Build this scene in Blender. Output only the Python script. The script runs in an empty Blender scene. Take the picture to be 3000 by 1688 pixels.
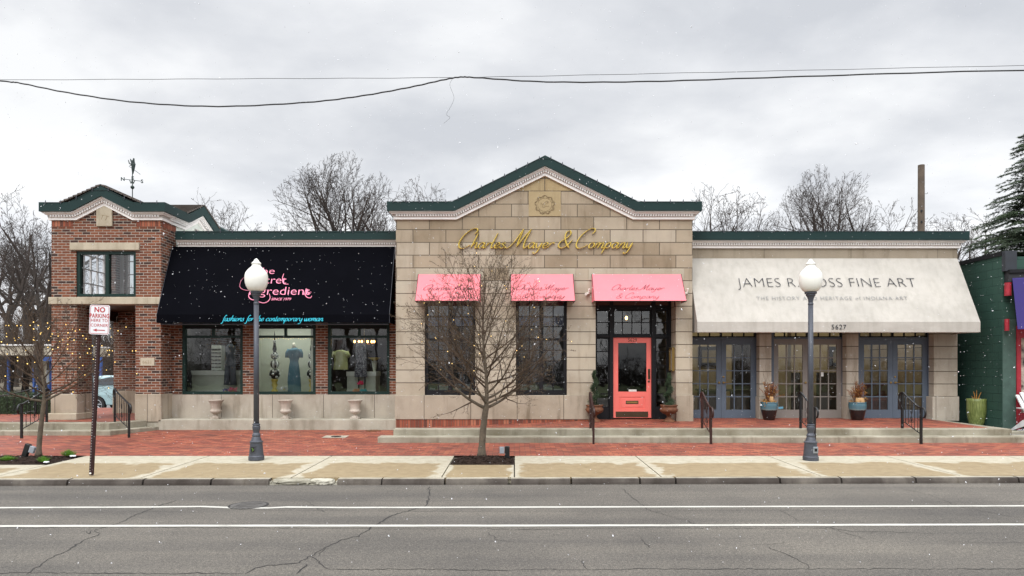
import bpy, bmesh, math, random
import numpy as np
from mathutils import Vector, Matrix, noise as mnoise
R = math.radians
random.seed(7)
scn = bpy.context.scene
col = scn.collection
# ------------------------------------------------------------------ camera
F, CX, CY, H = 2000.0, 1507.0, 1075.0, 1.67      # focal length, principal point (in 3000 px wide units), eye height
cd = bpy.data.cameras.new('camera'); cam = bpy.data.objects.new('camera', cd); col.objects.link(cam)
cd.sensor_width = 36; cd.lens = 36*F/3000
cd.shift_x = (1500-CX)/3000; cd.shift_y = (CY-844)/3000
cd.clip_start = .05; cd.clip_end = 3000
cam.location = (0, 0, H); cam.rotation_euler = (R(90), 0, 0)
scn.camera = cam
# ------------------------------------------------------------------ world: overcast sky
SUN_EL, SUN_AZ = 48, 205      # sun stands behind the photographer
world = bpy.data.worlds.new('World'); scn.world = world; world.use_nodes = True
nt = world.node_tree; N = nt.nodes; L = nt.links; N.clear()
def wn(t, **k):
    n = N.new(t)
    for a, b in k.items(): setattr(n, a, b)
    return n
def wmath(op, a, b=None, c=None, clamp=False):
    n = N.new('ShaderNodeMath'); n.operation = op; n.use_clamp = clamp
    for i, q in enumerate((a, b, c)):
        if q is None: continue
        if isinstance(q, (int, float)): n.inputs[i].default_value = q
        else: L.new(q, n.inputs[i])
    return n.outputs[0]
sky = wn('ShaderNodeTexSky', sky_type='NISHITA'); sky.sun_disc = False
sky.sun_elevation = R(SUN_EL); sky.sun_rotation = R(SUN_AZ); sky.air_density = 1.5; sky.dust_density = 3
tc = wn('ShaderNodeTexCoord'); sp = wn('ShaderNodeSeparateXYZ'); L.new(tc.outputs['Generated'], sp.inputs[0])
zz = wmath('ADD', wmath('MAXIMUM', sp.outputs[2], 0), .28)
cb = wn('ShaderNodeCombineXYZ')
L.new(wmath('DIVIDE', sp.outputs[0], zz), cb.inputs[0]); L.new(wmath('DIVIDE', sp.outputs[1], zz), cb.inputs[1])
nz = wn('ShaderNodeTexNoise'); nz.inputs['Scale'].default_value = 1.5; nz.inputs['Detail'].default_value = 7
nz.inputs['Roughness'].default_value = .52; nz.inputs['Distortion'].default_value = .15
mp = wn('ShaderNodeMapping'); mp.inputs['Location'].default_value = (3.3, 1.15, 0); mp.inputs['Scale'].default_value = (1, 1.25, 1)
L.new(cb.outputs[0], mp.inputs[0]); L.new(mp.outputs[0], nz.inputs['Vector'])
cr = wn('ShaderNodeValToRGB'); L.new(nz.outputs[0], cr.inputs[0])
e = cr.color_ramp.elements
e[0].position = .38; e[0].color = (.58, .60, .64, 1); e[1].position = .61; e[1].color = (.86, .87, .885, 1)
m_ = cr.color_ramp.elements.new(.5); m_.color = (.71, .725, .755, 1)
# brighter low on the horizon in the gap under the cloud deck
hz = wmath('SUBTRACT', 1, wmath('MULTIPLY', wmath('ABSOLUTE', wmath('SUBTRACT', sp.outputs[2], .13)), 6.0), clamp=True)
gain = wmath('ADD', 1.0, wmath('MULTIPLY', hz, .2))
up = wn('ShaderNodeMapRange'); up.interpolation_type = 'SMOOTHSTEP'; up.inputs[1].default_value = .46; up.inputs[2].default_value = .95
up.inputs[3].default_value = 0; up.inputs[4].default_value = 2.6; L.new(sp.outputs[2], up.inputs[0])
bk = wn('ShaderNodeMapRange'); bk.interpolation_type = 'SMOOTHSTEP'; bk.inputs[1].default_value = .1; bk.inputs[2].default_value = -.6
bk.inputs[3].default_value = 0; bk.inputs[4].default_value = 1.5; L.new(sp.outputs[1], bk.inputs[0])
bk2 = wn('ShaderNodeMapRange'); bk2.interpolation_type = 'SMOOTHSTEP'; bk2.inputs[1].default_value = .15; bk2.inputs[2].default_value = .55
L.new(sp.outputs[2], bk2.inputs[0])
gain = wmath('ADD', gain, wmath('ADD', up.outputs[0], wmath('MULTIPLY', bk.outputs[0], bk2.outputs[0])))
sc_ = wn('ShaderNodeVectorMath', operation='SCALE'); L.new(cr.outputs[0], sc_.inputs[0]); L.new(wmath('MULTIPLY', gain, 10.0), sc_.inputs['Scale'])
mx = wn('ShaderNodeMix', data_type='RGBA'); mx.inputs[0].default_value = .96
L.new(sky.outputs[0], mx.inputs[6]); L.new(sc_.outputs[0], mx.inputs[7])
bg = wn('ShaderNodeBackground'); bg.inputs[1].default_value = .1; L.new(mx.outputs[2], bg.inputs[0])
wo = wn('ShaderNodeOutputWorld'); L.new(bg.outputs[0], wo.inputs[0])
# ------------------------------------------------------------------ sun (veiled)
sd = bpy.data.lights.new('sun', 'SUN'); sd.energy = 1.3; sd.angle = R(24); sd.color = (1, .965, .91)
so = bpy.data.objects.new('sun', sd); col.objects.link(so); so.location = (-4, -10, 20)
a = R(SUN_AZ); dirv = Vector((math.sin(a)*math.cos(R(SUN_EL)), math.cos(a)*math.cos(R(SUN_EL)), math.sin(R(SUN_EL))))
so.rotation_euler = dirv.to_track_quat('Z', 'Y').to_euler()
scn.view_settings.view_transform = 'Standard'; scn.view_settings.look = 'None'
scn.view_settings.exposure = 0.22; scn.view_settings.gamma = 1
scn.cycles.max_bounces = 7; scn.cycles.transparent_max_bounces = 16
# ------------------------------------------------------------------ helpers
def X(px, Y): return (px-CX)*Y/F
def Z(py, Y): return H-(py-CY)*Y/F
def P(px, py, Y): return Vector((X(px, Y), Y, Z(py, Y)))
def G(px, py, z=0.0):          # point of the horizontal plane z
    Y = F*(H-z)/(py-CY); return Vector((X(px, Y), Y, z))

def tag(o, label=None, cat=None, group=None, kind=None):
    if label: o['label'] = label
    if cat: o['category'] = cat
    if group: o['group'] = group
    if kind: o['kind'] = kind
    return o
def empty(name, loc, label, cat, group=None, rz=0):
    o = bpy.data.objects.new(name, None); col.objects.link(o); o.location = loc; o.rotation_euler = (0, 0, rz)
    o.empty_display_size = .1
    return tag(o, label, cat, group)
def origin_of(o):
    v = Vector((0, 0, 0))
    while o is not None: v += o.location; o = o.parent
    return v
class MB:
    def __init__(s): s.v = []; s.f = []; s.m = []; s.uv = {}
    def add(s, vs, fs, m=0):
        b = len(s.v); s.v += [tuple(v) for v in vs]
        for f in fs: s.f.append(tuple(b+i for i in f)); s.m.append(m)
        return s
    def box(s, x0, x1, y0, y1, z0, z1, m=0):
        return s.add([(x0,y0,z0),(x1,y0,z0),(x1,y1,z0),(x0,y1,z0),(x0,y0,z1),(x1,y0,z1),(x1,y1,z1),(x0,y1,z1)],
              [(0,3,2,1),(4,5,6,7),(0,1,5,4),(1,2,6,5),(2,3,7,6),(3,0,4,7)], m)
    def obox(s, c, ax, hx, hy, hz, m=0):   # oriented box, ax = three axis vectors
        vs = [c+ax[0]*sx*hx+ax[1]*sy*hy+ax[2]*sz*hz for sz in (-1,1) for (sx,sy) in ((-1,-1),(1,-1),(1,1),(-1,1))]
        return s.add(vs, [(0,3,2,1),(4,5,6,7),(0,1,5,4),(1,2,6,5),(2,3,7,6),(3,0,4,7)], m)
    def quad(s, a, b, c, d, m=0): return s.add([a,b,c,d], [(0,1,2,3)], m)
    def prism(s, poly, mapf, n0, n1, m=0):     # poly of (s,t); mapf(s,t,n)
        k = len(poly)
        vs = [mapf(p[0], p[1], n0) for p in poly]+[mapf(p[0], p[1], n1) for p in poly]
        fs = [tuple(range(k)), tuple(range(2*k-1, k-1, -1))]
        fs += [(i, (i+1) % k, k+(i+1) % k, k+i) for i in range(k)]
        return s.add(vs, fs, m)
    def lathe(s, prof, c, n=20, m=0, sx=1, sy=1, flute=0, nf=12):
        c = Vector(c); b = len(s.v)
        for (r, z) in prof:
            for i in range(n):
                t = 2*math.pi*i/n; rr = r*(1+flute*math.cos(nf*t))
                s.v.append((c.x+rr*sx*math.cos(t), c.y+rr*sy*math.sin(t), c.z+z))
        for j in range(len(prof)-1):
            for i in range(n):
                s.f.append((b+j*n+i, b+j*n+(i+1) % n, b+(j+1)*n+(i+1) % n, b+(j+1)*n+i)); s.m.append(m)
        s.f.append(tuple(b+i for i in range(n-1, -1, -1))); s.m.append(m)
        s.f.append(tuple(b+(len(prof)-1)*n+i for i in range(n))); s.m.append(m)
        return s
    def tube(s, pts, rad, n=6, m=0, cap=True, flat=1.0):
        pts = [Vector(p) for p in pts]; k = len(pts)
        if k < 2: return s
        if not hasattr(rad, '__len__'): rad = [rad]*k
        b = len(s.v); up = None
        for i in range(k):
            d = (pts[min(i+1, k-1)]-pts[max(i-1, 0)])
            if d.length < 1e-9: d = Vector((0, 0, 1))
            d.normalize()
            if up is None:
                up = Vector((0, 0, 1)) if abs(d.z) < .9 else Vector((0, 1, 0))
            sd_ = d.cross(up)
            if sd_.length < 1e-4: sd_ = d.orthogonal()
            sd_.normalize(); up = sd_.cross(d).normalized()
            for j in range(n):
                t = 2*math.pi*j/n
                s.v.append(tuple(pts[i]+sd_*rad[i]*math.cos(t)+up*rad[i]*flat*math.sin(t)))
        for i in range(k-1):
            for j in range(n):
                s.f.append((b+i*n+j, b+(i+1)*n+j, b+(i+1)*n+(j+1) % n, b+i*n+(j+1) % n)); s.m.append(m)
        if cap:
            s.f.append(tuple(b+j for j in range(n))); s.m.append(m)
            s.f.append(tuple(b+(k-1)*n+j for j in range(n-1, -1, -1))); s.m.append(m)
        return s
    def sphere(s, c, r, n=10, m=0, sc=(1, 1, 1)):
        c = Vector(c); h = max(4, n//2)
        b = len(s.v); s.v.append((c.x, c.y, c.z-r*sc[2]))
        for i in range(1, h):
            ph = -math.pi/2+math.pi*i/h
            for j in range(n):
                t = 2*math.pi*j/n
                s.v.append((c.x+r*sc[0]*math.cos(ph)*math.cos(t), c.y+r*sc[1]*math.cos(ph)*math.sin(t), c.z+r*sc[2]*math.sin(ph)))
        s.v.append((c.x, c.y, c.z+r*sc[2])); top = len(s.v)-1
        for j in range(n):
            s.f.append((b, b+1+(j+1) % n, b+1+j)); s.m.append(m)
            s.f.append((top, b+1+(h-2)*n+j, b+1+(h-2)*n+(j+1) % n)); s.m.append(m)
        for i in range(h-2):
            for j in range(n):
                s.f.append((b+1+i*n+j, b+1+i*n+(j+1) % n, b+1+(i+1)*n+(j+1) % n, b+1+(i+1)*n+j)); s.m.append(m)
        return s
    def wall(s, x0, x1, z0, z1, y0, y1, holes, m=0, mapf=None):
        """slab with rectangular holes; front at y0"""
        mapf = mapf or (lambda a, b, c: (a, c, b))
        xs = sorted({x0, x1, *[h[0] for h in holes], *[h[1] for h in holes]}); xs = [x for x in xs if x0-1e-6 <= x <= x1+1e-6]
        zs = sorted({z0, z1, *[h[2] for h in holes], *[h[3] for h in holes]}); zs = [z for z in zs if z0-1e-6 <= z <= z1+1e-6]
        def solid(i, j):
            if i < 0 or j < 0 or i >= len(xs)-1 or j >= len(zs)-1: return False
            cx, cz = (xs[i]+xs[i+1])/2, (zs[j]+zs[j+1])/2
            return not any(h[0] < cx < h[1] and h[2] < cz < h[3] for h in holes)
        for i in range(len(xs)-1):
            for j in range(len(zs)-1):
                if not solid(i, j): continue
                a, b, c, d = xs[i], xs[i+1], zs[j], zs[j+1]
                s.add([mapf(a,c,y0), mapf(b,c,y0), mapf(b,d,y0), mapf(a,d,y0)], [(0,1,2,3)], m)
                s.add([mapf(a,c,y1), mapf(a,d,y1), mapf(b,d,y1), mapf(b,c,y1)], [(0,1,2,3)], m)
                if not solid(i-1, j): s.add([mapf(a,c,y0), mapf(a,d,y0), mapf(a,d,y1), mapf(a,c,y1)], [(0,1,2,3)], m)
                if not solid(i+1, j): s.add([mapf(b,c,y0), mapf(b,c,y1), mapf(b,d,y1), mapf(b,d,y0)], [(0,1,2,3)], m)
                if not solid(i, j-1): s.add([mapf(a,c,y0), mapf(a,c,y1), mapf(b,c,y1), mapf(b,c,y0)], [(0,1,2,3)], m)
                if not solid(i, j+1): s.add([mapf(a,d,y0), mapf(b,d,y0), mapf(b,d,y1), mapf(a,d,y1)], [(0,1,2,3)], m)
        return s
    def build(s, name, mats, parent=None, smooth=False, bevel=0, seg=2, uv=None):
        if not isinstance(mats, (list, tuple)): mats = [mats]
        me = bpy.data.meshes.new(name)
        o_ = origin_of(parent) if parent else Vector((0, 0, 0))
        vs = s.v
        if o_.length > 0: vs = [(v[0]-o_.x, v[1]-o_.y, v[2]-o_.z) for v in vs]
        me.from_pydata(vs, [], s.f)
        for mt in mats: me.materials.append(mt)
        if len(mats) > 1: me.polygons.foreach_set('material_index', s.m)
        if uv:
            l = me.uv_layers.new(name='UVMap')
            for lp in me.loops:
                q = uv.get(lp.vertex_index)
                if q: l.data[lp.index].uv = q
        me.validate()
        if smooth: me.polygons.foreach_set('use_smooth', [True]*len(me.polygons))
        ob = bpy.data.objects.new(name, me); col.objects.link(ob)
        if parent: ob.parent = parent
        if bevel:
            b = ob.modifiers.new('bevel', 'BEVEL'); b.width = bevel; b.segments = seg; b.limit_method = 'ANGLE'; b.angle_limit = R(40)
        return ob
def fix_normals(o):
    bm = bmesh.new(); bm.from_mesh(o.data); bmesh.ops.recalc_face_normals(bm, faces=bm.faces); bm.to_mesh(o.data); bm.free(); return o
def copy_tree(o, parent=None):
    c = o.copy(); col.objects.link(c); c.parent = parent
    for ch in list(o.children): copy_tree(ch, c)
    return c
# ------------------------------------------------------------------ materials
class NT:
    def __init__(s, name):
        s.mat = bpy.data.materials.new(name); s.mat.use_nodes = True; s.t = s.mat.node_tree; s.t.nodes.clear()
        s.out = s.t.nodes.new('ShaderNodeOutputMaterial')
    def n(s, t, **k):
        q = s.t.nodes.new(t)
        for a, b in k.items(): setattr(q, a, b)
        return q
    def put(s, sock, v):
        if v is None: return
        if isinstance(v, bpy.types.NodeSocket): s.t.links.new(v, sock)
        elif isinstance(v, (tuple, list)) and len(v) == 3 and sock.type == 'RGBA': sock.default_value = (*v, 1)
        else: sock.default_value = v
    def math(s, op, a, b=None, c=None, clamp=False):
        q = s.n('ShaderNodeMath', operation=op); q.use_clamp = clamp
        for i, v in enumerate((a, b, c)): s.put(q.inputs[i], v)
        return q.outputs[0]
    def mix(s, f, a, b, blend='MIX'):
        q = s.n('ShaderNodeMix', data_type='RGBA', blend_type=blend); s.put(q.inputs[0], f); s.put(q.inputs[6], a); s.put(q.inputs[7], b); return q.outputs[2]
    def ramp(s, f, pts, interp='LINEAR'):
        q = s.n('ShaderNodeValToRGB'); q.color_ramp.interpolation = interp; s.put(q.inputs[0], f)
        el = q.color_ramp.elements
        while len(el) < len(pts): el.new(.5)
        for e_, (p, c) in zip(el, pts): e_.position = p; e_.color = (*c, 1) if len(c) == 3 else c
        return q.outputs[0]
    def pos(s, scale=(1, 1, 1), loc=(0, 0, 0), obj=False):
        if obj: o = s.n('ShaderNodeTexCoord').outputs['Object']
        else: o = s.n('ShaderNodeNewGeometry').outputs['Position']
        m = s.n('ShaderNodeMapping'); s.put(m.inputs[0], o); m.inputs['Scale'].default_value = scale; m.inputs['Location'].default_value = loc
        return m.outputs[0]
    def noise(s, vec, scale, detail=4, rough=.55, dist=0):
        q = s.n('ShaderNodeTexNoise'); s.put(q.inputs['Vector'], vec); q.inputs['Scale'].default_value = scale
        q.inputs['Detail'].default_value = detail; q.inputs['Roughness'].default_value = rough; q.inputs['Distortion'].default_value = dist
        return q.outputs[0]
    def wallco(s, dx=0, dz=0):       # (along the wall, height) for upright faces, (x, y) for level faces
        g = s.n('ShaderNodeNewGeometry'); sp = s.n('ShaderNodeSeparateXYZ'); sn = s.n('ShaderNodeSeparateXYZ')
        s.put(sp.inputs[0], g.outputs['Position']); s.put(sn.inputs[0], g.outputs['True Normal'])
        ix = s.math('GREATER_THAN', s.math('ABSOLUTE', sn.outputs[0]), .7); iz = s.math('GREATER_THAN', s.math('ABSOLUTE', sn.outputs[2]), .7)
        u = s.math('ADD', s.math('MULTIPLY', sp.outputs[0], s.math('SUBTRACT', 1, ix)), s.math('MULTIPLY', sp.outputs[1], ix))
        v = s.math('ADD', s.math('MULTIPLY', sp.outputs[2], s.math('SUBTRACT', 1, iz)), s.math('MULTIPLY', sp.outputs[1], iz))
        c = s.n('ShaderNodeCombineXYZ'); s.put(c.inputs[0], s.math('SUBTRACT', u, dx)); s.put(c.inputs[1], s.math('SUBTRACT', v, dz))
        return c.outputs[0]
    def brick(s, vec, w, h, mortar, offset=.5, freq=2, smooth=.1):
        q = s.n('ShaderNodeTexBrick'); s.put(q.inputs['Vector'], vec); q.offset = offset; q.offset_frequency = freq; q.squash = 1
        q.inputs['Color1'].default_value = (0, 0, 0, 1); q.inputs['Color2'].default_value = (1, 1, 1, 1); q.inputs['Mortar'].default_value = (.5, .5, .5, 1)
        q.inputs['Scale'].default_value = 1; q.inputs['Mortar Size'].default_value = mortar; q.inputs['Mortar Smooth'].default_value = smooth
        q.inputs['Bias'].default_value = 0; q.inputs['Brick Width'].default_value = w; q.inputs['Row Height'].default_value = h
        return q.outputs['Color'], q.outputs['Fac']
    def bump(s, h, strength=.3, dist=.01, invert=False):
        q = s.n('ShaderNodeBump', invert=invert); s.put(q.inputs['Height'], h); q.inputs['Strength'].default_value = strength; q.inputs['Distance'].default_value = dist
        return q.outputs[0]
    def pbr(s, color, rough=.8, metal=0, bump=None, spec=.5, emit=None, estr=0, coat=0, alpha=None):
        b = s.n('ShaderNodeBsdfPrincipled'); s.put(b.inputs['Base Color'], color); s.put(b.inputs['Roughness'], rough); s.put(b.inputs['Metallic'], metal)
        s.put(b.inputs['Specular IOR Level'], spec); s.put(b.inputs['Coat Weight'], coat)
        if bump is not None: s.put(b.inputs['Normal'], bump)
        if emit is not None: s.put(b.inputs['Emission Color'], emit); b.inputs['Emission Strength'].default_value = estr
        s.put(s.out.inputs[0], b.outputs[0]); return s.mat
def mix3(a, b, t): return tuple(a[i]*(1-t)+b[i]*t for i in range(3))
def simple(name, c, rough=.7, metal=0, var=.18, scale=6, bump=.12, spec=.5, coat=0, bscale=60):
    t = NT(name); v = t.pos(obj=True)
    n1 = t.noise(v, scale, 5); n2 = t.noise(v, bscale, 3)
    c1 = tuple(x*(1-var) for x in c); c2 = tuple(min(1, x*(1+var)) for x in c)
    cc = t.ramp(n1, [(.3, c1), (.7, c2)])
    return t.pbr(cc, t.math('ADD', rough-.06, t.math('MULTIPLY', n1, .12)), metal, t.bump(n2, bump, .004), spec, coat=coat)
def emis(name, c, s):
    t = NT(name); b = t.n('ShaderNodeEmission'); b.inputs[0].default_value = (*c, 1); b.inputs[1].default_value = s
    t.put(t.out.inputs[0], b.outputs[0]); return t.mat
def glass_mat(name, tint=(.9, .93, .92), refl=1.0, wav=.0):
    t = NT(name); tr = t.n('ShaderNodeBsdfTransparent'); tr.inputs[0].default_value = (*tint, 1)
    gl = t.n('ShaderNodeBsdfGlossy'); gl.inputs['Roughness'].default_value = .015
    fr = t.n('ShaderNodeFresnel'); fr.inputs[0].default_value = 1.5
    v = t.pos(); b = t.bump(t.noise(v, 1.6, 2), .25, .012+wav); t.put(gl.inputs['Normal'], b)
    f = t.math('ADD', t.math('MULTIPLY', fr.outputs[0], 1.5*refl), .01*refl, clamp=True)
    ms = t.n('ShaderNodeMixShader'); t.put(ms.inputs[0], f); t.put(ms.inputs[1], tr.outputs[0]); t.put(ms.inputs[2], gl.outputs[0])
    t.put(t.out.inputs[0], ms.outputs[0]); return t.mat
M = {}
# wall brick
t = NT('wall_brick'); wc = t.wallco(0, .02); bc, bf = t.brick(wc, .203, .0677, .0075, smooth=.3)
cc = t.ramp(bc, [(0, (.035, .021, .018)), (.13, (.055, .027, .022)), (.24, (.130, .044, .025)), (.5, (.170, .058, .031)), (.8, (.210, .077, .040)), (1, (.11, .044, .029))])
pv = t.pos(); n1 = t.noise(pv, 9, 5); n2 = t.noise(pv, 60, 4); n3 = t.noise(pv, .9, 3)
cc = t.mix(.55, cc, t.ramp(n2, [(.2, (.5, .5, .5)), (.8, (1.4, 1.4, 1.4))]), 'MULTIPLY')
cc = t.mix(.5, cc, t.ramp(n3, [(.3, (.7, .7, .72)), (.7, (1.15, 1.12, 1.1))]), 'MULTIPLY')
cc = t.mix(bf, cc, t.ramp(n1, [(.3, (.25, .215, .175)), (.7, (.42, .375, .32))]))
M['brick'] = t.pbr(cc, .88, 0, t.bump(t.math('ADD', t.math('MULTIPLY', bf, -1), t.math('MULTIPLY', n2, .3)), .6, .008), .3)
# soldier course brick
t = NT('soldier_brick'); wc = t.wallco(0, .0); bc, bf = t.brick(wc, .0677, 2.0, .007, 0)
cc = t.ramp(bc, [(0, (.10, .04, .03)), (.3, (.22, .06, .035)), (.7, (.30, .09, .05)), (1, (.38, .15, .09))])
M['soldier'] = t.pbr(t.mix(bf, cc, (.12, .07, .05)), .88, 0, t.bump(bf, .5, .008, True), .3)
# pavers
def paver_mat(name, wet):
    t = NT(name); g = t.pos()
    mp = t.n('ShaderNodeMapping'); t.put(mp.inputs[0], g); mp.inputs['Rotation'].default_value = (0, 0, 0)
    bc, bf = t.brick(mp.outputs[0], .21, .105, .006)
    cc = t.ramp(bc, [(0, (.15, .040, .026)), (.3, (.23, .056, .034)), (.6, (.285, .072, .041)), (.85, (.35, .11, .056)), (1, (.19, .058, .042))])
    n1 = t.noise(g, 1.1, 5, .6, .4); n2 = t.noise(g, 45, 4)
    cc = t.mix(.6, cc, t.ramp(n1, [(.3, (.66, .66, .7)), (.5, (1, 1, 1)), (.72, (1.22, 1.16, 1.12))]), 'MULTIPLY')
    cc = t.mix(.5, cc, t.ramp(n2, [(.25, (.6, .6, .6)), (.75, (1.35, 1.35, 1.35))]), 'MULTIPLY')
    cc = t.mix(bf, cc, (.07, .035, .026))
    return t.pbr(cc, t.math('ADD', wet, t.math('MULTIPLY', n1, .45)), 0, t.bump(t.math('ADD', t.math('MULTIPLY', bf, -1), t.math('MULTIPLY', n2, .5)), .5, .006), .4)
M['paver'] = paver_mat('brick_paving', .42)
# limestone blocks
def stone_mat(name, w, h, dx, dz, off, tones, mortar=.010, stain=1.0, mc=(.105, .085, .062)):
    tones = [tuple(x*.87 for x in q) for q in tones]
    t = NT(name); wc = t.wallco(dx, dz); g = t.pos()
    n1 = t.noise(g, 1.3, 6, .6); n2 = t.noise(g, 90, 3); n3 = t.noise(t.pos((3.5, 3.5, .5)), 1.2, 5, .6)
    if w:
        bc, bf = t.brick(wc, w, h, mortar, off, smooth=.0)
        cc = t.ramp(bc, [(0, tones[0]), (.5, tones[1]), (1, tones[2])])
    else:
        cc = t.ramp(n1, [(.25, tones[0]), (.5, tones[1]), (.75, tones[2])]); bf = None
    cc = t.mix(.75*stain, cc, t.ramp(n1, [(.25, (.70, .66, .60)), (.5, (1, 1, 1)), (.75, (1.18, 1.17, 1.15))]), 'MULTIPLY')
    cc = t.mix(.6*stain, cc, t.ramp(n3, [(.32, (.60, .57, .52)), (.46, (1, 1, 1)), (.8, (1.1, 1.1, 1.08))]), 'MULTIPLY')
    cc = t.mix(.35, cc, t.ramp(n2, [(.3, (.75, .75, .75)), (.7, (1.2, 1.2, 1.2))]), 'MULTIPLY')
    hgt = t.math('MULTIPLY', n2, .25)
    if bf is not None: cc = t.mix(bf, cc, mc); hgt = t.math('ADD', hgt, t.math('MULTIPLY', bf, -1.5))
    return t.pbr(cc, .86, 0, t.bump(hgt, .45, .01), .3)
YC = 16.9
M['ashlar'] = stone_mat('limestone_ashlar', .8135, .3160, X(1210, YC), Z(673, YC), .5, [(.30, .235, .162), (.385, .312, .228), (.455, .388, .305)])
M['course'] = stone_mat('limestone_courses', 60, .3160, -30.3, Z(673, YC), 0, [(.43, .37, .285), (.45, .388, .30), (.465, .41, .325)], .010)
YW = 17.55
M['course_w'] = stone_mat('limestone_courses_wing', 60, .3225, -30.3, Z(1162, YW), 0, [(.42, .37, .30), (.44, .39, .32), (.46, .41, .34)], .010)
M['dado'] = stone_mat('limestone_dado', 1.15, 3.0, X(1243, YC), -.5, 0, [(.38, .32, .245), (.41, .35, .275), (.43, .375, .30)], .008, 1.5)
M['dado_w'] = stone_mat('limestone_dado_wing', 1.31, 3.0, X(650, YW), -.5, 0, [(.42, .375, .31), (.445, .395, .33), (.46, .41, .345)], .007, 1.2)
M['frieze_w'] = stone_mat('limestone_frieze_wing', 2.23, 3.0, X(2239, YW), 2, 0, [(.33, .28, .215), (.34, .29, .22), (.35, .30, .235)], .005, .8)
M['stone'] = stone_mat('limestone_plain', 0, 0, 0, 0, 0, [(.42, .36, .27), (.47, .41, .31), (.52, .46, .36)], stain=.8)
M['lintel'] = stone_mat('limestone_lintel', 0, 0, 0, 0, 0, [(.40, .35, .27), (.44, .385, .30), (.47, .415, .33)], stain=.6)
M['carved'] = stone_mat('limestone_carved_panel', 0, 0, 0, 0, 0, [(.38, .29, .165), (.41, .315, .18), (.43, .34, .20)], stain=.4)
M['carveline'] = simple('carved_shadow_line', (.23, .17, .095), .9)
M['gable_stone'] = stone_mat('limestone_gable', .8135, .3160, X(1596, YC), Z(560, YC), 0, [(.40, .29, .15), (.43, .33, .19), (.42, .31, .17)])
M['concrete'] = stone_mat('step_concrete', 0, 0, 0, 0, 0, [(.25, .225, .165), (.31, .285, .22), (.38, .355, .285)], stain=1.2)
M['ledge'] = stone_mat('ledge_concrete', 0, 0, 0, 0, 0, [(.33, .30, .24), (.40, .37, .30), (.46, .43, .355)], stain=.9)
# painted things
M['cap'] = simple('dark_green_metal_cap', (.007, .026, .025), .62, .0, .12, 1.5, .05, spec=.25)
M['white'] = simple('white_painted_wood', (.80, .77, .745), .6, 0, .06, 3, .05)
M['dentil'] = simple('white_painted_dentil', (.82, .80, .78), .6, 0, .05, 3, .05)
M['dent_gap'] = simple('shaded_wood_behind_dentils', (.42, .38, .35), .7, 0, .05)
M['siding'] = simple('pale_clapboard', (.62, .66, .60), .6, 0, .05)
M['green_frame'] = simple('dark_green_window_frame', (.005, .022, .018), .45, 0, .1, 4, .04, spec=.3)
M['black_frame'] = simple('black_window_frame', (.007, .007, .009), .5, 0, .15, 4, .05, spec=.25)
M['slate'] = simple('slate_blue_paint', (.082, .108, .145), .48, 0, .06, 3, .05)
M['taupe'] = simple('taupe_paint', (.19, .172, .155), .5, 0, .05, 3, .05)
M['coral'] = simple('coral_door_paint', (.80, .165, .135), .45, 0, .04, 3, .04)
M['brass'] = simple('aged_brass', (.30, .20, .07), .38, .8, .15)
M['bronze'] = simple('dull_bronze', (.085, .058, .035), .45, .7, .1)
M['gold'] = simple('gold_letter_paint', (.56, .42, .085), .45, 0, .12, 5, .05)
M['glass'] = glass_mat('window_glass', (.80, .84, .82), 1.2)
M['glass_dark'] = glass_mat('dark_window_glass', (.66, .70, .72), 1.9)
M['glass_pale'] = glass_mat('pale_upper_glass', (.80, .83, .86), 1.7)
M['glass_door'] = glass_mat('door_glass', (.55, .58, .60), .9)
# awning cloth
def cloth(name, c, rough=.92, var=.05, streak=.12, weave=.2, spec=.12):
    t = NT(name); v = t.pos(); n1 = t.noise(v, 1.1, 5, .6); n2 = t.noise(t.pos((5, 5, .6)), 1.5, 4); n3 = t.noise(v, 240, 2)
    n4 = t.noise(t.pos((.9, .9, 1.4)), 1.3, 2, .4, 1.0)
    cc = t.mix(1, c, t.ramp(n1, [(.3, (1-var*2,)*3), (.7, (1+var,)*3)]), 'MULTIPLY')
    cc = t.mix(streak*3, cc, t.ramp(n2, [(.35, (.82, .82, .80)), (.55, (1, 1, 1))]), 'MULTIPLY')
    return t.pbr(cc, rough, 0, t.bump(t.math('ADD', t.math('MULTIPLY', n3, .04), n4), weave, .05), spec)
M['black_cloth'] = cloth('black_awning_cloth', (.0035, .0037, .0055), .95, .1, .0, .3, .02)
M['cream_cloth'] = cloth('cream_awning_cloth', (.455, .43, .39), .95, .07, .16, .35)
M['coral_cloth'] = cloth('coral_awning_cloth', (.80, .22, .25), .9, .03, .03, .12)
M['pink_ink'] = simple('pink_sign_paint', (.90, .28, .42), .7, 0, .03)
M['cyan_ink'] = simple('turquoise_sign_paint', (.03, .52, .68), .7, 0, .03)
M['grey_ink'] = simple('dark_grey_sign_paint', (.022, .026, .034), .8, 0, .03)
M['pale_ink'] = simple('faded_grey_sign_paint', (.25, .255, .255), .8, 0, .03)
M['script_ink'] = simple('faded_script_ink', (.085, .04, .06), .8, 0, .1)
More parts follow.
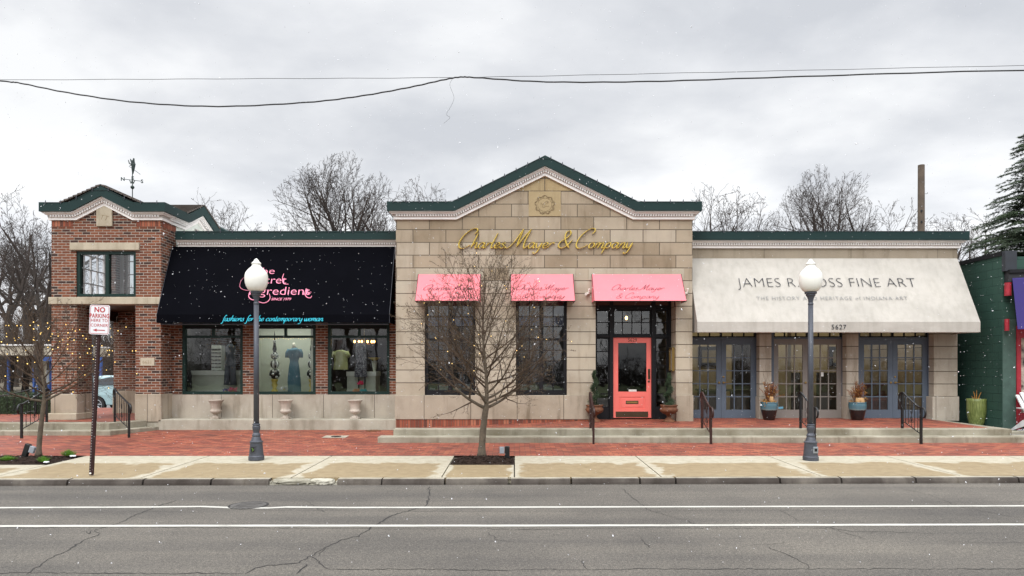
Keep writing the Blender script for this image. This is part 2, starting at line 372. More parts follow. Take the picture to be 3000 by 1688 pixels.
# ground
t = NT('asphalt'); v = t.pos(); n1 = t.noise(v, 170, 3, .7); n2 = t.noise(v, .45, 6, .62); n3 = t.noise(t.pos((.12, 1.6, 1)), 1.3, 4); vo = t.n('ShaderNodeTexVoronoi'); t.put(vo.inputs['Vector'], v); vo.inputs['Scale'].default_value = 55
n5 = t.noise(v, 34, 6, .85)
cc = t.ramp(n1, [(.3, (.028, .026, .023)), (.46, (.088, .081, .072)), (.6, (.145, .134, .118)), (.76, (.34, .31, .265))])
cc = t.mix(.35, cc, t.ramp(vo.outputs['Distance'], [(0, (1.7, 1.6, 1.45)), (.35, (.9, .9, .9)), (.8, (.6, .6, .6))]), 'MULTIPLY')
cc = t.mix(.8, cc, t.ramp(n5, [(.34, (.5, .5, .5)), (.5, (1, 1, 1)), (.66, (1.55, 1.53, 1.48))]), 'MULTIPLY')
cc = t.mix(.8, cc, t.ramp(n2, [(.3, (.72, .72, .73)), (.7, (1.28, 1.26, 1.22))]), 'MULTIPLY')
cc = t.mix(.7, cc, t.ramp(n3, [(.35, (.74, .74, .76)), (.65, (1.22, 1.2, 1.16))]), 'MULTIPLY')
M['asphalt'] = t.pbr(cc, .82, 0, t.bump(t.math('ADD', n1, t.math('MULTIPLY', vo.outputs['Distance'], -.6)), .5, .006), .35)
t = NT('worn_line_paint'); v = t.pos(); n1 = t.noise(v, 140, 3, .7); n2 = t.noise(v, 2.5, 5)
M['line'] = t.pbr(t.mix(t.ramp(t.math('ADD', n1, t.math('MULTIPLY', n2, .45)), [(.50, (1, 1, 1)), (.66, (0, 0, 0))]), (.46, .45, .405), (.13, .12, .105)), .7, 0, t.bump(n1, .3, .004))
M['line'].node_tree.nodes  # worn white over dark stone
M['crack'] = simple('crack_filling', (.022, .021, .02), .95, 0, .2)
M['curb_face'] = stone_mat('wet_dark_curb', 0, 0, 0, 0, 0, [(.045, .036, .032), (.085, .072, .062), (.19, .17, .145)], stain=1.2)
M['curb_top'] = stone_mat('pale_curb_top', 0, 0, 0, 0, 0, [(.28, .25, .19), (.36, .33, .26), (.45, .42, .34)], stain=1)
M['rubble'] = stone_mat('broken_curb_stone', 0, 0, 0, 0, 0, [(.22, .205, .15), (.38, .36, .29), (.52, .50, .43)], stain=1)
# sidewalk with damp patches; UV runs 0..1 over each slab, z of uv offset by seed
t = NT('sidewalk_concrete'); uvn = t.n('ShaderNodeUVMap'); uvn.uv_map = 'UVMap'; su = t.n('ShaderNodeSeparateXYZ'); t.put(su.inputs[0], uvn.outputs[0]); v = t.pos()
n1 = t.noise(v, 1.6, 6, .62, .3); n2 = t.noise(v, 110, 3, .7); n3 = t.noise(v, 7, 5, .6)
ux = t.math('MULTIPLY', t.math('ABSOLUTE', t.math('SUBTRACT', su.outputs[0], .5)), 2)
e1 = t.math('SUBTRACT', 1, t.math('POWER', ux, 3.5)); e2 = t.math('SUBTRACT', 1, t.math('POWER', t.math('ABSOLUTE', t.math('DIVIDE', t.math('SUBTRACT', su.outputs[1], .22), .46)), 3.0))
md = t.math('ADD', t.math('MINIMUM', e1, e2), t.math('MULTIPLY', t.math('SUBTRACT', n1, .5), 1.9))
md = t.math('ADD', md, t.math('MULTIPLY', t.math('SUBTRACT', n3, .5), .25))
wet = t.ramp(md, [(.26, (0, 0, 0)), (.46, (1, 1, 1))], 'EASE')
dry = t.ramp(n3, [(.3, (.32, .285, .21)), (.5, (.375, .34, .26)), (.75, (.43, .395, .31))])
wetc = t.ramp(n3, [(.3, (.22, .165, .092)), (.7, (.295, .23, .135))])
cc = t.mix(wet, dry, wetc); cc = t.mix(.4, cc, t.ramp(n2, [(.25, (.65, .65, .65)), (.75, (1.3, 1.3, 1.3))]), 'MULTIPLY')
M['sidewalk'] = t.pbr(cc, t.math('SUBTRACT', .88, t.math('MULTIPLY', wet, .28)), 0, t.bump(n2, .35, .004), .35)
M['joint'] = simple('dark_joint_soil', (.06, .05, .035), .95)
t = NT('mulch'); v = t.pos(); n1 = t.noise(t.pos((1, 2.5, 1)), 50, 4, .7)
M['mulch'] = t.pbr(t.ramp(n1, [(.3, (.008, .005, .004)), (.55, (.03, .018, .013)), (.75, (.075, .045, .03))]), .95, 0, t.bump(n1, 1, .02), .2)
M['grass'] = simple('winter_grass', (.075, .10, .03), .95, 0, .5, 3, .3)
M['dirt'] = simple('winter_ground', (.12, .10, .07), .95, 0, .3, 2, .3)
M['parking'] = simple('parking_asphalt', (.13, .13, .13), .85, 0, .2, 2, .2)
M['sprout'] = simple('fresh_green_blades', (.10, .22, .02), .7, 0, .4, 9, .1)
t = NT('snowflake'); t_ = t.n('ShaderNodeBsdfTransparent'); d_ = t.n('ShaderNodeBsdfDiffuse'); d_.inputs[0].default_value = (.86, .87, .9, 1); m_ = t.n('ShaderNodeMixShader'); m_.inputs[0].default_value = .62
t.put(m_.inputs[1], t_.outputs[0]); t.put(m_.inputs[2], d_.outputs[0]); t.put(t.out.inputs[0], m_.outputs[0]); M['flake'] = t.mat
M['snow'] = simple('snow', (.82, .84, .87), .8, 0, .03)
# plants
M['bark'] = simple('grey_brown_bark', (.105, .082, .058), .95, 0, .35, 14, .6, bscale=80)
M['twig'] = simple('thin_brown_twig', (.062, .040, .025), .95, 0, .3, 5, .2)
M['far_bark'] = simple('far_tree_bark', (.034, .027, .022), .95, 0, .25, 2, .2)
M['far_twig'] = simple('far_tree_twig', (.040, .030, .025), .95, 0, .25, 2, .2)
M['bud'] = simple('olive_bud', (.115, .085, .035), .8, 0, .3)
M['needle'] = simple('spruce_needle', (.026, .044, .018), .85, 0, .55, 1.6, .1)
M['boxwood'] = simple('dark_evergreen_leaf', (.022, .042, .015), .8, 0, .5, 14, .2)
M['hedge'] = simple('hedge_leaf', (.03, .05, .02), .85, 0, .55, 5, .2)
# metals and pots
M['lamp_metal'] = simple('weathered_dark_grey_post', (.060, .066, .082), .5, .25, .22, 5, .15)
M['lamp_globe'] = simple('milk_glass_globe', (.80, .79, .73), .32, 0, .02, 3, 0)
M['iron_black'] = simple('black_iron', (.010, .011, .012), .38, .2, .2)
M['iron_brown'] = simple('dark_brown_iron', (.035, .014, .012), .38, .2, .25)
M['sign_post'] = simple('rusty_dark_post', (.030, .010, .010), .5, .3, .3)
M['sign_white'] = simple('reflective_sign_white', (.72, .72, .74), .35, 0, .02)
M['sign_red'] = simple('sign_red', (.42, .025, .03), .4, 0, .03)
M['rust'] = simple('rusty_cast_iron', (.14, .055, .025), .75, .2, .4, 9, .5)
M['urn'] = stone_mat('cast_stone_urn', 0, 0, 0, 0, 0, [(.44, .37, .31), (.50, .435, .37), (.55, .49, .42)], stain=1)
M['gloss_black'] = simple('glossy_black_glaze', (.006, .006, .007), .12, 0, .1, spec=.7)
t = NT('blue_and_black_glaze'); tcn = t.n('ShaderNodeTexCoord').outputs['Object']; sp3 = t.n('ShaderNodeSeparateXYZ'); t.put(sp3.inputs[0], tcn)
n1 = t.noise(tcn, 14, 4); hh = t.math('ADD', sp3.outputs[2], t.math('MULTIPLY', t.math('SUBTRACT', n1, .5), .05))
cc = t.ramp(hh, [(.265, (.006, .006, .007)), (.285, (.16, .22, .22)), (.31, (.075, .165, .20)), (.40, (.055, .13, .165))])
M['glaze'] = t.pbr(cc, .2, 0, t.bump(t.noise(tcn, 30, 3), .15, .004), .6, coat=.3)
t = NT('ribbed_green_ceramic'); v = t.pos((45, 45, 3), obj=True); n1 = t.noise(v, 1.5, 3)
M['green_pot'] = t.pbr(t.ramp(n1, [(.3, (.075, .095, .022)), (.5, (.14, .175, .045)), (.7, (.25, .28, .10))]), .4, 0, t.bump(n1, .5, .01))
M['dried'] = simple('dried_rust_stems', (.17, .052, .015), .9, 0, .6, 12, .2)
M['dried_y'] = simple('dried_ochre_leaves', (.36, .17, .035), .9, 0, .5, 12, .2)
M['rock'] = simple('tan_gourd', (.42, .26, .12), .85, 0, .3, 14, .6)
M['willow'] = simple('curly_willow', (.13, .09, .055), .9)
M['wire'] = simple('black_cable', (.012, .012, .013), .6)
M['utility'] = simple('weathered_utility_pole', (.105, .080, .060), .95, 0, .25, 3, .5)
M['roof_tile'] = simple('grey_brown_roof_tile', (.085, .07, .06), .85, 0, .35, 5, .4)
M['vane'] = simple('verdigris_black_vane', (.015, .03, .026), .55, .3, .3)
M['bulb'] = emis('warm_bulb', (1.0, .64, .18), 2.6)
M['bulb_dull'] = emis('dim_warm_bulb', (1.0, .68, .25), 2.2)
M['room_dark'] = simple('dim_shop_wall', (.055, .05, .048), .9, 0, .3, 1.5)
M['room_cream'] = simple('cream_gallery_wall', (.46, .41, .30), .9, 0, .06, 1.5)
M['room_pale'] = simple('pale_sage_shop_wall', (.50, .51, .44), .9, 0, .05, 1.5)
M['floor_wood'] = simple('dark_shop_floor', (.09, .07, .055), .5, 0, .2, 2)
M['room_white'] = simple('white_shop_paint', (.62, .63, .60), .7, 0, .04)
# ================================================================== GROUND
ZR = -.12
def curbY(x): return 10.36+(.0125*x if x < 0 else .018*x)
def groundz(y):
    ks = [(-60, -.35), (9.5, -.35), (10.8, -.3), (12, -.25), (17, -.12), (19.5, -.12), (23, -.42), (38, -.52), (46, -.15), (60, .1), (120, 1.2), (400, 3), (1500, 4)]
    for (a, za), (b, zb) in zip(ks, ks[1:]):
        if a <= y <= b: return za+(zb-za)*(y-a)/(b-a)
    return ks[-1][1]
mb = MB(); xs = [-900, -300, -120, -60, -30, -15, 0, 15, 30, 60, 120, 300, 900]; ys = [-60, 9.5, 10.8, 12, 17, 19.5, 23, 30, 38, 46, 60, 120, 400, 1500]
for y in ys:
    for x in xs: mb.v.append((x, y, groundz(y)))
for j in range(len(ys)-1):
    for i in range(len(xs)-1):
        b = j*len(xs)+i; mb.f.append((b, b+1, b+1+len(xs), b+len(xs))); mb.m.append(0)
tag(mb.build('ground', M['dirt']), kind='structure')
mb = MB(); mb.box(-60, 60, -.0, .01, 0, .01) if False else None
def strip(ya, yb, x0, x1, dz, n=1):
    m = MB(); yy = sorted({ya, yb, *[y for y in ys if ya < y < yb]})
    for a, b in zip(yy, yy[1:]):
        m.add([(x0, a, groundz(a)+dz), (x1, a, groundz(a)+dz), (x1, b, groundz(b)+dz), (x0, b, groundz(b)+dz)], [(0, 1, 2, 3)])
    return m
tag(strip(20.2, 47, -80, 80, .02).build('parking_lot', M['parking']), kind='structure')
# far side lawn and pavement behind the photographer
tag(MB().box(-80, 80, -30, -8, -.3, -.02).build('far_verge', M['grass']), kind='structure')
# road: one sheet
mb = MB(); n = 60
for i in range(n+1):
    x = -60+120*i/n; mb.v += [(x, -8, ZR), (x, curbY(x)+.02, ZR)]
for i in range(n): mb.f.append((2*i, 2*i+2, 2*i+3, 2*i+1)); mb.m.append(0)
road = tag(mb.build('road', M['asphalt']), kind='structure')
def rp(px, py, z=ZR+.004): return G(px, py, z)
# painted lines (slightly wavy at the left where the surface dips round a drain)
def road_line(pts, w):
    mb = MB(); ps = []
    for (a, b), (c, d) in zip(pts, pts[1:]):
        k = max(1, int(abs(c-a)/40))
        ps += [(a+(c-a)*i/k, b+(d-b)*i/k) for i in range(k)]
    ps.append(pts[-1]); b0 = None
    rnd = random.Random(4)
    for (px, py) in ps:
        c = rp(px, py); j1, j2 = rnd.uniform(-.004, .004), rnd.uniform(-.004, .004)
        mb.v += [(c.x, c.y-w/2+j1, c.z), (c.x, c.y+w/2+j2, c.z)]
    for i in range(len(ps)-1): mb.f.append((2*i, 2*i+2, 2*i+3, 2*i+1)); mb.m.append(0)
    return mb.build('lane_marking', M['line'], road)
road_line([(-1500, 1492), (0, 1487.5), (420, 1485.5), (590, 1484), (650, 1486), (700, 1488.5), (790, 1488), (840, 1485.5), (1000, 1487), (1500, 1486), (3000, 1482), (4500, 1477)], .085)
road_line([(-1500, 1546), (0, 1541.5), (600, 1540), (1500, 1540), (3000, 1536.5), (4500, 1532)], .09)
# cracks: thin wandering strips
def crack(pts, w, ox, sc=1/1.7173, oy=1280, seed=0):
    rnd = random.Random(seed*7+3)
    pw = [rp(ox+p[0]*sc, oy+p[1]*sc, ZR+.003) for p in pts]; q = []
    for a_, b_ in zip(pw, pw[1:]):
        k = max(2, int((b_-a_).length/.05))
        for i in range(k):
            c = a_.lerp(b_, i/k); amp = .018
            q.append(Vector((c.x+rnd.uniform(-amp, amp), c.y+rnd.uniform(-amp, amp)+.03*mnoise.noise(Vector((c.x*2, c.y*2, seed))), c.z)))
    q.append(pw[-1]); mb = MB(); k = len(q)
    for i in range(k):
        d = (q[min(i+1, k-1)]-q[max(i-1, 0)]).normalized(); s_ = Vector((-d.y, d.x, 0))
        ww = w*(.35+.9*abs(mnoise.noise(Vector((q[i].x*3, q[i].y*3, seed+5)))))*(.3 if i in (0, k-1) else 1)
        mb.v += [tuple(q[i]+s_*ww), tuple(q[i]-s_*ww)]
    for i in range(k-1): mb.f.append((2*i, 2*i+1, 2*i+3, 2*i+2)); mb.m.append(0)
    mb.build('crack', M['crack'], road)
CR = [(0, [(140,690),(250,610),(340,570),(420,520),(500,490),(470,470),(580,440),(700,385),(790,350),(890,318)], .009),
 (0, [(1230,690),(1280,660),(1380,645),(1500,635),(1560,600),(1640,555),(1720,515),(1800,500),(1880,450),(1960,400),(2060,370),(2140,350),(2160,300),(2160,250)], .012),
 (0, [(-400,690),(400,685),(800,688),(1230,685)], .010), (0, [(1660,668),(2100,665),(2576,672)], .010),
 (0, [(0,457),(600,455),(1200,457),(1800,462),(2576,464)], .006), (0, [(0,372),(500,378),(900,374)], .004), (0, [(1300,368),(1900,373),(2576,376)], .005),
 (0, [(1560,600),(1620,640),(1665,668)], .010), (0, [(1545,325),(1600,365),(1640,380)], .006), (0, [(1500,690),(1540,640)], .012), (0, [(1640,555),(1600,600)], .006),
 (0, [(2450,480),(2500,520),(2576,528)], .005), (0,[(420,472),(455,486),(460,470)], .006),
 (1500, [(0,668),(700,665),(1400,664),(2600,664)], .009), (1500, [(0,466),(700,456),(1100,460),(1600,458),(1700,476),(2000,478),(2150,490)], .007),
 (1500, [(0,377),(1200,370),(2100,366)], .004), (1500, [(555,260),(600,305),(640,330),(680,365),(760,390),(880,420),(930,445)], .007),
 (1500, [(1950,260),(2100,290),(2200,330),(2250,350),(2400,380),(2576,410)], .006), (1500, [(1350,370),(1420,410),(1450,420)], .006),
 (1500, [(1625,430),(1600,460),(1700,490),(1780,515)], .006), (1500, [(1290,555),(1400,600),(1500,650),(1480,668)], .007), (1500, [(350,620),(380,668)], .006),
 (1500, [(1200,545),(1290,540),(1400,530)], .005), (1500, [(2150,520),(2300,530),(2576,532)], .004), (1500, [(200,490),(260,500)], .005), (1500, [(640,510),(700,560)], .005)]
for i, (ox, pts, w) in enumerate(CR): crack(pts, w, ox, seed=i)
# round drain cover sunk in the asphalt on the line
mc = G(728, 1481, ZR)
dc = empty('drain_cover', (mc.x, mc.y, ZR+.003), 'dark round cast iron drain cover sunk in the asphalt at the far white line', 'manhole cover')
mb = MB(); mb.lathe([(.25, .0), (.25, .003), (.235, .004), (.225, .002)], (mc.x, mc.y, ZR+.002), 28); mb.build('cover_ring', M['crack'], dc)
mb = MB(); mb.lathe([(.22, .0), (.22, .005)], (mc.x, mc.y, ZR+.002), 28)
for k in range(-3, 4): mb.box(mc.x-.14, mc.x+.14, mc.y+k*.045-.006, mc.y+k*.045+.006, ZR+.006, ZR+.010)
mb.build('cover_plate', simple('cast_iron_cover', (.075, .07, .065), .8, 0, .4, 12, .5), dc)
# curb: segments with joints and a broken stretch
SEG = [-14, -11.6, -9.9, -8.1, -6.9, -5.55, -3.75]
rest = [(-2.68, -2.02), (-2.0, -1.07), (-1.04, -.1), (-.05, .85), (.88, 1.9), (1.93, 2.45), (2.48, 4.05), (4.08, 5.0), (5.03, 6.15), (6.18, 7.75), (7.78, 8.6), (8.63, 10), (10.03, 12), (12.03, 14.5)]
segs = [(a_, b_-.025) for a_, b_ in zip(SEG, SEG[1:])]+[(-3.72, -2.72-.95)]
segs = [(-14, -11.6), (-11.57, -9.9), (-9.87, -8.1), (-8.07, -6.75), (-6.72, -5.62), (-5.59, -4.6), (-4.57, -3.72)]+rest
zc = -.03; curb = MB()
for (x0, x1) in segs:
    k = max(2, int((x1-x0)/.25)); prof = [(.0, ZR-.1), (.0, ZR), (.004, ZR+.035), (.018, zc-.012), (.045, zc-.001), (.15, zc), (.15, ZR-.1)]
    b = len(curb.v)
    for i in range(k+1):
        x = x0+(x1-x0)*i/k; w_ = .006*mnoise.noise(Vector((x*2.1, 3, 1)))
        for (dy, z) in prof: curb.v.append((x, curbY(x)+dy+w_, z+(.004*mnoise.noise(Vector((x*1.5, 9, 1))) if z > ZR else 0)))
    m = len(prof)
    for i in range(k):
        for j in range(m-1):
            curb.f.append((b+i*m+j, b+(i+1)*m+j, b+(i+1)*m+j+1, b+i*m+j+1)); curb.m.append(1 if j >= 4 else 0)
    curb.f.append(tuple(b+j for j in range(m))); curb.m.append(0); curb.f.append(tuple(b+k*m+j for j in range(m-1, -1, -1))); curb.m.append(0)
cb_ = tag(fix_normals(curb.build('kerb', [M['curb_face'], M['curb_top']])), kind='structure')
rnd = random.Random(5); mb = MB()
def rock(mb, c, sx, sy, sz, seed, m=0, n=14):
    b = len(mb.v); mb.sphere((0, 0, 0), 1, n, m)
    for i in range(b, len(mb.v)):
        v = Vector(mb.v[i]); q = 1+.28*mnoise.noise(v*1.6+Vector((seed, 0, 0)))+.14*mnoise.noise(v*4+Vector((seed, 3, 0)))
        v = Vector((max(-.8, min(.8, v.x)), max(-.8, min(.8, v.y)), max(-.8, min(.75, v.z))))*q
        mb.v[i] = (c[0]+v.x*sx, c[1]+v.y*sy, c[2]+v.z*sz)
for (x, hw) in ((-3.36, .33), (-2.96, .17), (-2.86, .14)):
    rock(mb, (x, curbY(x)+.08, -.075), hw, .10, .055, x*9)
for k in range(40):
    x = rnd.uniform(-3.72, -2.69); rock(mb, (x, curbY(x)+rnd.uniform(.0, .13), -.1+rnd.uniform(0, .03)), rnd.uniform(.01, .04), rnd.uniform(.01, .03), .02, k, n=6)
mb.box(-3.72, -2.68, curbY(-3.2)+.03, curbY(-3.2)+.16, ZR-.05, ZR+.015)
tag(mb.build('kerb_rubble', M['rubble']), 'crumbled pale curb stones in the gap of the curb left of the tree', 'broken stone')
# sidewalk slabs
J = [-16, -14.6, -12.3, -10.3, -8.03, -5.72, -3.42, -1.12, 0, 2.27, 4.76, 6.95, 9.2, 11.4, 13.6, 16]
mb = MB(); uv = {}
def slab(x0, x1, yb, uvx0=0, uvx1=1, vtop=1, flat=False):
    y0a, y0b = curbY(x0)+.154, curbY(x1)+.154
    zf = lambda y: -.028+.028*(y-10.5)/2.3
    b = len(mb.v); g = .010
    pts = [(x0+g, y0a), (x1-g, y0b), (x1-g, yb), (x0+g, yb)]
    for (x, y) in pts: mb.v.append((x, y, zf(y)))
    for (x, y) in pts: mb.v.append((x, y, zf(y)-.1))
    mb.f += [(b, b+1, b+2, b+3), (b, b+4, b+5, b+1), (b+1, b+5, b+6, b+2), (b+2, b+6, b+7, b+3), (b+3, b+7, b+4, b)]; mb.m += [0]*5
    for i, q in zip(range(4), ((uvx0, 0), (uvx1, 0), (uvx1, vtop), (uvx0, vtop))): uv[b+i] = q
for a_, b_ in zip(J, J[1:]):
    if abs(a_+1.12) < .01: slab(a_, b_, 11.72, .0, 1, .62)
    elif abs(b_+8.03) < .01: slab(a_, b_, 11.72, 0, 1, .8)
    else: slab(a_, b_, 12.8)
tag(mb.build('pavement', M['sidewalk'], uv=uv), kind='structure')
tag(MB().add([(-16, 10.45, -.06), (16, 10.55, -.06), (16, 12.8, -.03), (-16, 12.8, -.03)], [(0, 1, 2, 3)]).build('pavement_bed', M['joint']), kind='structure')
# brick walk between pavement and steps
mb = MB(); mb.add([(-16, 12.806, .0), (16, 12.806, .0), (16, 17.6, .115), (-16, 17.6, .115)], [(0, 1, 2, 3)])
tag(mb.build('brick_walk', M['paver']), kind='structure')
# tree pits
def pit(name, x0, x1, y0, y1, seed, hump):
    mb = MB(); nx, ny = 46, 34
    for j in range(ny+1):
        for i in range(nx+1):
            u, v = i/nx, j/ny; x = x0+(x1-x0)*u; y = y0+(y1-y0)*v
            e = min(1, 6*min(u, 1-u, v, 1-v)); z = -.035+e*(.03+hump*math.sin(math.pi*u)*math.sin(math.pi*v)+.028*mnoise.noise(Vector((x*22, y*22, seed)))+.02*mnoise.noise(Vector((x*7, y*7, seed))))
            mb.v.append((x, y, z))
    for j in range(ny):
        for i in range(nx): b = j*(nx+1)+i; mb.f.append((b, b+1, b+nx+2, b+nx+1)); mb.m.append(0)
    rr = random.Random(seed)
    for k in range(420):
        u, v = rr.uniform(.04, .96), rr.uniform(.04, .96); x = x0+(x1-x0)*u; y = y0+(y1-y0)*v; z = -.0+hump*math.sin(math.pi*u)*math.sin(math.pi*v)
        a_ = rr.uniform(0, 6.3); d = Vector((math.cos(a_), math.sin(a_), rr.uniform(-.4, .4))); c = Vector((x, y, z)); s_ = Vector((-d.y, d.x, 0))*rr.uniform(.003, .008); l = d*rr.uniform(.015, .04)
        mb.add([c-l-s_, c+l-s_, c+l+s_+Vector((0, 0, .006)), c-l+s_+Vector((0, 0, .006))], [(0, 1, 2, 3)])
    return tag(mb.build(name, M['mulch']), kind='structure')
pit('mulch_bed', -1.12, 0.0, 11.73, 12.80, 3, .05)
pit('mulch_bed', -10.3, -8.03, 11.73, 12.80, 8, .05)
# ================================================================== STEPS AND PLATFORMS
def stepblock(name, polys, label, cat, mat, bev=.018):
    """polys: list of (poly_xy, z0, z1)"""
    mb = MB()
    for poly, z0, z1 in polys: mb.prism(poly, lambda s, t, n: (s, t, n), z0, z1)
    o = mb.build(name, mat, bevel=bev); fix_normals(o); return o
def lin(px, Y): return X(px, Y)
# right-hand steps: lower tread and upper kerb
XL1, XL2, XR2, XR1 = X(1106, 14.62), X(1152, 14.95), 10.9, 13.2
o = stepblock('step', [([(XL1, 14.62), (XR1, 14.62), (XR1, 14.97), (XL1, 14.97)], -.05, .17)], 0, 0, M['concrete']); tag(o, 'long lower concrete step running below the brick terrace of the stone shops', 'step', 'concrete steps of the terrace')
o = stepblock('step', [([(XL2, 14.95), (XR2, 14.95), (XR2, 17.9), (10.62, 17.9), (10.62, 15.25), (XL2, 15.25)], -.05, .31)], 0, 0, M['concrete']); tag(o, 'long upper concrete step edging the brick terrace of the stone shops', 'step', 'concrete steps of the terrace')
# terrace paving: ramp from the left, level to the right
mb = MB()
def tz(x): return min(.306, .125+(x+2.93)*(.181/4.4)) if x < 1.47 else .306
xx = [XL2+.01, -2, -1, 0, .8, 1.47, 1.9, 4, 10.62]
for x in xx: mb.v += [(x, 15.25, tz(x)), (x, 17.9, tz(x)+.03)]
for i in range(len(xx)-1): mb.f.append((2*i, 2*i+2, 2*i+3, 2*i+1)); mb.m.append(0)
tag(mb.build('brick_terrace', M['paver']), kind='structure')
# left-hand steps in front of the tower: straight then turning back to the ledge
Lw = [(-16, 15.85), (X(322, 15.85), 15.85), (X(464, 16.97), 16.97), (-8.9, 17.6), (-16, 17.6)]
Up = [(-16, 16.12), (X(317, 16.1), 16.12), (X(431, 17.0), 17.0), (-9.2, 17.6), (-16, 17.6)]
tag(stepblock('step', [(Lw, -.02, .185)], 0, 0, M['concrete']), 'lower concrete step with a cut corner before the brick corner tower', 'step', 'concrete steps of the tower')
tag(stepblock('step', [(Up, .0, .345)], 0, 0, M['concrete']), 'upper concrete step with a cut corner before the brick corner tower', 'step', 'concrete steps of the tower')
mb = MB(); mb.add([(-16, 16.4, .35), (-9.75, 16.4, .35), (-9.35, 16.99, .35), (-9.2, 17.8, .352), (-9.2, 22, .355), (-16, 22, .355)], [(0, 1, 2, 3, 4, 5)])
tag(mb.build('brick_landing', M['paver']), kind='structure')
mb = MB(); mb.prism([(-16, 17.6), (-9.2, 17.6), (-9.2, 22), (-16, 22)], lambda s, t, n: (s, t, n), -.5, .345)
tag(mb.build('landing_base', M['concrete']), kind='structure')
tag(MB().prism([(-16, 21.6), (-9.2, 21.6), (-9.2, 22), (-16, 22)], lambda s, t, n: (s, t, n), -.5, .347).build('landing_edge', M['ledge']), kind='structure')
# passage ground at far right
mb = MB(); mb.add([(10.92, 15.5, .1), (16, 15.5, .1), (16, 23, .22), (10.92, 23, .22)], [(0, 1, 2, 3)]); tag(mb.build('side_passage', M['parking']), kind='structure')
mb = MB(); mb.box(11.0, 15.2, 14.98, 15.5, 0, .135); mb.box(11.2, 15.2, 15.9, 16.2, .0, .16); tag(mb.build('passage_kerb', M['concrete'], bevel=.01), kind='structure')
# sawn access lids in the brick walk
def lid(px, py, w, d, label, rusty):
    z = .024*(14.9-12.8)+.012 if not rusty else .07
    c = G(px, py, z); c.z += .004
    r = empty('access_cover', c, label, 'cover')
    sk = .0
    MB().add([(c.x-w, c.y-d, c.z), (c.x+w, c.y-d, c.z), (c.x+w, c.y+d, c.z+.012), (c.x-w, c.y+d, c.z+.012)], [(0, 1, 2, 3)]).build('concrete_frame', M['ledge'], r)
    mb = MB(); mb.lathe([(w*.62, .0), (w*.62, .02), (w*.5, .026)] if rusty else [(w*.42, 0), (w*.42, .004)], (c.x+w*.05, c.y, c.z+.012), 26); mb.build('iron_lid', M['rust'] if rusty else M['crack'], r)
lid(983, 1280.5, .27, .19, 'small square concrete frame with sunken lid in the brick walk', False)
lid(1093, 1265.5, .30, .16, 'rusty brown round lid beside the wide steps below the black awning', True)
# ================================================================== BUILDING HELPERS
FR = lambda Y: (lambda s, z, n: (s, Y-n, z))                 # facing the street
SD = lambda x0: (lambda s, z, n: (x0+n, s, z))               # facing right (+x)
def offset_line(pts, d):
    out = []
    for i, p in enumerate(pts):
        ns = []
        if i > 0: a_ = Vector(pts[i])-Vector(pts[i-1]); ns.append(Vector((-a_.y, a_.x)).normalized())
        if i < len(pts)-1: a_ = Vector(pts[i+1])-Vector(pts[i]); ns.append(Vector((-a_.y, a_.x)).normalized())
        if len(ns) == 2:
            b_ = (ns[0]+ns[1]).normalized(); out.append(tuple(Vector(p)+b_*(d/b_.dot(ns[0]))))
        else: out.append(tuple(Vector(p)+ns[0]*d))
    return out
def cornice(parent, base, mapf, depth, ends=(1, 1), unit=1.0, capdepth=None, eps=0.0, scale=1.0):
    """base = lower edge of the frieze board, left to right; builds white cornice, dentils and green cap"""
    L_ = [(0, .068, .05, 'w'), (.068, .125, .06, 'g'), (.125, .155, .105, 'w'), (.155, .185, .145, 'w'), (.185, .41, .19, 'c')]
    wh = MB(); cap = MB(); gap = MB()
    for (d0, d1, pr, kind) in L_:
        d0 *= scale; d1 *= scale
        lo = offset_line(base, d0); hi = offset_line(base, d1)
        e0 = pr*ends[0]; e1 = pr*ends[1]
        lo[0] = (lo[0][0]-e0, lo[0][1]); hi[0] = (hi[0][0]-e0, hi[0][1]); lo[-1] = (lo[-1][0]+e1, lo[-1][1]); hi[-1] = (hi[-1][0]+e1, hi[-1][1])
        tgt = {'w': wh, 'g': gap, 'c': cap}[kind]
        dd = depth if kind != 'c' else (capdepth or depth)
        for i in range(len(base)-1):
            tgt.prism([lo[i], lo[i+1], hi[i+1], hi[i]], lambda s, t, n: mapf(s, t+eps, n), -dd, pr)
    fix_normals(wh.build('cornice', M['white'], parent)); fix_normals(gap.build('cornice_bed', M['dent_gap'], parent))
    fix_normals(cap.build('roof_cap', M['cap'], parent))
    dn = MB(); a0, a1 = offset_line(base, .074*scale), offset_line(base, .120*scale); pitch = .062
    for i in range(len(base)-1):
        p0, p1, q0, q1 = map(Vector, (a0[i], a0[i+1], a1[i], a1[i+1])); ln = (p1-p0).length; k = max(1, int(ln/pitch))
        for j in range(k):
            u0, u1 = (j+.2)/k, (j+.8)/k
            dn.prism([tuple(p0.lerp(p1, u0)), tuple(p0.lerp(p1, u1)), tuple(q0.lerp(q1, u1)), tuple(q0.lerp(q1, u0))], lambda s, t, n: mapf(s, t+eps, n), .055, .095)
    fix_normals(dn.build('dentils', M['dentil'], parent))
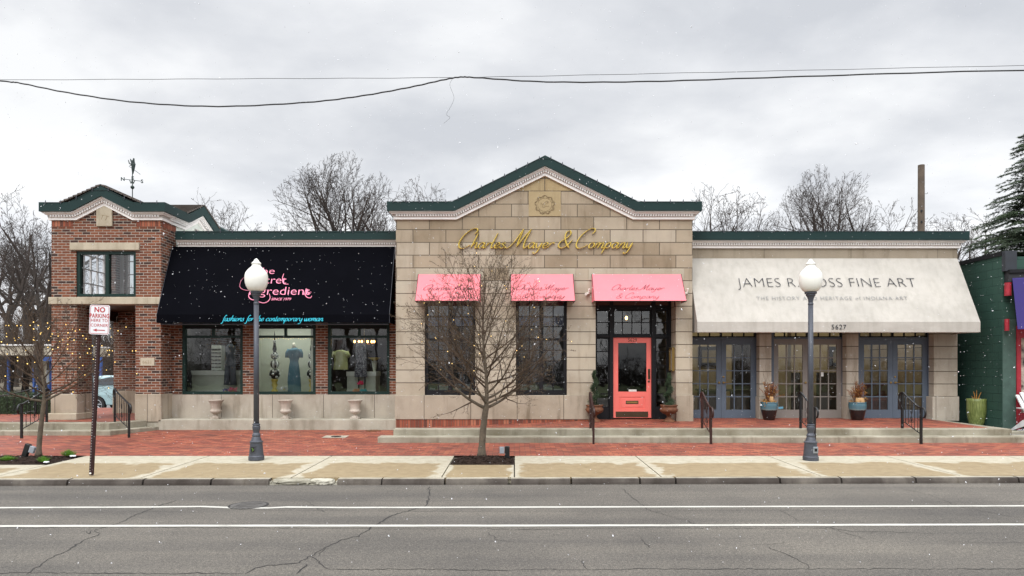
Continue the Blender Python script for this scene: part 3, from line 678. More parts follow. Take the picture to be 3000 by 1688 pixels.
def window(parent, x0, x1, z0, z1, Y, frame_mat, glass, fw=.06, cols=(), rows=(), mw=.022, thick=(), name='window', depth=.07):
    """frame + bars; cols / rows are absolute positions; thick holds (axis, pos, width)"""
    mb = MB()
    mb.box(x0, x0+fw, Y, Y+depth, z0, z1); mb.box(x1-fw, x1, Y, Y+depth, z0, z1)
    mb.box(x0+fw, x1-fw, Y, Y+depth, z0, z0+fw); mb.box(x0+fw, x1-fw, Y, Y+depth, z1-fw, z1)
    for (ax, p, w) in thick:
        if ax == 'v': mb.box(p-w/2, p+w/2, Y+.006, Y+depth-.006, z0+fw, z1-fw)
        else: mb.box(x0+fw, x1-fw, Y+.003, Y+depth-.003, p-w/2, p+w/2)
    for c in cols: mb.box(c-mw/2, c+mw/2, Y+.015, Y+depth-.02, z0+fw, z1-fw)
    for r in rows: mb.box(x0+fw, x1-fw, Y+.018, Y+depth-.023, r-mw/2, r+mw/2)
    w_ = mb.build(name, frame_mat, parent)
    MB().quad((x0+fw*.5, Y+depth*.55, z0+fw*.5), (x1-fw*.5, Y+depth*.55, z0+fw*.5), (x1-fw*.5, Y+depth*.55, z1-fw*.5), (x0+fw*.5, Y+depth*.55, z1-fw*.5)).build('glass', glass, w_)
    return w_
def awning(parent, x0, x1, yt, zt, yf, zf, zb, mat, sag=.012, name='awning', seed=0):
    mb = MB(); nx = max(6, int((x1-x0)/.25)); ny = 8
    def pt(u, v):
        x = x0+(x1-x0)*u; y = yt+(yf-yt)*v; z = zt+(zf-zt)*v
        s_ = sag*(math.sin(math.pi*v)*(.5+.5*math.cos(u*math.pi*2*round((x1-x0)/1.1))))*-1
        s_ += sag*.5*mnoise.noise(Vector((x*1.3, v*2, seed)))*math.sin(math.pi*v)
        return (x, y, z+s_)
    b = 0
    for j in range(ny+1):
        for i in range(nx+1): mb.v.append(pt(i/nx, j/ny))
    for j in range(ny):
        for i in range(nx): k = j*(nx+1)+i; mb.f.append((k, k+nx+1, k+nx+2, k+1)); mb.m.append(0)
    if zb < zf-.001:
        b = len(mb.v)
        for j in range(3):
            for i in range(nx+1):
                x = x0+(x1-x0)*i/nx; mb.v.append((x, yf-.002+.006*mnoise.noise(Vector((x*2, j, seed+4)))*(j/2), zf+(zb-zf)*j/2))
        for j in range(2):
            for i in range(nx): k = b+j*(nx+1)+i; mb.f.append((k, k+nx+1, k+nx+2, k+1)); mb.m.append(0)
    for x in (x0, x1):
        q = [(x, yt, zt), (x, yf, zf)]
        if zb < zf-.001: q.append((x, yf, zb))
        q.append((x, yt, zb if zb < zf-.001 else zf))
        mb.add(q, [tuple(range(len(q)))])
    o = mb.build(name, mat, parent); s = o.modifiers.new('thickness', 'SOLIDIFY'); s.thickness = .006; s.offset = 0
    return o
# ------------------------------------------------------------------ lettering
def text_mesh(name, body, size, mat, parent, mapf, shear=0, offset=0, depth=.004, align='CENTER', space=1.0, wscale=1.0, thick=None, fit=None):
    c = bpy.data.curves.new(name, 'FONT'); c.body = body; c.size = size; c.shear = shear; c.offset = offset; c.align_x = align; c.space_character = space
    c.extrude = depth/2; c.resolution_u = 4
    o = bpy.data.objects.new(name, c); col.objects.link(o)
    dg = bpy.context.evaluated_depsgraph_get(); me = bpy.data.meshes.new_from_object(o.evaluated_get(dg)); bpy.data.objects.remove(o)
    if fit: xs_ = [v.co.x for v in me.vertices]; wscale = fit/(max(xs_)-min(xs_))
    L0 = origin_of(parent) if parent else Vector((0, 0, 0))
    for v in me.vertices: v.co = Vector(mapf(v.co.x*wscale, v.co.y, v.co.z))-L0
    me.materials.clear(); me.materials.append(mat); me.name = name
    o = bpy.data.objects.new(name, me); col.objects.link(o); o.parent = parent; return o
BOWL = [(.85,.75),(.6,1.0),(.25,.85),(.08,.4),(.25,.02),(.55,.12),(.85,.75)]
TAIL = [(.92,1.0),(.82,.3),(.92,.0),(1.1,.2)]
GL = {
'a': ([BOWL, TAIL], 1.12), 'c': ([[(.8,.78),(.55,1.0),(.15,.75),(.1,.25),(.4,0),(.9,.35)]], .92), 'd': ([BOWL, [(1.1,2.0),(.9,.9),(.85,.25),(1,.0),(1.2,.3)]], 1.15),
'e': ([[(.05,.3),(.55,.5),(.75,.82),(.5,1.0),(.17,.7),(.17,.2),(.45,0),(.95,.35)]], .92), 'f': ([[(1.05,1.75),(.85,2.0),(.6,1.7),(.42,.8),(.3,-.3),(.1,-.85),(-.15,-.7)],[(.1,.95),(.8,1.0)]], .72),
'g': ([BOWL, [(.92,1.0),(.82,0),(.6,-.8),(.2,-.95),(.02,-.65)]], 1.08), 'h': ([[(.42,2.0),(.2,1.0),(.05,0)],[(.1,.35),(.4,.9),(.68,.95),(.72,.6),(.66,.15),(.82,0),(1.05,.3)]], 1.02),
'i': ([[(0,.6),(.2,1.0),(.12,.25),(.26,0),(.5,.3)],[(.29,1.42),(.33,1.52)]], .48), 'l': ([[(.42,2.0),(.2,1.1),(.12,.3),(.28,0),(.5,.3)]], .48),
'n': ([[(.16,1.0),(.02,0)],[(.08,.35),(.38,.92),(.62,.95),(.68,.6),(.62,.15),(.78,0),(1.0,.3)]], .98),
'm': ([[(.16,1.0),(.02,0)],[(.08,.35),(.35,.92),(.56,.95),(.6,.6),(.5,0)],[(.56,.35),(.85,.92),(1.08,.95),(1.14,.6),(1.08,.15),(1.24,0),(1.46,.3)]], 1.45),
'o': ([[(.55,1.0),(.2,.85),(.08,.4),(.25,.02),(.6,.12),(.8,.6),(.55,1.0)]], .92), 'p': ([[(.2,1.0),(.05,0),(-.1,-1.0)],[(.1,.4),(.42,.96),(.75,.85),(.75,.3),(.45,0),(.1,.15)]], .98),
'r': ([[(.16,1.0),(.02,0)],[(.08,.4),(.34,.9),(.6,1.0),(.68,.82)]], .7), 's': ([[(.62,.82),(.42,1.0),(.2,.8),(.52,.42),(.45,.03),(.15,0),(0,.2)]], .72),
't': ([[(.36,1.65),(.16,.4),(.28,0),(.55,.3)],[(0,1.0),(.6,1.02)]], .56), 'w': ([[(0,1.0),(.05,.3),(.25,0),(.5,.4),(.62,1.0)],[(.62,1.0),(.62,.3),(.82,0),(1.1,.4),(1.17,1.0)]], 1.28),
'y': ([[(.05,1.0),(.1,.35),(.3,.03),(.6,.3),(.78,1.0)],[(.82,1.0),(.68,.1),(.45,-.75),(.12,-.98),(-.08,-.7)]], .95),
'C': ([[(1.35,1.6),(1.55,1.9),(1.4,2.2),(.95,2.15),(.4,1.6),(.1,.9),(.12,.3),(.45,-.03),(1.0,.15),(1.3,.4)]], 1.42),
'M': ([[(-.45,.25),(-.3,.02),(.05,.12),(.5,1.0),(.85,2.15)],[(.87,2.15),(.82,1.2),(.78,.25)],[(.78,.15),(1.2,1.2),(1.7,2.15)],[(1.7,2.15),(1.5,1.0),(1.5,.25),(1.66,0),(1.95,.3)]], 1.95),
'&': ([[(1.35,.95),(1.0,.3),(.5,0),(.1,.25),(.2,.75),(.7,1.15),(.95,1.6),(.75,1.95),(.45,1.75),(.5,1.2),(.8,.6),(1.3,.0)]], 1.4),
'T': ([[(-.1,1.8),(.2,2.05),(.9,1.95),(1.4,2.1)],[(.75,2.0),(.55,1.0),(.4,0)]], 1.1), 'S': ([[(1.15,1.7),(.9,2.05),(.45,1.9),(.35,1.4),(.85,.9),(.85,.3),(.4,0),(-.2,.1),(-.9,.2),(-1.25,.75),(-.95,1.3),(-.5,1.25)]], 1.1),
'I': ([[(.45,2.0),(.25,1.0),(.1,0),(-.3,-.5),(-.9,-.3),(-1.0,.2),(-.6,.5)]], .55), 'K': ([[(.3,2.0),(0,0)],[(1.1,2),(.2,1)],[(.4,1.1),(1.0,0)]], 1.1),
'.': ([[(.05,.02),(.1,.06)]], .3), ' ': ([], .6),
'E': ([[(1.25,1.7),(1.3,2.0),(.9,2.15),(.55,1.8),(.7,1.25),(.95,1.15)],[(.95,1.15),(.4,1.0),(.1,.5),(.35,.05),(.9,.05),(1.4,.5)]], 1.35),
}
def catmull(pts, k=7):
    if len(pts) < 3: return [Vector(p) for p in pts]
    P_ = [Vector(p) for p in pts]; P_ = [P_[0]*2-P_[1]]+P_+[P_[-1]*2-P_[-2]]; out = []
    for i in range(1, len(P_)-2):
        for j in range(k):
            t_ = j/k; a_, b_, c_, d_ = P_[i-1:i+3]
            out.append(.5*((2*b_)+(c_-a_)*t_+(2*a_-5*b_+4*c_-d_)*t_*t_+(3*b_-3*c_+d_-a_)*t_**3))
    out.append(P_[-2]); return out
def script(name, body, xh, mat, parent, mapf, slant=.28, thin=.03, thick=.14, depth=.003, align='C', relief=False, space=1.0, cx=1.0, capscale=1.0, nib=.9, fit=None, asc=1.0):
    """hand lettering from pen strokes; xh = x height in metres"""
    if fit:
        tot = sum(GL[ch][1]*(capscale*(.86 if capscale != 1 else 1) if ch.isupper() or ch == '&' else 1) for ch in body)*space; cx = fit/xh/tot
    x = 0; st = []
    for ch in body:
        g, adv = GL[ch]
        q = capscale if ch.isupper() or ch == '&' else 1
        for s_ in g: st.append([(x+p[0]*q*cx*(.86 if q != 1 else 1), (p[1]*q if (q != 1 or p[1] <= 1) else 1+(p[1]-1)*asc)) for p in s_])
        x += adv*q*cx*space*(.86 if q != 1 else 1)
    x0 = -x/2 if align == 'C' else 0
    mb = MB(); eps = 0
    for s_ in st:
        pts = catmull(s_); eps += .00015
        k = len(pts); lft = []; rgt = []
        for i in range(k):
            d = pts[min(i+1, k-1)]-pts[max(i-1, 0)]
            if d.length < 1e-6: d = Vector((0, 1))
            d.normalize(); w = thin+(thick-thin)*abs(math.sin(math.atan2(d.y, d.x)-(nib-.6)))**1.3
            w *= min(1, .45+min(i, k-1-i)*.25)/2
            nn = Vector((-d.y, d.x)); lft.append(pts[i]+nn*w); rgt.append(pts[i]-nn*w)
        b = len(mb.v)
        for i in range(k):
            c = pts[i]
            for (q, dz) in (((lft[i]), 0), ((lft[i]), depth*.55), (c, depth*(1 if relief else .56)), ((rgt[i]), depth*.55), ((rgt[i]), 0)):
                mb.v.append(mapf((x0+q.x+slant*q.y)*xh, q.y*xh, dz+eps))
        for i in range(k-1):
            for j in range(4): mb.f.append((b+i*5+j, b+(i+1)*5+j, b+(i+1)*5+j+1, b+i*5+j+1)); mb.m.append(0)
        mb.f.append(tuple(b+j for j in range(5))); mb.m.append(0); mb.f.append(tuple(b+(k-1)*5+j for j in range(4, -1, -1))); mb.m.append(0)
    return fix_normals(mb.build(name, mat, parent))
def plane_map(o, U, V, lift=.01):
    U = Vector(U).normalized(); V = Vector(V).normalized(); n = U.cross(V).normalized(); o = Vector(o)
    return lambda u, v, d: tuple(o+U*u+V*v+n*(d+lift))
def slope_map(px, py, yt, zt, yf, zf, lift=.016):
    """point on an awning slope that appears at (px,py)"""
    a_, b_ = 0, 1
    for _ in range(40):
        m = (a_+b_)/2; y = yt+(yf-yt)*m; z = zt+(zf-zt)*m
        if CY-(z-H)*F/y < py: a_ = m
        else: b_ = m
    y = yt+(yf-yt)*a_; z = zt+(zf-zt)*a_
    return plane_map((X(px, y), y, z), (1, 0, 0), (0, yt-yf, zt-zf), lift), y
# ================================================================== CORNER TOWER
YT = 17.0
tw = empty('corner_tower', (-10.17, 18.4, .35), 'open brick corner tower with green gabled roof and a wide green framed upper window', 'tower')
xa, xb, xc, xd = X(151, YT), X(226, YT), X(397, YT), X(472, YT)
XL_E = X(463, 16.98)-.004; zband0, zband1 = Z(892, YT), Z(871, YT); zfr = Z(646, YT); zbase = Z(1154.5, YT); YB = YT+2.72
mb = MB()
mb.box(xa, xb, YT, YT+.6, zbase, zband0); mb.box(xc, xd, YT, YT+.5, zbase, zband0)
wx0, wx1, wz0, wz1 = X(223, YT), X(398, YT), Z(869.5, YT), Z(735.6, YT)
mb.wall(xa, xd, zband1, zfr, YT, YT+.3, [(wx0, wx1, wz0, wz1)])
gp = [(X(226, YT), zfr), (X(390, YT), zfr), (X(308, YT), Z(600, YT))]
mb.prism(gp, FR(YT), -.3, 0)
# side and back walls
mb.box(xd-.3, xd, YT+.3, YT+.75, zband0-.02, zfr); mb.box(xd-.3, xd-.002, YT+.5, YB, .3, zband0-.02)
mb.wall(YT+.3, YB, zband0, zfr, -.3, 0, [(YT+.75, YB-.5, wz0+.1, wz1+.45)], mapf=lambda s, z, n: (xa-n, s, z))
mb.wall(xa+.3, xd-.3, zband0, zfr, YB-.3, YB, [(xa+.42, xd-.6, wz0+.15, wz1+.5)])
mb.box(xa+.12, xa+.9, YB-.3, YB, zbase, zband0); mb.box(xa+.9, xd-.3, YB-.3, YB, zbase, zband0) if False else None
mb.box(xd-1.35, xd-.3, YB-.3, YB, zbase, zband0)
fix_normals(mb.build('brick_wall', M['brick'], tw))
MB().wall(YT+.75, YB, zband0, zfr, -.28, 0, [], mapf=SD(xd)).build('side_cladding', M['siding'], tw)
sg = YT+1.95; mb = MB(); mb.prism([(sg-.85, zfr), (sg+.85, zfr), (sg, zfr+.48)], SD(xd), -.3, 0)
fix_normals(mb.build('gable_cladding', M['siding'], tw))
mb = MB()
for k in range(6): mb.box(xd, xd+.03, sg-.17, sg+.17, zfr-.1+k*.045, zfr-.1+k*.045+.025)
mb.build('louvre_vent', M['dent_gap'], tw)
mb = MB()
for (a_, b_, c_, d_) in ((xa-.012, xb+.008, YT-.02, YT+.6), (xc-.012, xd+.012, YT-.02, YT+.6), (xa+.1, xa+.92, YB-.32, YB+.02), (xd-1.37, xd-.32, YB-.32, YB+.02)): MB().box(a_, b_, c_, d_, .3, zbase).build('stone_base', M['dado'], tw, bevel=.015)
MB().box(-9.22, XL_E, 17.005, 17.6, -.02, .352).build('base_infill', M['ledge'], tw, bevel=.01)
mb = MB(); mb.box(xa-.10, xb+.03, YT-.08, YT+.66, .345, Z(1212, YT)+.01); mb.build('plinth', M['stone'], tw, bevel=.02)
mb = MB(); mb.box(xa-.05, xd+.0, YT-.05, YT+.32, zband0, zband1-.002); mb.build('stone_band', M['stone'], tw, bevel=.012)
MB().box(X(207, YT), X(410, YT), YT-.05, YT+.1, Z(733.7, YT), Z(711.7, YT)).build('lintel', M['stone'], tw, bevel=.012)
mb = MB(); mb.prism([(X(285, YT), Z(664, YT)), (X(331, YT), Z(664, YT)), (X(331, YT), Z(616, YT)), (X(308, YT), Z(603, YT)), (X(285, YT), Z(616, YT))], FR(YT), -.05, .05)
ks = fix_normals(mb.build('keystone', M['stone'], tw, bevel=.008))
text_mesh('monogram', 'TT', .18, M['carveline'], ks, plane_map((X(306, YT), YT-.05, Z(646, YT)), (1, 0, -.18), (0.18, 0, 1), .001), offset=-.004, shear=.2)
MB().box(X(412, YT), X(453, YT), YT-.018, YT+.05, Z(1072, YT), Z(1049, YT)).build('number_plaque', M['stone'], tw, bevel=.006)
text_mesh('plaque_digits', '6631', .12, M['carveline'], tw, plane_map((X(432.5, YT), YT-.018, Z(1066, YT)), (1, 0, 0), (0, 0, 1), .001), offset=-.002)
for q_ in ((xa+.02, X(213, YT), YT-.006, YT+.02), (X(400, YT), xd-.02, YT-.006, YT+.02), (xd-.05, xd+.006, YT+.03, YT+.74)): MB().box(*q_, Z(664, YT), Z(648, YT)).build('soldier_course', M['soldier'], tw)
MB().box(xa+.02, xd-.02, YT+.03, YB-.02, zband0+.005, zband0+.12).build('porch_ceiling', M['bronze'], tw)
MB().box(xa+.02, xd-.3, YT+.3, YB-.3, zfr-.06, zfr-.02).build('upper_ceiling', M['room_white'], tw)
MB().box(xa+.05, xa+.25, YT+.6, YB-.3, zband0-.28, zband0-.001).build('porch_beam', M['bronze'], tw)
MB().box(xa+.25, xd-.3, YB-.28, YB-.04, zband0-.28, zband0-.001).build('porch_beam', M['bronze'], tw)
window(tw, wx0, wx1, wz0, wz1, YT+.03, M['green_frame'], M['glass_pale'], .075, thick=[('v', X(311, YT), .085)], depth=.12)
bx0, bx1 = xa+.55, xd-.6
window(tw, xa+.42, bx1, wz0+.15, wz1+.5, YB-.2, M['white'], M['glass'], .05, cols=[xa+.42+(bx1-xa-.42)*k/6 for k in range(1, 6)], rows=[wz0+.15+(wz1-wz0+.35)*k/4 for k in range(1, 4)], mw=.025)
mb = MB(); sa, sb, sc0, sc1 = YT+.75, YB-.5, wz0+.1, wz1+.45
for k in range(6): y_ = sa+(sb-sa)*k/5; mb.box(xa+.12, xa+.17, y_-.015, y_+.015, sc0, sc1)
for k in range(5): z_ = sc0+(sc1-sc0)*k/4; mb.box(xa+.125, xa+.165, sa, sb, z_-.015, z_+.015)
mb.build('side_window', M['white'], tw)
MB().wall(xa+.31, xd-.31, zband0+.13, zfr-.07, YB-.315, YB-.305, [(xa+.42, xd-.6, wz0+.15, wz1+.5)]).build('interior_lining', M['room_white'], tw)
e = .0
cornice(tw, [(xa-.0, zfr), (X(226, YT), zfr), (X(308, YT), Z(604, YT)), (X(390, YT), zfr), (xd, zfr)], FR(YT), .28, (1, 1))
cornice(tw, [(YT+.281, zfr), (sg-.78, zfr), (sg, zfr+.36), (sg+.78, zfr), (YB, zfr)], SD(xd), .28, (0, 1), eps=-.003)
cornice(tw, [(-YB, zfr), (-YT-.281, zfr)], lambda s, z, n: (xa-n, -s, z), .28, (1, 0), eps=-.004)
# tiled cross-gable roof
rf = MB(); zr = zfr+.385; pk = Z(604, YT)+.47; gx = X(308, YT)
def tiled(mb, p, q, r, s, rows=9):     # p,q lower edge; s,r upper edge -> lapped courses
    p, q, r, s = map(Vector, (p, q, r, s)); n_ = (q-p).cross(s-p).normalized()
    if n_.z < 0: n_ = -n_
    for k in range(rows):
        a0, a1 = p.lerp(s, k/rows), q.lerp(r, k/rows); b0, b1 = p.lerp(s, (k+1.15)/rows), q.lerp(r, (k+1.15)/rows)
        mb.add([a0+n_*.05, a1+n_*.05, b1+n_*.02, b0+n_*.02, a0, a1, b1, b0], [(0, 1, 2, 3), (0, 4, 5, 1), (1, 5, 6, 2), (3, 2, 6, 7), (0, 3, 7, 4), (4, 7, 6, 5)])
y0, y1 = YT-.2, YB+.2
sl = (pk-zr)/1.0
tiled(rf, (gx-1.0, y0, zr), (gx-1.0, y1, zr), (gx, y1, pk), (gx, y0, pk)); tiled(rf, (gx+1.0, y0, zr), (gx+1.0, y1, zr), (gx, y1, pk), (gx, y0, pk))
x0_, x1_ = xa-.2, xd+.2
tiled(rf, (x0_, sg-1.0, zr), (x1_, sg-1.0, zr), (x1_, sg, pk), (x0_, sg, pk)); tiled(rf, (x0_, sg+1.0, zr), (x1_, sg+1.0, zr), (x1_, sg, pk), (x0_, sg, pk))
rf.build('tiled_roof', M['roof_tile'], tw)
MB().box(xa+.1, xd-.1, YT+.1, YB-.1, zfr+.2, zr-.02).build('roof_deck', M['cap'], tw)
mb = MB(); mb.prism([(X(585, 20.6), Z(640, 20.6)), (X(612, 20.6), Z(648, 20.6)), (X(690, 20.6), Z(692, 20.6)), (X(585, 20.6), Z(692, 20.6))], FR(20.6), -1.2, 0); mb.build('rear_roof', M['cap'], tw)
# weather vane
vx, vy, vz = X(388, 18.4), 18.4, Z(592, 18.4)
wv = empty('weather_vane', (vx, vy, vz), 'black weather vane with letters and a horned figure on the tower roof', 'weather vane')
u = .0092
MB().tube([(vx, vy, vz-.35), (vx, vy, Z(508, 18.4))], .012, 8).build('rod', M['vane'], wv)
MB().sphere((vx, vy, Z(549, 18.4)), .05, 14).build('ball', M['vane'], wv, smooth=True)
zc_ = Z(528, 18.4); mb = MB()
dirs = [('W', (-.10, .17)), ('N', (-.17, -.10)), ('E', (.10, -.17)), ('S', (.17, .10))]
for ch, (dx, dy) in dirs:
    mb.tube([(vx, vy, zc_), (vx+dx, vy+dy, zc_)], .008, 6)
mb.build('arms', M['vane'], wv)
for ch, (dx, dy) in dirs:
    text_mesh('letter', ch, .13, M['vane'], wv, plane_map((vx+dx*1.15, vy+dy*1.15, zc_-.045), (1, .2, 0), (0, 0, 1), 0), depth=.012, offset=.004)
mb = MB(); pp = lambda a_, b_: P(a_, b_, 18.4)
mb.tube([pp(389, 510), pp(390, 495), pp(391, 482), pp(390, 472)], [.018, .045, .06, .035], 8, flat=.5)
mb.tube([pp(391, 476), pp(392, 464)], [.035, .018], 8); mb.tube([pp(388, 480), pp(384, 471), pp(382, 466)], [.03, .02, .012], 8); mb.tube([pp(386, 482), pp(379, 479), pp(376, 469)], [.02, .015, .008], 6); mb.tube([pp(387, 484), pp(380, 485)], [.015, .008], 6)
mb.sphere(pp(387, 473), .035, 10, sc=(1, .5, 1)); mb.build('figure', M['vane'], wv)
mb = MB(); mb.tube([pp(378, 487), pp(411, 511)], .007, 6); mb.build('spear', M['vane'], wv)
# ================================================================== LEFT SHOP (brick, black awning)
ls = empty('brick_shop', (-5.9, 18, .35), 'low brick shop with three wide display windows under a huge black awning', 'shop building')
XL, XRR = xd, X(1160, YC)
zd0, zd1 = .36, Z(1156.5, YW)
WH = [(X(533, YW), X(711.5, YW), Z(1156, YW), Z(946, YW)), (X(745, YW), X(925, YW), Z(1156, YW), Z(946, YW)), (X(960, YW), X(1141.5, YW), Z(1156, YW), Z(946, YW))]
ztop = Z(726, YW)
mb = MB(); mb.wall(XL, XRR+.6, zd1, ztop, YW, YW+.25, WH); mb.build('brick_wall', M['brick'], ls)
MB().box(XL, XRR+.5, YW-.03, YW+.2, zd0-.1, zd1).build('stone_dado', M['dado_w'], ls, bevel=.006)
MB().box(X(463, 16.98), XRR+.3, 16.98, YW+.1, -.05, zd0).build('ledge', M['ledge'], ls, bevel=.018)
MB().box(XL+.02, XRR+.3, YW-.03, YW+.0, Z(760, YW), ztop).build('head_board', M['white'], ls)
cornice(ls, [(XL+.17, ztop), (XRR+.01, ztop)], FR(YW), 9, (0, 0), scale=.96, capdepth=.5)
MB().box(XL, XRR, YW+.3, 27, ztop-.1, ztop+.1).build('flat_roof', M['parking'], ls)
MB().box(XL, XL+.2, YB, 27, -.3, ztop-.1).build('rear_side_wall', M['brick'], ls)
for (a_, b_, c_, d_) in WH:
    zt_ = Z(986.5, YW)
    window(ls, a_, b_, c_, d_, YW+.02, M['green_frame'], M['glass'], .075, thick=[('h', zt_, .062)], depth=.1).name = 'display_window'
    MB().box((a_+b_)/2-.03, (a_+b_)/2+.03, YW+.03, YW+.1, zt_+.03, d_-.07).build('transom_bar', M['green_frame'], ls)
    MB().box(a_+.07, b_-.07, YW+.025, YW+.1, Z(963, YW), d_-.07).build('transom_head', M['black_frame'], ls)
YTA, ZTA, YFA, ZFA, ZBA = 17.5, Z(723, 17.5), 16.73, Z(922, 16.73), Z(946, 16.73)
awning(ls, -8.765, -3.065, YTA, ZTA, YFA, ZFA, ZBA, M['black_cloth'])
MB().tube([(-8.7, YFA+.06, ZBA-.03), (-3.1, YFA+.06, ZBA-.03)], .016, 8).build('awning_pipe', M['lamp_metal'], ls)
for q_ in (-3.063, -8.767): MB().tube([(q_, YTA, ZTA+.005), (q_, YFA, ZFA+.004), (q_, YFA-.003, ZBA)], .005, 5).build('awning_seam', M['lamp_metal'], ls)
u = .0085
def sm(px, py): return slope_map(px, py, YTA, ZTA, YFA, ZFA, .018)[0]
def sign(body, px, py, xhpx, mapper, mat, parent, Y=17.1, name='lettering', **k): return script(name, body, xhpx*Y/F, mat, parent, mapper(px, py), align='L', **k)
uu = 17.1/F
text_mesh('lettering', 'The', .27, M['pink_ink'], ls, sm(741, 804), align='LEFT', offset=-.004, fit=62*uu)
text_mesh('lettering', 'Secret', .31, M['pink_ink'], ls, sm(735, 832), align='LEFT', offset=-.004, fit=101*uu)
text_mesh('lettering', 'Ingredient', .33, M['pink_ink'], ls, sm(727, 865), align='LEFT', offset=-.004, fit=174*uu)
sign('Inc.', 896, 862, 6, sm, M['pink_ink'], ls, slant=.3, thin=.12, thick=.24)
for sw in ([(732, 815), (716, 815), (706, 826), (704, 842), (714, 850), (734, 852), (752, 846)], [(731, 858), (730, 872), (742, 880), (758, 876)], [(790, 862), (792, 874), (786, 884), (774, 889), (760, 886), (752, 880)], [(832, 803), (828, 818), (832, 832), (846, 834)], [(898, 846), (894, 862), (900, 872), (910, 874), (914, 868)]):
    q = catmull(sw, 6); mb = MB(); mb.tube([sm(v.x, v.y)(0, 0, .002) for v in q], [.006+.004*math.sin(math.pi*i/(len(q)-1)) for i in range(len(q))], 5, flat=.4); mb.build('lettering', M['pink_ink'], ls)
text_mesh('lettering', 'SINCE 1979', .098, M['pink_ink'], ls, sm(794, 881), shear=.3, align='LEFT')
mpv = lambda px, py: plane_map((X(px, YFA), YFA-.012, Z(py, YFA)), (1, 0, 0), (0, 0, 1), .006)
script('lettering', 'fashions for the contemporary woman', 8.6*YFA/F, M['cyan_ink'], ls, mpv(651, 941), align='L', slant=.3, thin=.1, thick=.26, fit=296*YFA/F)
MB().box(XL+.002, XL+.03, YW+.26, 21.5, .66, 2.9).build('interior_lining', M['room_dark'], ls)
bpy.context.view_layer.update()
# ================================================================== CENTRE SHOP (limestone, gable)
cs = empty('stone_shop', (.74, 18, .3), 'gabled limestone shop with gold script lettering, three coral awnings and a coral door', 'shop building')
x0, x1 = X(1160, YC), X(2028.5, YC); zdd = Z(1158, YC); zmid = Z(823, YC); zf2 = Z(644, YC)
win = [(X(1244, YC), X(1392.6, YC), zdd, Z(862, YC)), (X(1511.5, YC), X(1661, YC), zdd, Z(862, YC))]
dr = (X(1745, YC), X(1980, YC), .2, Z(862, YC))
mb = MB(); mb.wall(x0, x1, zdd, zmid, YC, YC+.6, win+[(dr[0], dr[1], zdd, dr[3])])
fix_normals(mb.build('coursed_wall', M['course'], cs))
mb = MB(); mb.box(x0, x1, YC, YC+.6, zmid, zf2)
mb.build('ashlar_wall', M['ashlar'], cs)
mb = MB(); gpk = Z(516, YC); gz = Z(560, YC)
gl, gr, gm = X(1338, YC), X(1854, YC), X(1596, YC)
t_ = (gz-zf2)/(gpk-zf2)
mb.prism([(gl, zf2), (gr, zf2), (gr+(gm-gr)*t_, gz), (gl+(gm-gl)*t_, gz)], FR(YC), -.6, 0); fix_normals(mb.build('gable_wall', M['ashlar'], cs))
mb = MB(); mb.prism([(gl+(gm-gl)*t_, gz), (gr+(gm-gr)*t_, gz), (gm, gpk)], FR(YC), -.6, 0); fix_normals(mb.build('gable_wall', M['gable_stone'], cs))
mb = MB(); mb.box(x0-.025, dr[0], YC-.03, YC+.6, Z(1229, YC), zdd-.002); mb.build('stone_dado', M['dado'], cs, bevel=.012)
MB().box(dr[1], x1+.02, YC-.03, YC+.62, .1, zdd-.002).build('stone_dado', M['dado'], cs, bevel=.012)
MB().box(x0+.0, dr[0], YC-.012, YC+.5, .0, Z(1229, YC)).build('soldier_course', M['soldier'], cs)
# lintels of smoother stone, a few mm proud
mb = MB()
for (a_, b_) in ((1218, 1416), (1490, 1686), (1724, 2004)): MB().box(X(a_, YC), X(b_, YC), YC-.02, YC+.05, Z(822, YC), Z(788, YC)).build('lintel', M['lintel'], cs, bevel=.008)
# side walls and roof
MB().box(x0, x0+.3, YC+.6, 27, .0, zf2).build('side_wall', M['course'], cs); MB().box(x1-.3, x1, YC+.6, 27, 0, zf2).build('side_wall', M['course'], cs)
MB().box(x0+.3, x1-.3, YC+.6, 27, zf2-.25, zf2-.1).build('flat_roof', M['parking'], cs)
cornice(cs, [(x0, zf2), (gl, zf2), (gm, gpk), (gr, zf2), (x1, zf2)], FR(YC), .55, (1, 1))
mb = MB(); mb.prism([(gl+.3, zf2), (gr-.3, zf2), (gm, gpk-.1)], FR(YC), -4, -.6); fix_normals(mb.build('gable_roof', M['parking'], cs))
# carved panel with wreath and monogram
pn = MB().box(X(1549, YC), X(1643, YC), YC-.012, YC+.02, Z(634, YC), Z(561, YC)).build('carved_panel', M['carved'], cs, bevel=.004)
cxp, czp = X(1596, YC), Z(600, YC); mb = MB(); rr = random.Random(3)
for k in range(54):
    a_ = 2*math.pi*k/54; r0 = .215+.02*math.sin(a_*9)
    c = Vector((cxp+r0*1.02*math.cos(a_), YC-.016, czp+r0*.95*math.sin(a_)))
    d = Vector((math.cos(a_+1.2+rr.uniform(-.5, .5)), 0, math.sin(a_+1.2+rr.uniform(-.5, .5))))
    mb.tube([c-d*.035, c+Vector((d.z, 0, -d.x))*.012, c+d*.035], [.004, .009, .003], 5)
for k in range(26):
    a_ = 2*math.pi*k/26; c = Vector((cxp+.175*math.cos(a_), YC-.014, czp+.165*math.sin(a_))); a2 = a_+2*math.pi/26
    mb.tube([c, Vector((cxp+.175*math.cos(a2), YC-.014, czp+.165*math.sin(a2)))], .0045, 5)
mb.build('wreath', M['carveline'], pn)
script('monogram', 'C', .07, M['carveline'], pn, plane_map((cxp-.02, YC-.014, czp-.07), (1, 0, 0), (0, 0, 1), .001), thin=.1, thick=.25)
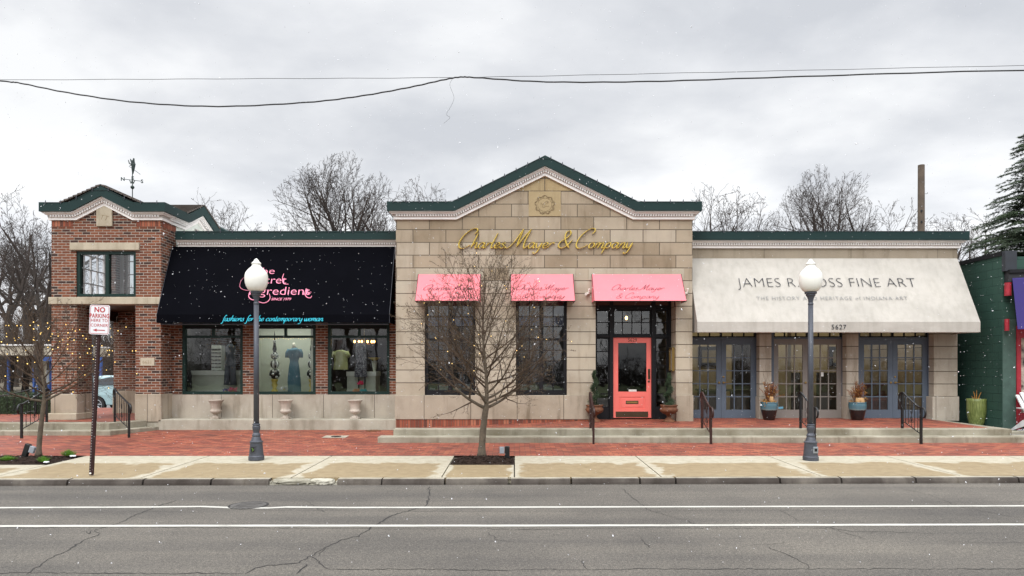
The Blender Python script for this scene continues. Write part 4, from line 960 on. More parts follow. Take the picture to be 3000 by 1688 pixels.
text_mesh('monogram', 'MC', .15, M['carveline'], pn, plane_map((cxp, YC-.014, czp-.05), (1, 0, 0), (0, 0, 1), .002), offset=-.004)
# gold raised lettering
gmf = plane_map((X(1338, YC), YC, Z(728, YC)), (1, 0, 0), (0, 0, 1), .012)
script('gold_letters', 'Charles Mayer & Company', 16*YC/F, M['gold'], cs, gmf, align='L', slant=.36, thin=.11, thick=.25, depth=.04, relief=True, capscale=1.62, asc=1.75, fit=512*YC/F)
# windows
def pxs(z6, o=1120, s=2.337): return o+z6/s
for (a_, b_, c_, d_) in win:
    zz_ = [Z(760+q/2.337, YC) for q in (392, 460, 622, 697, 772, 847)]
    w = b_-a_; o = window(cs, a_, b_, c_, d_, YC+.06, M['black_frame'], M['glass_dark'], .075, cols=[a_+.075+(w-.15)*.235, a_+.075+(w-.15)*.765], rows=zz_, mw=.024, thick=[('v', (a_+b_)/2, .10), ('h', Z(760+548/2.337, YC), .06), ('h', c_+.1, .05)])
# coral awnings
YTC, YFC = YC-.02, YC-.56; ZTC, ZFC = Z(804, YTC), Z(882, YFC)
for i, (a_, b_) in enumerate(((1225.5, 1408), (1496.5, 1679), (1734, 1995.5))):
    xa_, xb_ = X(a_, YTC), X(b_, YTC)
    aw = awning(cs, xa_, xb_, YTC, ZTC, YFC, ZFC, ZFC, M['coral_cloth'], .004, seed=i)
    mb = MB(); mb.tube([(xa_, YTC, ZTC), (xa_, YFC, ZFC), (xb_, YFC, ZFC), (xb_, YTC, ZTC)], .010, 6); mb.tube([(xa_, YFC, ZFC), (xa_, YTC, ZFC)], .01, 6); mb.tube([(xb_, YFC, ZFC), (xb_, YTC, ZFC)], .01, 6)
    mb.tube([(xa_+.16, YTC+.0, ZFC-.1), (xa_+.16, YTC-.0, ZFC+.05)], .014, 6); mb.tube([(xb_-.16, YTC+.0, ZFC-.1), (xb_-.16, YTC-.0, ZFC+.05)], .014, 6)
    mb.build('awning_frame', M['iron_brown'], aw)
    cxa = (a_+b_)/2-(4 if i < 2 else 0)
    mp1 = slope_map(cxa+2, 850.5, YTC, ZTC, YFC, ZFC, .010)[0]; mp2 = slope_map(cxa+(6 if i < 2 else 2), 875, YTC, ZTC, YFC, ZFC, .010)[0]
    script('script_print', 'Charles Mayer', .072, M['script_ink'], aw, mp1, thin=.08, thick=.16, slant=.5, capscale=1.15, asc=1.2, fit=150*YC/F)
    script('script_print', '& Company', .072, M['script_ink'], aw, mp2, thin=.07, thick=.13, slant=.5, capscale=1.15, asc=1.2, fit=122*YC/F)
# entrance screen and door
YD = YC+.6; fl = .335
dx0, dx1 = X(1795.3, YD), X(1906.6, YD); dz0, dz1 = Z(1224, YD), Z(989.5, YD)
ex0, ex1 = dr[0], dr[1]; zt0 = Z(986, YD)
mb = MB()
for (a_, b_) in ((ex0, ex0+.07), (dx0-.09, dx0-.002), (dx1+.002, dx1+.10), (ex1-.07, ex1)): mb.box(a_, b_, YD-.1, YD+.04, fl-.02, dr[3]+.05)
mb.box(ex0+.07, ex1-.07, YD-.095, YD+.035, dz1+.003, dz1+.06)
mb.box(ex0+.07, ex1-.07, YD-.095, YD+.035, Z(908, YD), Z(896, YD))
mb.box(ex0+.07, dx0-.09, YD-.06, YD+.03, fl-.02, fl+.28); mb.box(dx1+.10, ex1-.07, YD-.06, YD+.03, fl-.02, fl+.28)
mb.build('door_frame', M['black_frame'], cs)
mb = MB(); mb.box(ex0, ex1, YD-.1, YD+.04, fl-.03, fl+.0); mb.build('threshold', M['bronze'], cs)
def lites(a_, b_, c_, d_, nx, nz, Y=YD-.04): window(cs, a_, b_, c_, d_, Y, M['black_frame'], M['glass_dark'], .035, cols=[a_+(b_-a_)*k/nx for k in range(1, nx)], rows=[c_+(d_-c_)*k/nz for k in range(1, nz)], mw=.022, name='side_light' if nx == 1 else 'transom_light', depth=.05)
lites(ex0+.07, dx0-.09, fl+.28, dz1+.003, 1, 5); lites(dx1+.10, ex1-.07, fl+.28, dz1+.003, 1, 5)
ta, tb = dz1+.06, Z(908, YD)
lites(dx0-.002, dx1+.002, ta, tb, 4, 2); lites(ex0+.07, dx0-.09, ta, tb, 1, 2); lites(dx1+.10, ex1-.07, ta, tb, 1, 2)
MB().box(ex0+.07, ex1-.07, YD-.08, YD+.03, Z(896, YD), dr[3]+.03).build('transom_panel', simple('dark_red_transom_panel', (.06, .018, .012), .6), cs)
sgx = lambda z: X(1640+z/2.498, YD); sgz = lambda z: Z(760+z/2.498, YD)
mb = MB(); Yd = YD-.05
gx0, gx1, gz0, gz1 = sgx(425), sgx(632), sgz(968), sgz(612)
mb.wall(dx0, dx1, dz0, dz1, Yd, Yd+.045, [(gx0, gx1, gz0, gz1), (sgx(433), sgx(622), sgz(1092), sgz(1006))])
mb.box(sgx(433), sgx(622), Yd+.014, Yd+.03, sgz(1092), sgz(1006))
mb.prism([(sgx(447), sgz(1081)), (sgx(608), sgz(1081)), (sgx(608), sgz(1018)), (sgx(447), sgz(1018))], FR(Yd+.014), -.001, .01)
door = fix_normals(mb.build('door', M['coral'], cs)); bv = door.modifiers.new('b', 'BEVEL'); bv.width = .004; bv.segments = 1
MB().quad((gx0, Yd+.02, gz0), (gx1, Yd+.02, gz0), (gx1, Yd+.02, gz1), (gx0, Yd+.02, gz1)).build('glass', M['glass_door'], door)
MB().box(sgx(407), sgx(644), Yd-.004, Yd+.002, sgz(1155), sgz(1113)).build('kick_plate', M['bronze'], door)
MB().box(sgx(481), sgx(573), Yd-.002, Yd+.016, sgz(1058), sgz(1034)).build('letter_slot', M['bronze'], door, bevel=.003)
MB().box(sgx(487), sgx(567), Yd-.007, Yd+.0, sgz(1052), sgz(1041)).build('slot_flap', M['brass'], door, bevel=.002)
mb = MB(); mb.box(sgx(642), sgx(659), Yd-.008, Yd, sgz(878), sgz(802)); mb.tube([(sgx(651), Yd-.01, sgz(812)), (sgx(651), Yd-.05, sgz(820)), (sgx(651), Yd-.055, sgz(850)), (sgx(651), Yd-.01, sgz(868))], .009, 8); mb.build('handle', M['bronze'], door)
mb = MB(); mb.sphere((sgx(648), Yd-.01, sgz(893)), .028, 12, sc=(1, .5, 1)); mb.build('lock', M['bronze'], door)
text_mesh('house_number', '5629', .125, M['bronze'], door, plane_map((sgx(529), Yd, sgz(603)), (1, 0, 0), (0, 0, 1), .002), wscale=.95)
MB().box(sgx(502), sgx(560), Yd+.012, Yd+.016, sgz(967), sgz(952)).build('sticker', M['room_white'], door)
def fill_panel(x0_, x1_, y0_, y1_, z, label, c, s):  # glowing panel out of view, added to brighten a shop interior
    r = empty('fill_panel', ((x0_+x1_)/2, (y0_+y1_)/2, z), label, 'fill light', 'added fill lights inside the shops')
    MB().box(x0_-.04, x1_+.04, y0_-.04, y1_+.04, z+.002, z+.05).build('panel_back', M['room_white'], r)
    em = emis('fill_glow_'+('warm' if c[2] < .8 else 'cool'), c, s); MB().quad((x0_, y0_, z), (x0_, y1_, z), (x1_, y1_, z), (x1_, y0_, z)).build('panel_glow', em, r)
# framed menu case on the right reveal
mcs = empty('notice_case', (dr[1]-.03, YC+.25, 1.9), 'narrow brass framed notice case on the stone reveal right of the coral door', 'notice case')
z0_, z1_ = Z(760+818/2.498, YC+.2), Z(760+645/2.498, YC+.2); mb = MB()
yy0, yy1 = YC+.1, YC+.45
for (a_, b_, c_, d_) in ((yy0, yy0+.03, z0_, z1_), (yy1-.03, yy1, z0_, z1_), (yy0+.03, yy1-.03, z0_, z0_+.03), (yy0+.03, yy1-.03, z1_-.03, z1_)): mb.box(dr[1]-.07, dr[1]-.005, a_, b_, c_, d_)
mb.build('case_frame', M['brass'], mcs); MB().box(dr[1]-.03, dr[1]-.01, yy0+.03, yy1-.03, z0_+.03, z1_-.03).build('notice', M['lintel'], mcs)
# round spot lamps beside the door awning
for k, (px, py) in enumerate(((1722, 859), (2010, 858))):
    c = P(px, py, YC-.06); s_ = empty('wall_spot', c, ['small twin white spot lamp on the stone left of the door awning', 'small twin white spot lamp on the stone right of the door awning'][k], 'lamp', 'spot lamps by the door awning')
    MB().lathe([(.05, 0), (.055, .02), (.03, .035)], (c.x, c.y+.03, c.z-.02), 14).build('lamp_base', M['lamp_globe'], s_)
    mb = MB(); mb.tube([c+Vector((-.045, 0, -.01)), c+Vector((-.05, -.06, -.03))], [.02, .035], 10); mb.tube([c+Vector((.03, 0, .02)), c+Vector((.035, -.03, .10))], [.02, .03], 10); mb.build('lamp_head', M['lamp_globe'], s_)
# interior
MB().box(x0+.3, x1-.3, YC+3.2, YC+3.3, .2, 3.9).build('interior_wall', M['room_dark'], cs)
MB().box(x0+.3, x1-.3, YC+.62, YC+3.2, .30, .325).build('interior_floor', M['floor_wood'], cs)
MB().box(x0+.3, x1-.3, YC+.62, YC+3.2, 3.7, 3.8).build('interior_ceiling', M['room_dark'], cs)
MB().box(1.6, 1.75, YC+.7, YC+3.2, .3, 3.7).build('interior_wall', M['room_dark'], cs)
# ================================================================== RIGHT SHOP (gallery)
rs = empty('gallery_shop', (7.9, 18, .31), 'low limestone gallery with three pairs of glazed doors under a long cream awning', 'shop building')
gx1_ = 11.39; zt2 = Z(728, YW)
MB().box(X(2045, 17.0), X(2870, 17.0), 16.9, 16.91, 0, .01) if False else None
DO = [(x1-.1, X(2225, YW)), (X(2260, YW), X(2480, YW)), (X(2515, YW), X(2736, YW))]
zh = 2.9; zpb = Z(1162, YW)
mb = MB(); mb.wall(x1-.3, gx1_, zpb, Z(757, YW)-.1, YW, YW+.3, [(a_, b_, zpb, zh) for a_, b_ in DO]); fix_normals(mb.build('coursed_wall', M['course_w'], rs))
MB().box(x1-.3, gx1_, YW, YW+.3, Z(757, YW)-.1, zt2).build('frieze_wall', M['frieze_w'], rs)
mb = MB()
for (a_, b_) in ((DO[0][1]-.012, DO[1][0]+.012), (DO[1][1]-.012, DO[2][0]+.012), (DO[2][1]-.05, gx1_+.03)): MB().box(a_, b_, YW-.03, YW+.3, .28, zpb-.002).build('pier_base', M['dado_w'], rs, bevel=.012)
MB().box(gx1_-.3, gx1_, YW+.3, 27, .1, zt2).build('side_wall', M['course_w'], rs); MB().box(x1, gx1_, YW+.3, 27, zt2-.2, zt2-.05).build('flat_roof', M['parking'], rs)
cornice(rs, [(x1+.005, zt2), (gx1_, zt2)], FR(YW), .5, (0, 1))
YTG, ZTG, YFG, ZFG, ZBG = 17.53, Z(757.5, 17.53), 16.66, Z(943.5, 16.66), Z(973, 16.66)
awning(rs, X(2043, YFG), X(2872, YFG), YTG, ZTG, YFG, ZFG, ZBG, M['cream_cloth'], .014, seed=5)
MB().box(X(2043, YFG)+.01, X(2872, YFG)-.01, YFG+.03, YFG+.06, ZBG-.012, ZBG+.02).build('awning_bar', M['white'], rs)
ms_ = slope_map(2425, 842, YTG, ZTG, YFG, ZFG, .02)[0]
text_mesh('lettering', 'JAMES R. ROSS FINE ART', .40, M['grey_ink'], rs, ms_, offset=-.0105, space=1.05, wscale=.99)
text_mesh('lettering', 'THE HISTORY AND HERITAGE of INDIANA ART', .148, M['pale_ink'], rs, slope_map(2438, 880, YTG, ZTG, YFG, ZFG, .02)[0], offset=-.0025, space=1.22)
text_mesh('house_number', '5627', .165, M['grey_ink'], rs, plane_map((X(2456.5, YFG), YFG-.01, Z(965, YFG)), (1, 0, 0), (0, 0, 1), .008), offset=-.0005, space=1.15)
YG = 17.8
LV = [((2013, 2113, 2213.5), 'slate'), ((2266.5, 2366, 2465.5), 'taupe'), ((2517.5, 2615.6, 2716.5), 'slate')]
lz0, lz1 = Z(1227, YG), Z(994, YG)
for gi, ((a_, b_, c_), mt) in enumerate(LV):
    xa_, xm, xb_ = X(a_, YG), X(b_, YG), X(c_, YG)
    mb = MB(); o0, o1 = DO[gi]; o0 = max(o0, x1-.1)
    if gi: mb.box(o0+.0, xa_-.003, YG-.03, YG+.1, .3, zh+.05)
    mb.box(xb_+.003, o1, YG-.03, YG+.1, .3, zh+.05)
    mb.box(xa_-.003, xb_+.003, YG-.02, YG+.09, lz1+.004, lz1+.05)
    mb.build('door_frame', M['slate'], rs)
    ww = xb_-xa_
    window(rs, xa_, xb_, lz1+.05, zh+.05, YG, M['black_frame'], M['glass'], .03, cols=[xa_+ww*k/6 for k in range(1, 6)], mw=.03, thick=[('v', xm, .05)], name='transom_light')
    for li, (p, q) in enumerate(((xa_, xm-.003), (xm+.003, xb_))):
        st = .125; mb = MB(); bz, tz_ = lz0+.235, lz1-.145
        mb.wall(p, q, lz0, lz1, YG, YG+.045, [(p+st, q-st, bz, tz_)])
        nn = 3
        for k in range(1, 3): cx_ = p+st+(q-p-2*st)*k/3; mb.box(cx_-.013, cx_+.013, YG+.006, YG+.035, bz, tz_)
        for k in range(1, 5): cz_ = bz+(tz_-bz)*k/5; mb.box(p+st, q-st, YG+.003, YG+.032, cz_-.013, cz_+.013)
        lf = fix_normals(mb.build('glazed_door', M[mt], rs))
        MB().quad((p+st, YG+.02, bz), (q-st, YG+.02, bz), (q-st, YG+.02, tz_), (p+st, YG+.02, tz_)).build('glass', M['glass'], lf)
        hx = (q-.055) if li == 0 else (p+.055); hz_ = Z(1121, YG)
        mb = MB(); mb.sphere((hx, YG-.02, hz_), .030, 12, sc=(1, .6, 1))
        if li: mb.tube([(hx, YG-.04, hz_), (hx+.03, YG-.05, hz_+.004), (hx+.11, YG-.045, hz_)], .009, 6); mb.sphere((hx, YG-.008, hz_+.15), .026, 12, sc=(1, .5, 1))
        mb.build('handle', M['brass'], lf)
MB().box(X(2404, YG), X(2413, YG), YG+.006, YG+.012, Z(1103, YG), Z(1091, YG)).build('paper_notice', M['room_white'], rs)
MB().box(X(2281, YG), X(2295, YG), YG+.006, YG+.012, Z(1198, YG), Z(1192, YG)).build('sticker', simple('blue_sticker', (.12, .35, .5)), rs)
# gallery room
gw = MB(); gw.box(x1+.1, gx1_-.35, 21.2, 21.3, .2, 4); gw.box(7.6, 7.7, 19.0, 21.2, .2, 4); gw.box(4.45, 6.2, 20.2, 20.3, .2, 1.6); gw.build('interior_wall', M['room_cream'], rs)
MB().box(x1+.1, gx1_-.35, 17.95, 21.2, .27, .30).build('interior_floor', simple('gallery_floor', (.22, .16, .10), .5), rs)
MB().box(x1+.1, gx1_-.35, 17.9, 21.2, 3.4, 3.5).build('interior_ceiling', M['room_white'], rs)
rr = random.Random(11)
for dx0_, dx1_, yy_ in ((X(2150, 19.6), X(2206, 19.6), 19.6), (X(2652, 19.8), X(2706, 19.8), 19.8), (X(2290, 20.6), X(2345, 20.6), 20.6), (X(2400, 20.6), X(2462, 20.6), 20.6)): MB().box(dx0_, dx1_, yy_, yy_+.2, .3, 2.35 if yy_ < 20 else 1.5).build('dark_screen', M['room_dark'], rs)
arts = [(5.15, 2.0, .75, .6), (6.7, 2.0, .6, .75), (8.6, 2.0, .8, .6), (9.9, 1.95, .7, .85), (7.0, 1.2, .5, .4), (10.6, 1.9, .5, .6)]
nm = ['dark framed landscape painting seen through the left pair of slate doors', 'tall dark framed painting seen behind the left jamb of the taupe doors', 'dark framed painting seen through the left leaf of the taupe doors', 'large black framed landscape seen through the right pair of slate doors', 'small low painting behind the taupe doors', 'small dark framed painting at the right end of the gallery wall']
for (ax, az, aw_, ah), lb in zip(arts, nm):
    pr = empty('framed_painting', (ax*21/17.8, 21.15, az), lb, 'painting', 'paintings on the gallery wall'); ax = ax*21/17.8
    mb = MB(); mb.wall(ax-aw_/2, ax+aw_/2, az-ah/2, az+ah/2, 21.1, 21.18, [(ax-aw_/2+.1, ax+aw_/2-.1, az-ah/2+.1, az+ah/2-.1)]); mb.build('picture_frame', M['black_frame'], pr)
    MB().box(ax-aw_/2+.1, ax+aw_/2-.1, 21.13, 21.17, az-ah/2+.1, az+ah/2-.1).build('canvas', simple('muted_canvas', (.2, .17, .09), .7, 0, .6, 2.5), pr)
gd = empty('gallery_desk', (6.0, 19.6, .3), 'dark wooden desk inside the gallery behind the left slate doors', 'desk')
MB().box(5.3, 6.7, 19.3, 20.0, .98, 1.03).build('desk_top', M['floor_wood'], gd); mb = MB(); mb.box(5.35, 5.8, 19.35, 19.95, .3, .98); mb.box(6.3, 6.65, 19.35, 19.95, .3, .98); mb.build('drawers', M['floor_wood'], gd)
so_ = empty('gallery_sofa', (10.9, 19.6, .3), 'dark red upholstered sofa inside the gallery behind the right slate doors', 'sofa')
mb = MB(); mb.box(10.1, 11.0, 19.3, 20.0, .4, .75); mb.build('seat', simple('wine_red_cloth', (.12, .02, .025)), so_, bevel=.05); mb = MB(); mb.box(10.1, 11.0, 20.0, 20.2, .4, 1.2); mb.build('backrest', simple('wine_red_cloth_back', (.12, .02, .025)), so_, bevel=.06)
fill_panel(4.8, 7.2, 19.2, 20.2, 3.36, 'added warm fill light inside the gallery behind the left slate doors', (1, .80, .52), 3.2)
fill_panel(8.2, 10.6, 19.2, 20.2, 3.36, 'added warm fill light inside the gallery behind the right slate doors', (1, .80, .52), 3.2)
fill_panel(-2.2, .9, YC+.75, YC+1.1, 3.66, 'added cool fill light above the stone shop window goods', (.85, .92, 1), 8)
pl = empty('pendant_lamp', P(1835, 925, 18.4), 'small amber pendant lamp glowing behind the transom over the coral door', 'lamp')
MB().tube([P(1835, 880, 18.4), P(1835, 926, 18.4)], .006, 5).build('cord', M['wire'], pl); MB().sphere(P(1835, 932, 18.4), .035, 10, sc=(1, 1, 1.5)).build('bulb', emis('pendant_glow', (1, .55, .15), 12), pl)
# ================================================================== GREEN NEIGHBOUR (far right)
gb = empty('green_block_shop', (13.5, 17.5, .1), 'dark green painted block shop with black fascia at the right edge', 'shop building')
t = NT('green_painted_block'); wc = t.wallco(0, .0); bc, bf = t.brick(wc, .406, .203, .006, smooth=.5); g = t.pos(); n2 = t.noise(g, 50, 4); n1 = t.noise(g, 1, 4)
cc = t.mix(bf, t.ramp(n1, [(.3, (.018, .050, .038)), (.7, (.028, .072, .054))]), (.006, .028, .022))
M['green_block'] = t.pbr(cc, .7, 0, t.bump(t.math('ADD', t.math('MULTIPLY', bf, -1), t.math('MULTIPLY', n2, .4)), .6, .01), .35)
XG, YGc = 11.80, 16.5; ztg = Z(749, YGc)
MB().box(XG, XG+.3, YGc+.001, 27, -.1, ztg).build('side_wall', M['green_block'], gb)
MB().box(XG+.001, XG+.33, YGc, YGc+.3, -.1, Z(935, YGc)).build('front_pier', simple('grey_green_pier', (.045, .085, .07), .7), gb)
MB().box(XG+.003, 17, YGc+.02, YGc+.3, 2.4, ztg-.02).build('front_wall', M['green_block'], gb)
mb = MB(); mb.box(XG-.03, XG+.2, YGc-.0, 27, ztg, ztg+.10); mb.build('parapet_cap', M['black_frame'], gb)
mb = MB(); mb.box(XG-.02, XG+.26, YGc-.12, YGc-.002, Z(796, YGc), ztg+.10); mb.build('fascia_end', simple('charcoal_fascia', (.02, .024, .032), .6), gb)
mb = MB(); a_, b_ = (XG+.04, YGc-.14), (16.5, YGc-1.7)
def obl(mb, za0, za1, th, push=0): mb.add([(a_[0], a_[1]-push, za0), (b_[0], b_[1]-push, za0), (b_[0], b_[1]+th, za0), (a_[0], a_[1]+th, za0), (a_[0], a_[1]-push, za1), (b_[0], b_[1]-push, za1), (b_[0], b_[1]+th, za1), (a_[0], a_[1]+th, za1)], [(0,3,2,1),(4,5,6,7),(0,1,5,4),(1,2,6,5),(2,3,7,6),(3,0,4,7)])
obl(mb, Z(828, YGc), Z(803, YGc), .25); mb.build('fascia', simple('black_fascia', (.012, .012, .016), .6), gb)
mb = MB(); obl(mb, Z(803, YGc)+.002, Z(793, YGc), .28, .05); mb.build('fascia_trim', M['black_frame'], gb)
mb = MB(); mb.box(XG+.33, 17, YGc+.35, YGc+.4, .1, 2.6); mb.build('shop_front_panel', M['room_dark'], gb)
mb = MB(); rd = simple('red_shop_trim', (.30, .012, .025), .5); fx = X(2977, YGc)
mb.box(fx, fx+.10, YGc-.03, YGc+.1, .15, Z(955, YGc)); mb.box(fx+.10, 17, YGc-.03, YGc+.1, Z(1235, YGc), Z(1210, YGc)); mb.box(fx+.10, 17, YGc-.03, YGc+.1, Z(990, YGc), Z(960, YGc)); mb.build('window_frame', rd, gb)
mb = MB(); mb.tube([(X(2953, YGc-.1), YGc-.1, Z(868, YGc)), (X(2953, YGc-.1), YGc-.1, Z(830, YGc))], .075, 14); mb.tube([(X(2950, YGc-.1), YGc-.1, Z(970, YGc)), (X(2950, YGc-.1), YGc-.1, Z(936, YGc))], .05, 14); mb.build('red_post', rd, gb, smooth=False)
pb = simple('violet_blue_awning_cloth', (.022, .012, .12), .8, 0, .08); mb = MB()
mb.add([(X(2966, YGc-.2), YGc-.2, Z(818, YGc)), (17, YGc-1.3, Z(800, YGc)), (17, YGc-2.3, Z(955, YGc)), (X(2968, YGc-.35), YGc-.5, Z(968, YGc))], [(0, 3, 2, 1)]); pa = mb.build('awning', pb, gb); s = pa.modifiers.new('th', 'SOLIDIFY'); s.thickness = .01
MB().box(X(2988, YGc+.1), 17, YGc+.12, YGc+.3, .5, 2.4).build('window_display', simple('cluttered_display', (.35, .3, .25), .8, 0, .9, 6), gb)
ch = empty('deck_chair', (X(3040, 15.9), 15.9, .14), 'white slatted garden chair at the right edge before the green shop', 'chair')
cx_, cy_ = X(3040, 15.9), 15.9; u = Vector((1, 0, 0))
mb = MB()
for k in range(5):
    x = cx_-.1+k*.1; mb.add([(x-.04, cy_+.1, .45), (x+.04, cy_+.1, .45), (x+.04, cy_+.5, 1.0+.06*(2-abs(k-2))), (x-.04, cy_+.5, 1.0+.06*(2-abs(k-2))), (x-.04, cy_+.13, .44), (x+.04, cy_+.13, .44), (x+.04, cy_+.53, .99+.06*(2-abs(k-2))), (x-.04, cy_+.53, .99+.06*(2-abs(k-2)))], [(0, 1, 2, 3), (4, 7, 6, 5), (0, 3, 7, 4), (1, 5, 6, 2)])
wp = simple('white_chair_paint', (.7, .7, .7)); mb.build('backrest', wp, ch); mb = MB()
for k in range(6): mb.box(cx_-.16, cx_+.46, cy_-.45+k*.1, cy_-.37+k*.1, .42-k*.012, .44-k*.012)
mb.build('seat', wp, ch)
for sx in (-.18, .48):
    mb = MB(); mb.prism([(cy_-.45, .14), (cy_-.37, .14), (cy_-.30, .44), (cy_+.55, .14), (cy_+.63, .14), (cy_+.2, .42), (cy_-.45, .46)], lambda s, t, n: (cx_+n, s, t), sx-.015, sx+.015); fix_normals(mb.build('leg', wp, ch))
    MB().box(cx_+sx-.06, cx_+sx+.05, cy_-.45, cy_+.35, .68, .70).build('armrest', wp, ch); MB().box(cx_+sx-.012, cx_+sx+.012, cy_-.42, cy_-.35, .46, .68).build('arm_post', wp, ch)
bpy.context.view_layer.update()
# ================================================================== SHOP DISPLAYS (left shop)
YI = 18.25
for i_, (a_, b_) in enumerate(((535, 710), (748, 922), (962, 1138))): fill_panel(X(a_, 18.2), X(b_, 18.2), 17.95, 18.35, 2.88, 'added fill light over the %s display window of the brick shop' % ['left', 'middle', 'right'][i_], (.95, 1, .9), [3.2, 8, 5][i_])
def ipart(mb, name, mat, root, **k): return mb.build(name, mat, root, **k)
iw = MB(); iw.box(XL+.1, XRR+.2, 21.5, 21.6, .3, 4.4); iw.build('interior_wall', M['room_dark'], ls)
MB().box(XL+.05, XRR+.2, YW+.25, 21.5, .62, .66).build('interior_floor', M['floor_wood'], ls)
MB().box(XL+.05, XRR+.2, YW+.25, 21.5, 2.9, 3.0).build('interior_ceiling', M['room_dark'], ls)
MB().box(X(716, 18), X(728, 18), YW+.26, 20, .66, 2.9).build('interior_partition', M['room_pale'], ls)
MB().box(X(728, 18.9)+.01, X(958, 18.9)-.0, 18.9, 18.98, .66, 2.9).build('display_backdrop', M['room_pale'], ls)
MB().box(X(945, 18.9), X(952, 18.9), YW+.26, 18.9, .66, 2.9).build('interior_partition', M['room_pale'], ls)
def counter(px0, px1, py0, py1, Y, label):
    a_, b_, c_, d_ = X(px0, Y), X(px1, Y), Z(py1, Y), Z(py0, Y)
    r = empty('display_counter', ((a_+b_)/2, Y+.3, c_), label, 'counter', 'white panelled counters in the shop windows')
    ipart(MB().box(a_, b_, Y, Y+.6, c_, d_-.12), 'body', M['room_pale'], r); ipart(MB().box(a_-.02, b_+.02, Y-.02, Y+.62, d_-.12, d_), 'top_moulding', M['room_white'], r)
    ipart(MB().box(a_-.01, b_+.01, Y-.012, Y, c_, c_+.1), 'skirting', M['room_white'], r)
counter(562, 718, 1086, 1153, 18.5, 'pale green panelled counter in the left shop window')
counter(1017, 1100, 1089, 1153, 18.4, 'pale panelled counter behind the patterned dress in the right shop window')
def spin(name, label, cat, px, Y, prof, mats=None, n=18, **k): ...
r = empty('display_rack', (X(637, 18.7), 18.7, Z(1086, 18.7)), 'pale four sided rack of spectacles on the left window counter', 'rack')
a_, b_ = X(622, 18.7), X(651, 18.7); MB().box(a_, b_, 18.65, 18.9, Z(1084, 18.7), Z(1012, 18.7)).build('rack_panel', M['room_white'], r)
for row in range(6):
    mb = MB()
    for c in range(3):
        x = a_+(b_-a_)*(c+.5)/3; z = Z(1076-row*10.5, 18.7); mb.box(x-.035, x-.004, 18.625, 18.65, z-.013, z+.013); mb.box(x+.004, x+.035, 18.625, 18.65, z-.013, z+.013)
    mb.build('spectacles', M['black_frame'], r)
MB().lathe([(.16, 0), (.1, .03)], (X(637, 18.7), 18.78, Z(1086, 18.7)-.02), 16).build('rack_base', M['room_white'], r)
def garment(name, label, cat, px, Y, outline, mat, thick=.07, folds=.012, seed=1, rows=26, cols=16):
    """outline: list of (py, halfwidth_px, centre shift px) top to bottom"""
    z = [Z(o[0], Y) for o in outline]; root = empty(name, (X(px, Y), Y, z[-1]), label, cat)
    mb = MB(); s = Y/F
    for i in range(rows+1):
        t_ = i/rows*(len(outline)-1); k = min(int(t_), len(outline)-2); f = t_-k
        zz_ = z[k]*(1-f)+z[k+1]*f; hw = (outline[k][1]*(1-f)+outline[k+1][1]*f)*s; cx = X(px+outline[k][2]*(1-f)+outline[k+1][2]*f, Y)
        for j in range(cols):
            a_ = 2*math.pi*j/cols; fo = 1+folds/.07*math.sin(a_*5+seed+i*.06)*min(1, i/rows*1.5)
            mb.v.append((cx+hw*math.cos(a_)*(1+.0*fo), Y+min(thick, hw*.8)*math.sin(a_)*fo, zz_+.004*mnoise.noise(Vector((a_*2, i*.4, seed)))))
    for i in range(rows):
        for j in range(cols): mb.f.append((i*cols+j, (i+1)*cols+j, (i+1)*cols+(j+1) % cols, i*cols+(j+1) % cols)); mb.m.append(0)
    fix_normals(mb.build('cloth', mat, root, smooth=True)); return root
c1 = simple('dusty_blue_cloth', (.065, .145, .20), .9, 0, .12, 8); c2 = simple('grey_blue_cloth', (.09, .10, .125), .9, 0, .1, 8); c3 = simple('pale_lime_cloth', (.44, .46, .22), .9, 0, .08, 20)
t = NT('black_and_white_print'); v = t.pos(); n1 = t.noise(v, 16, 2, .5, 2.5)
c4 = t.pbr(t.ramp(t.math('ABSOLUTE', t.math('SUBTRACT', n1, .5)), [(.015, (.5, .5, .55)), (.035, (.02, .02, .035))]), .9)
skin = simple('pale_mannequin', (.6, .55, .48), .4)
g1 = garment('dress_on_stand', 'long dusty blue dress on a mannequin in the middle shop window', 'dress', 863, YI, [(1019, 5, 0), (1024, 17, -1), (1040, 17, -1), (1058, 12, -1), (1075, 15, -1), (1110, 19, -1), (1135, 19, 0), (1150, 20, 0)], c1, .13, .02)
mb = MB(); mb.tube([P(862, 1022, YI), P(861, 1010, YI), P(860, 1004, YI)], [.06, .035, .03], 10); mb.build('mannequin_neck', skin, g1, smooth=True)
mb = MB(); mb.tube([P(848, 1025, YI), P(842, 1035, YI), P(841, 1048, YI)], [.06, .06, .055], 8); mb.tube([P(877, 1025, YI), P(882, 1035, YI), P(882, 1048, YI)], [.06, .06, .055], 8); mb.build('sleeves', c1, g1, smooth=True)
mb = MB(); mb.lathe([(.30, 0), (.29, .025)], (X(863, YI), YI, Z(1153, YI)-.02), 24); mb.build('stand_base', M['room_white'], g1)
g2 = garment('jumpsuit', 'grey blue jumpsuit hanging in the left shop window', 'jumpsuit', 675, YI, [(1008, 6, 0), (1016, 14, 0), (1035, 14, 0), (1052, 13, 0), (1072, 16, 0)], c2, .1, .02, 4)
for sx in (-9, 8): 
    mb = MB(); mb.tube([P(675+sx*.8, 1068, YI), P(675+sx, 1095, YI), P(675+sx*1.15, 1128, YI)], [.08, .075, .085], 12, flat=.8); mb.build('trouser_leg', c2, g2, smooth=True)
g3 = garment('blouse', 'pale lime short sleeved blouse on a black hanger in the right shop window', 'blouse', 998, YI, [(1026, 8, 0), (1030, 19, 0), (1040, 20, 0), (1060, 20, 1), (1083, 22, 0)], c3, .08, .01, 2)
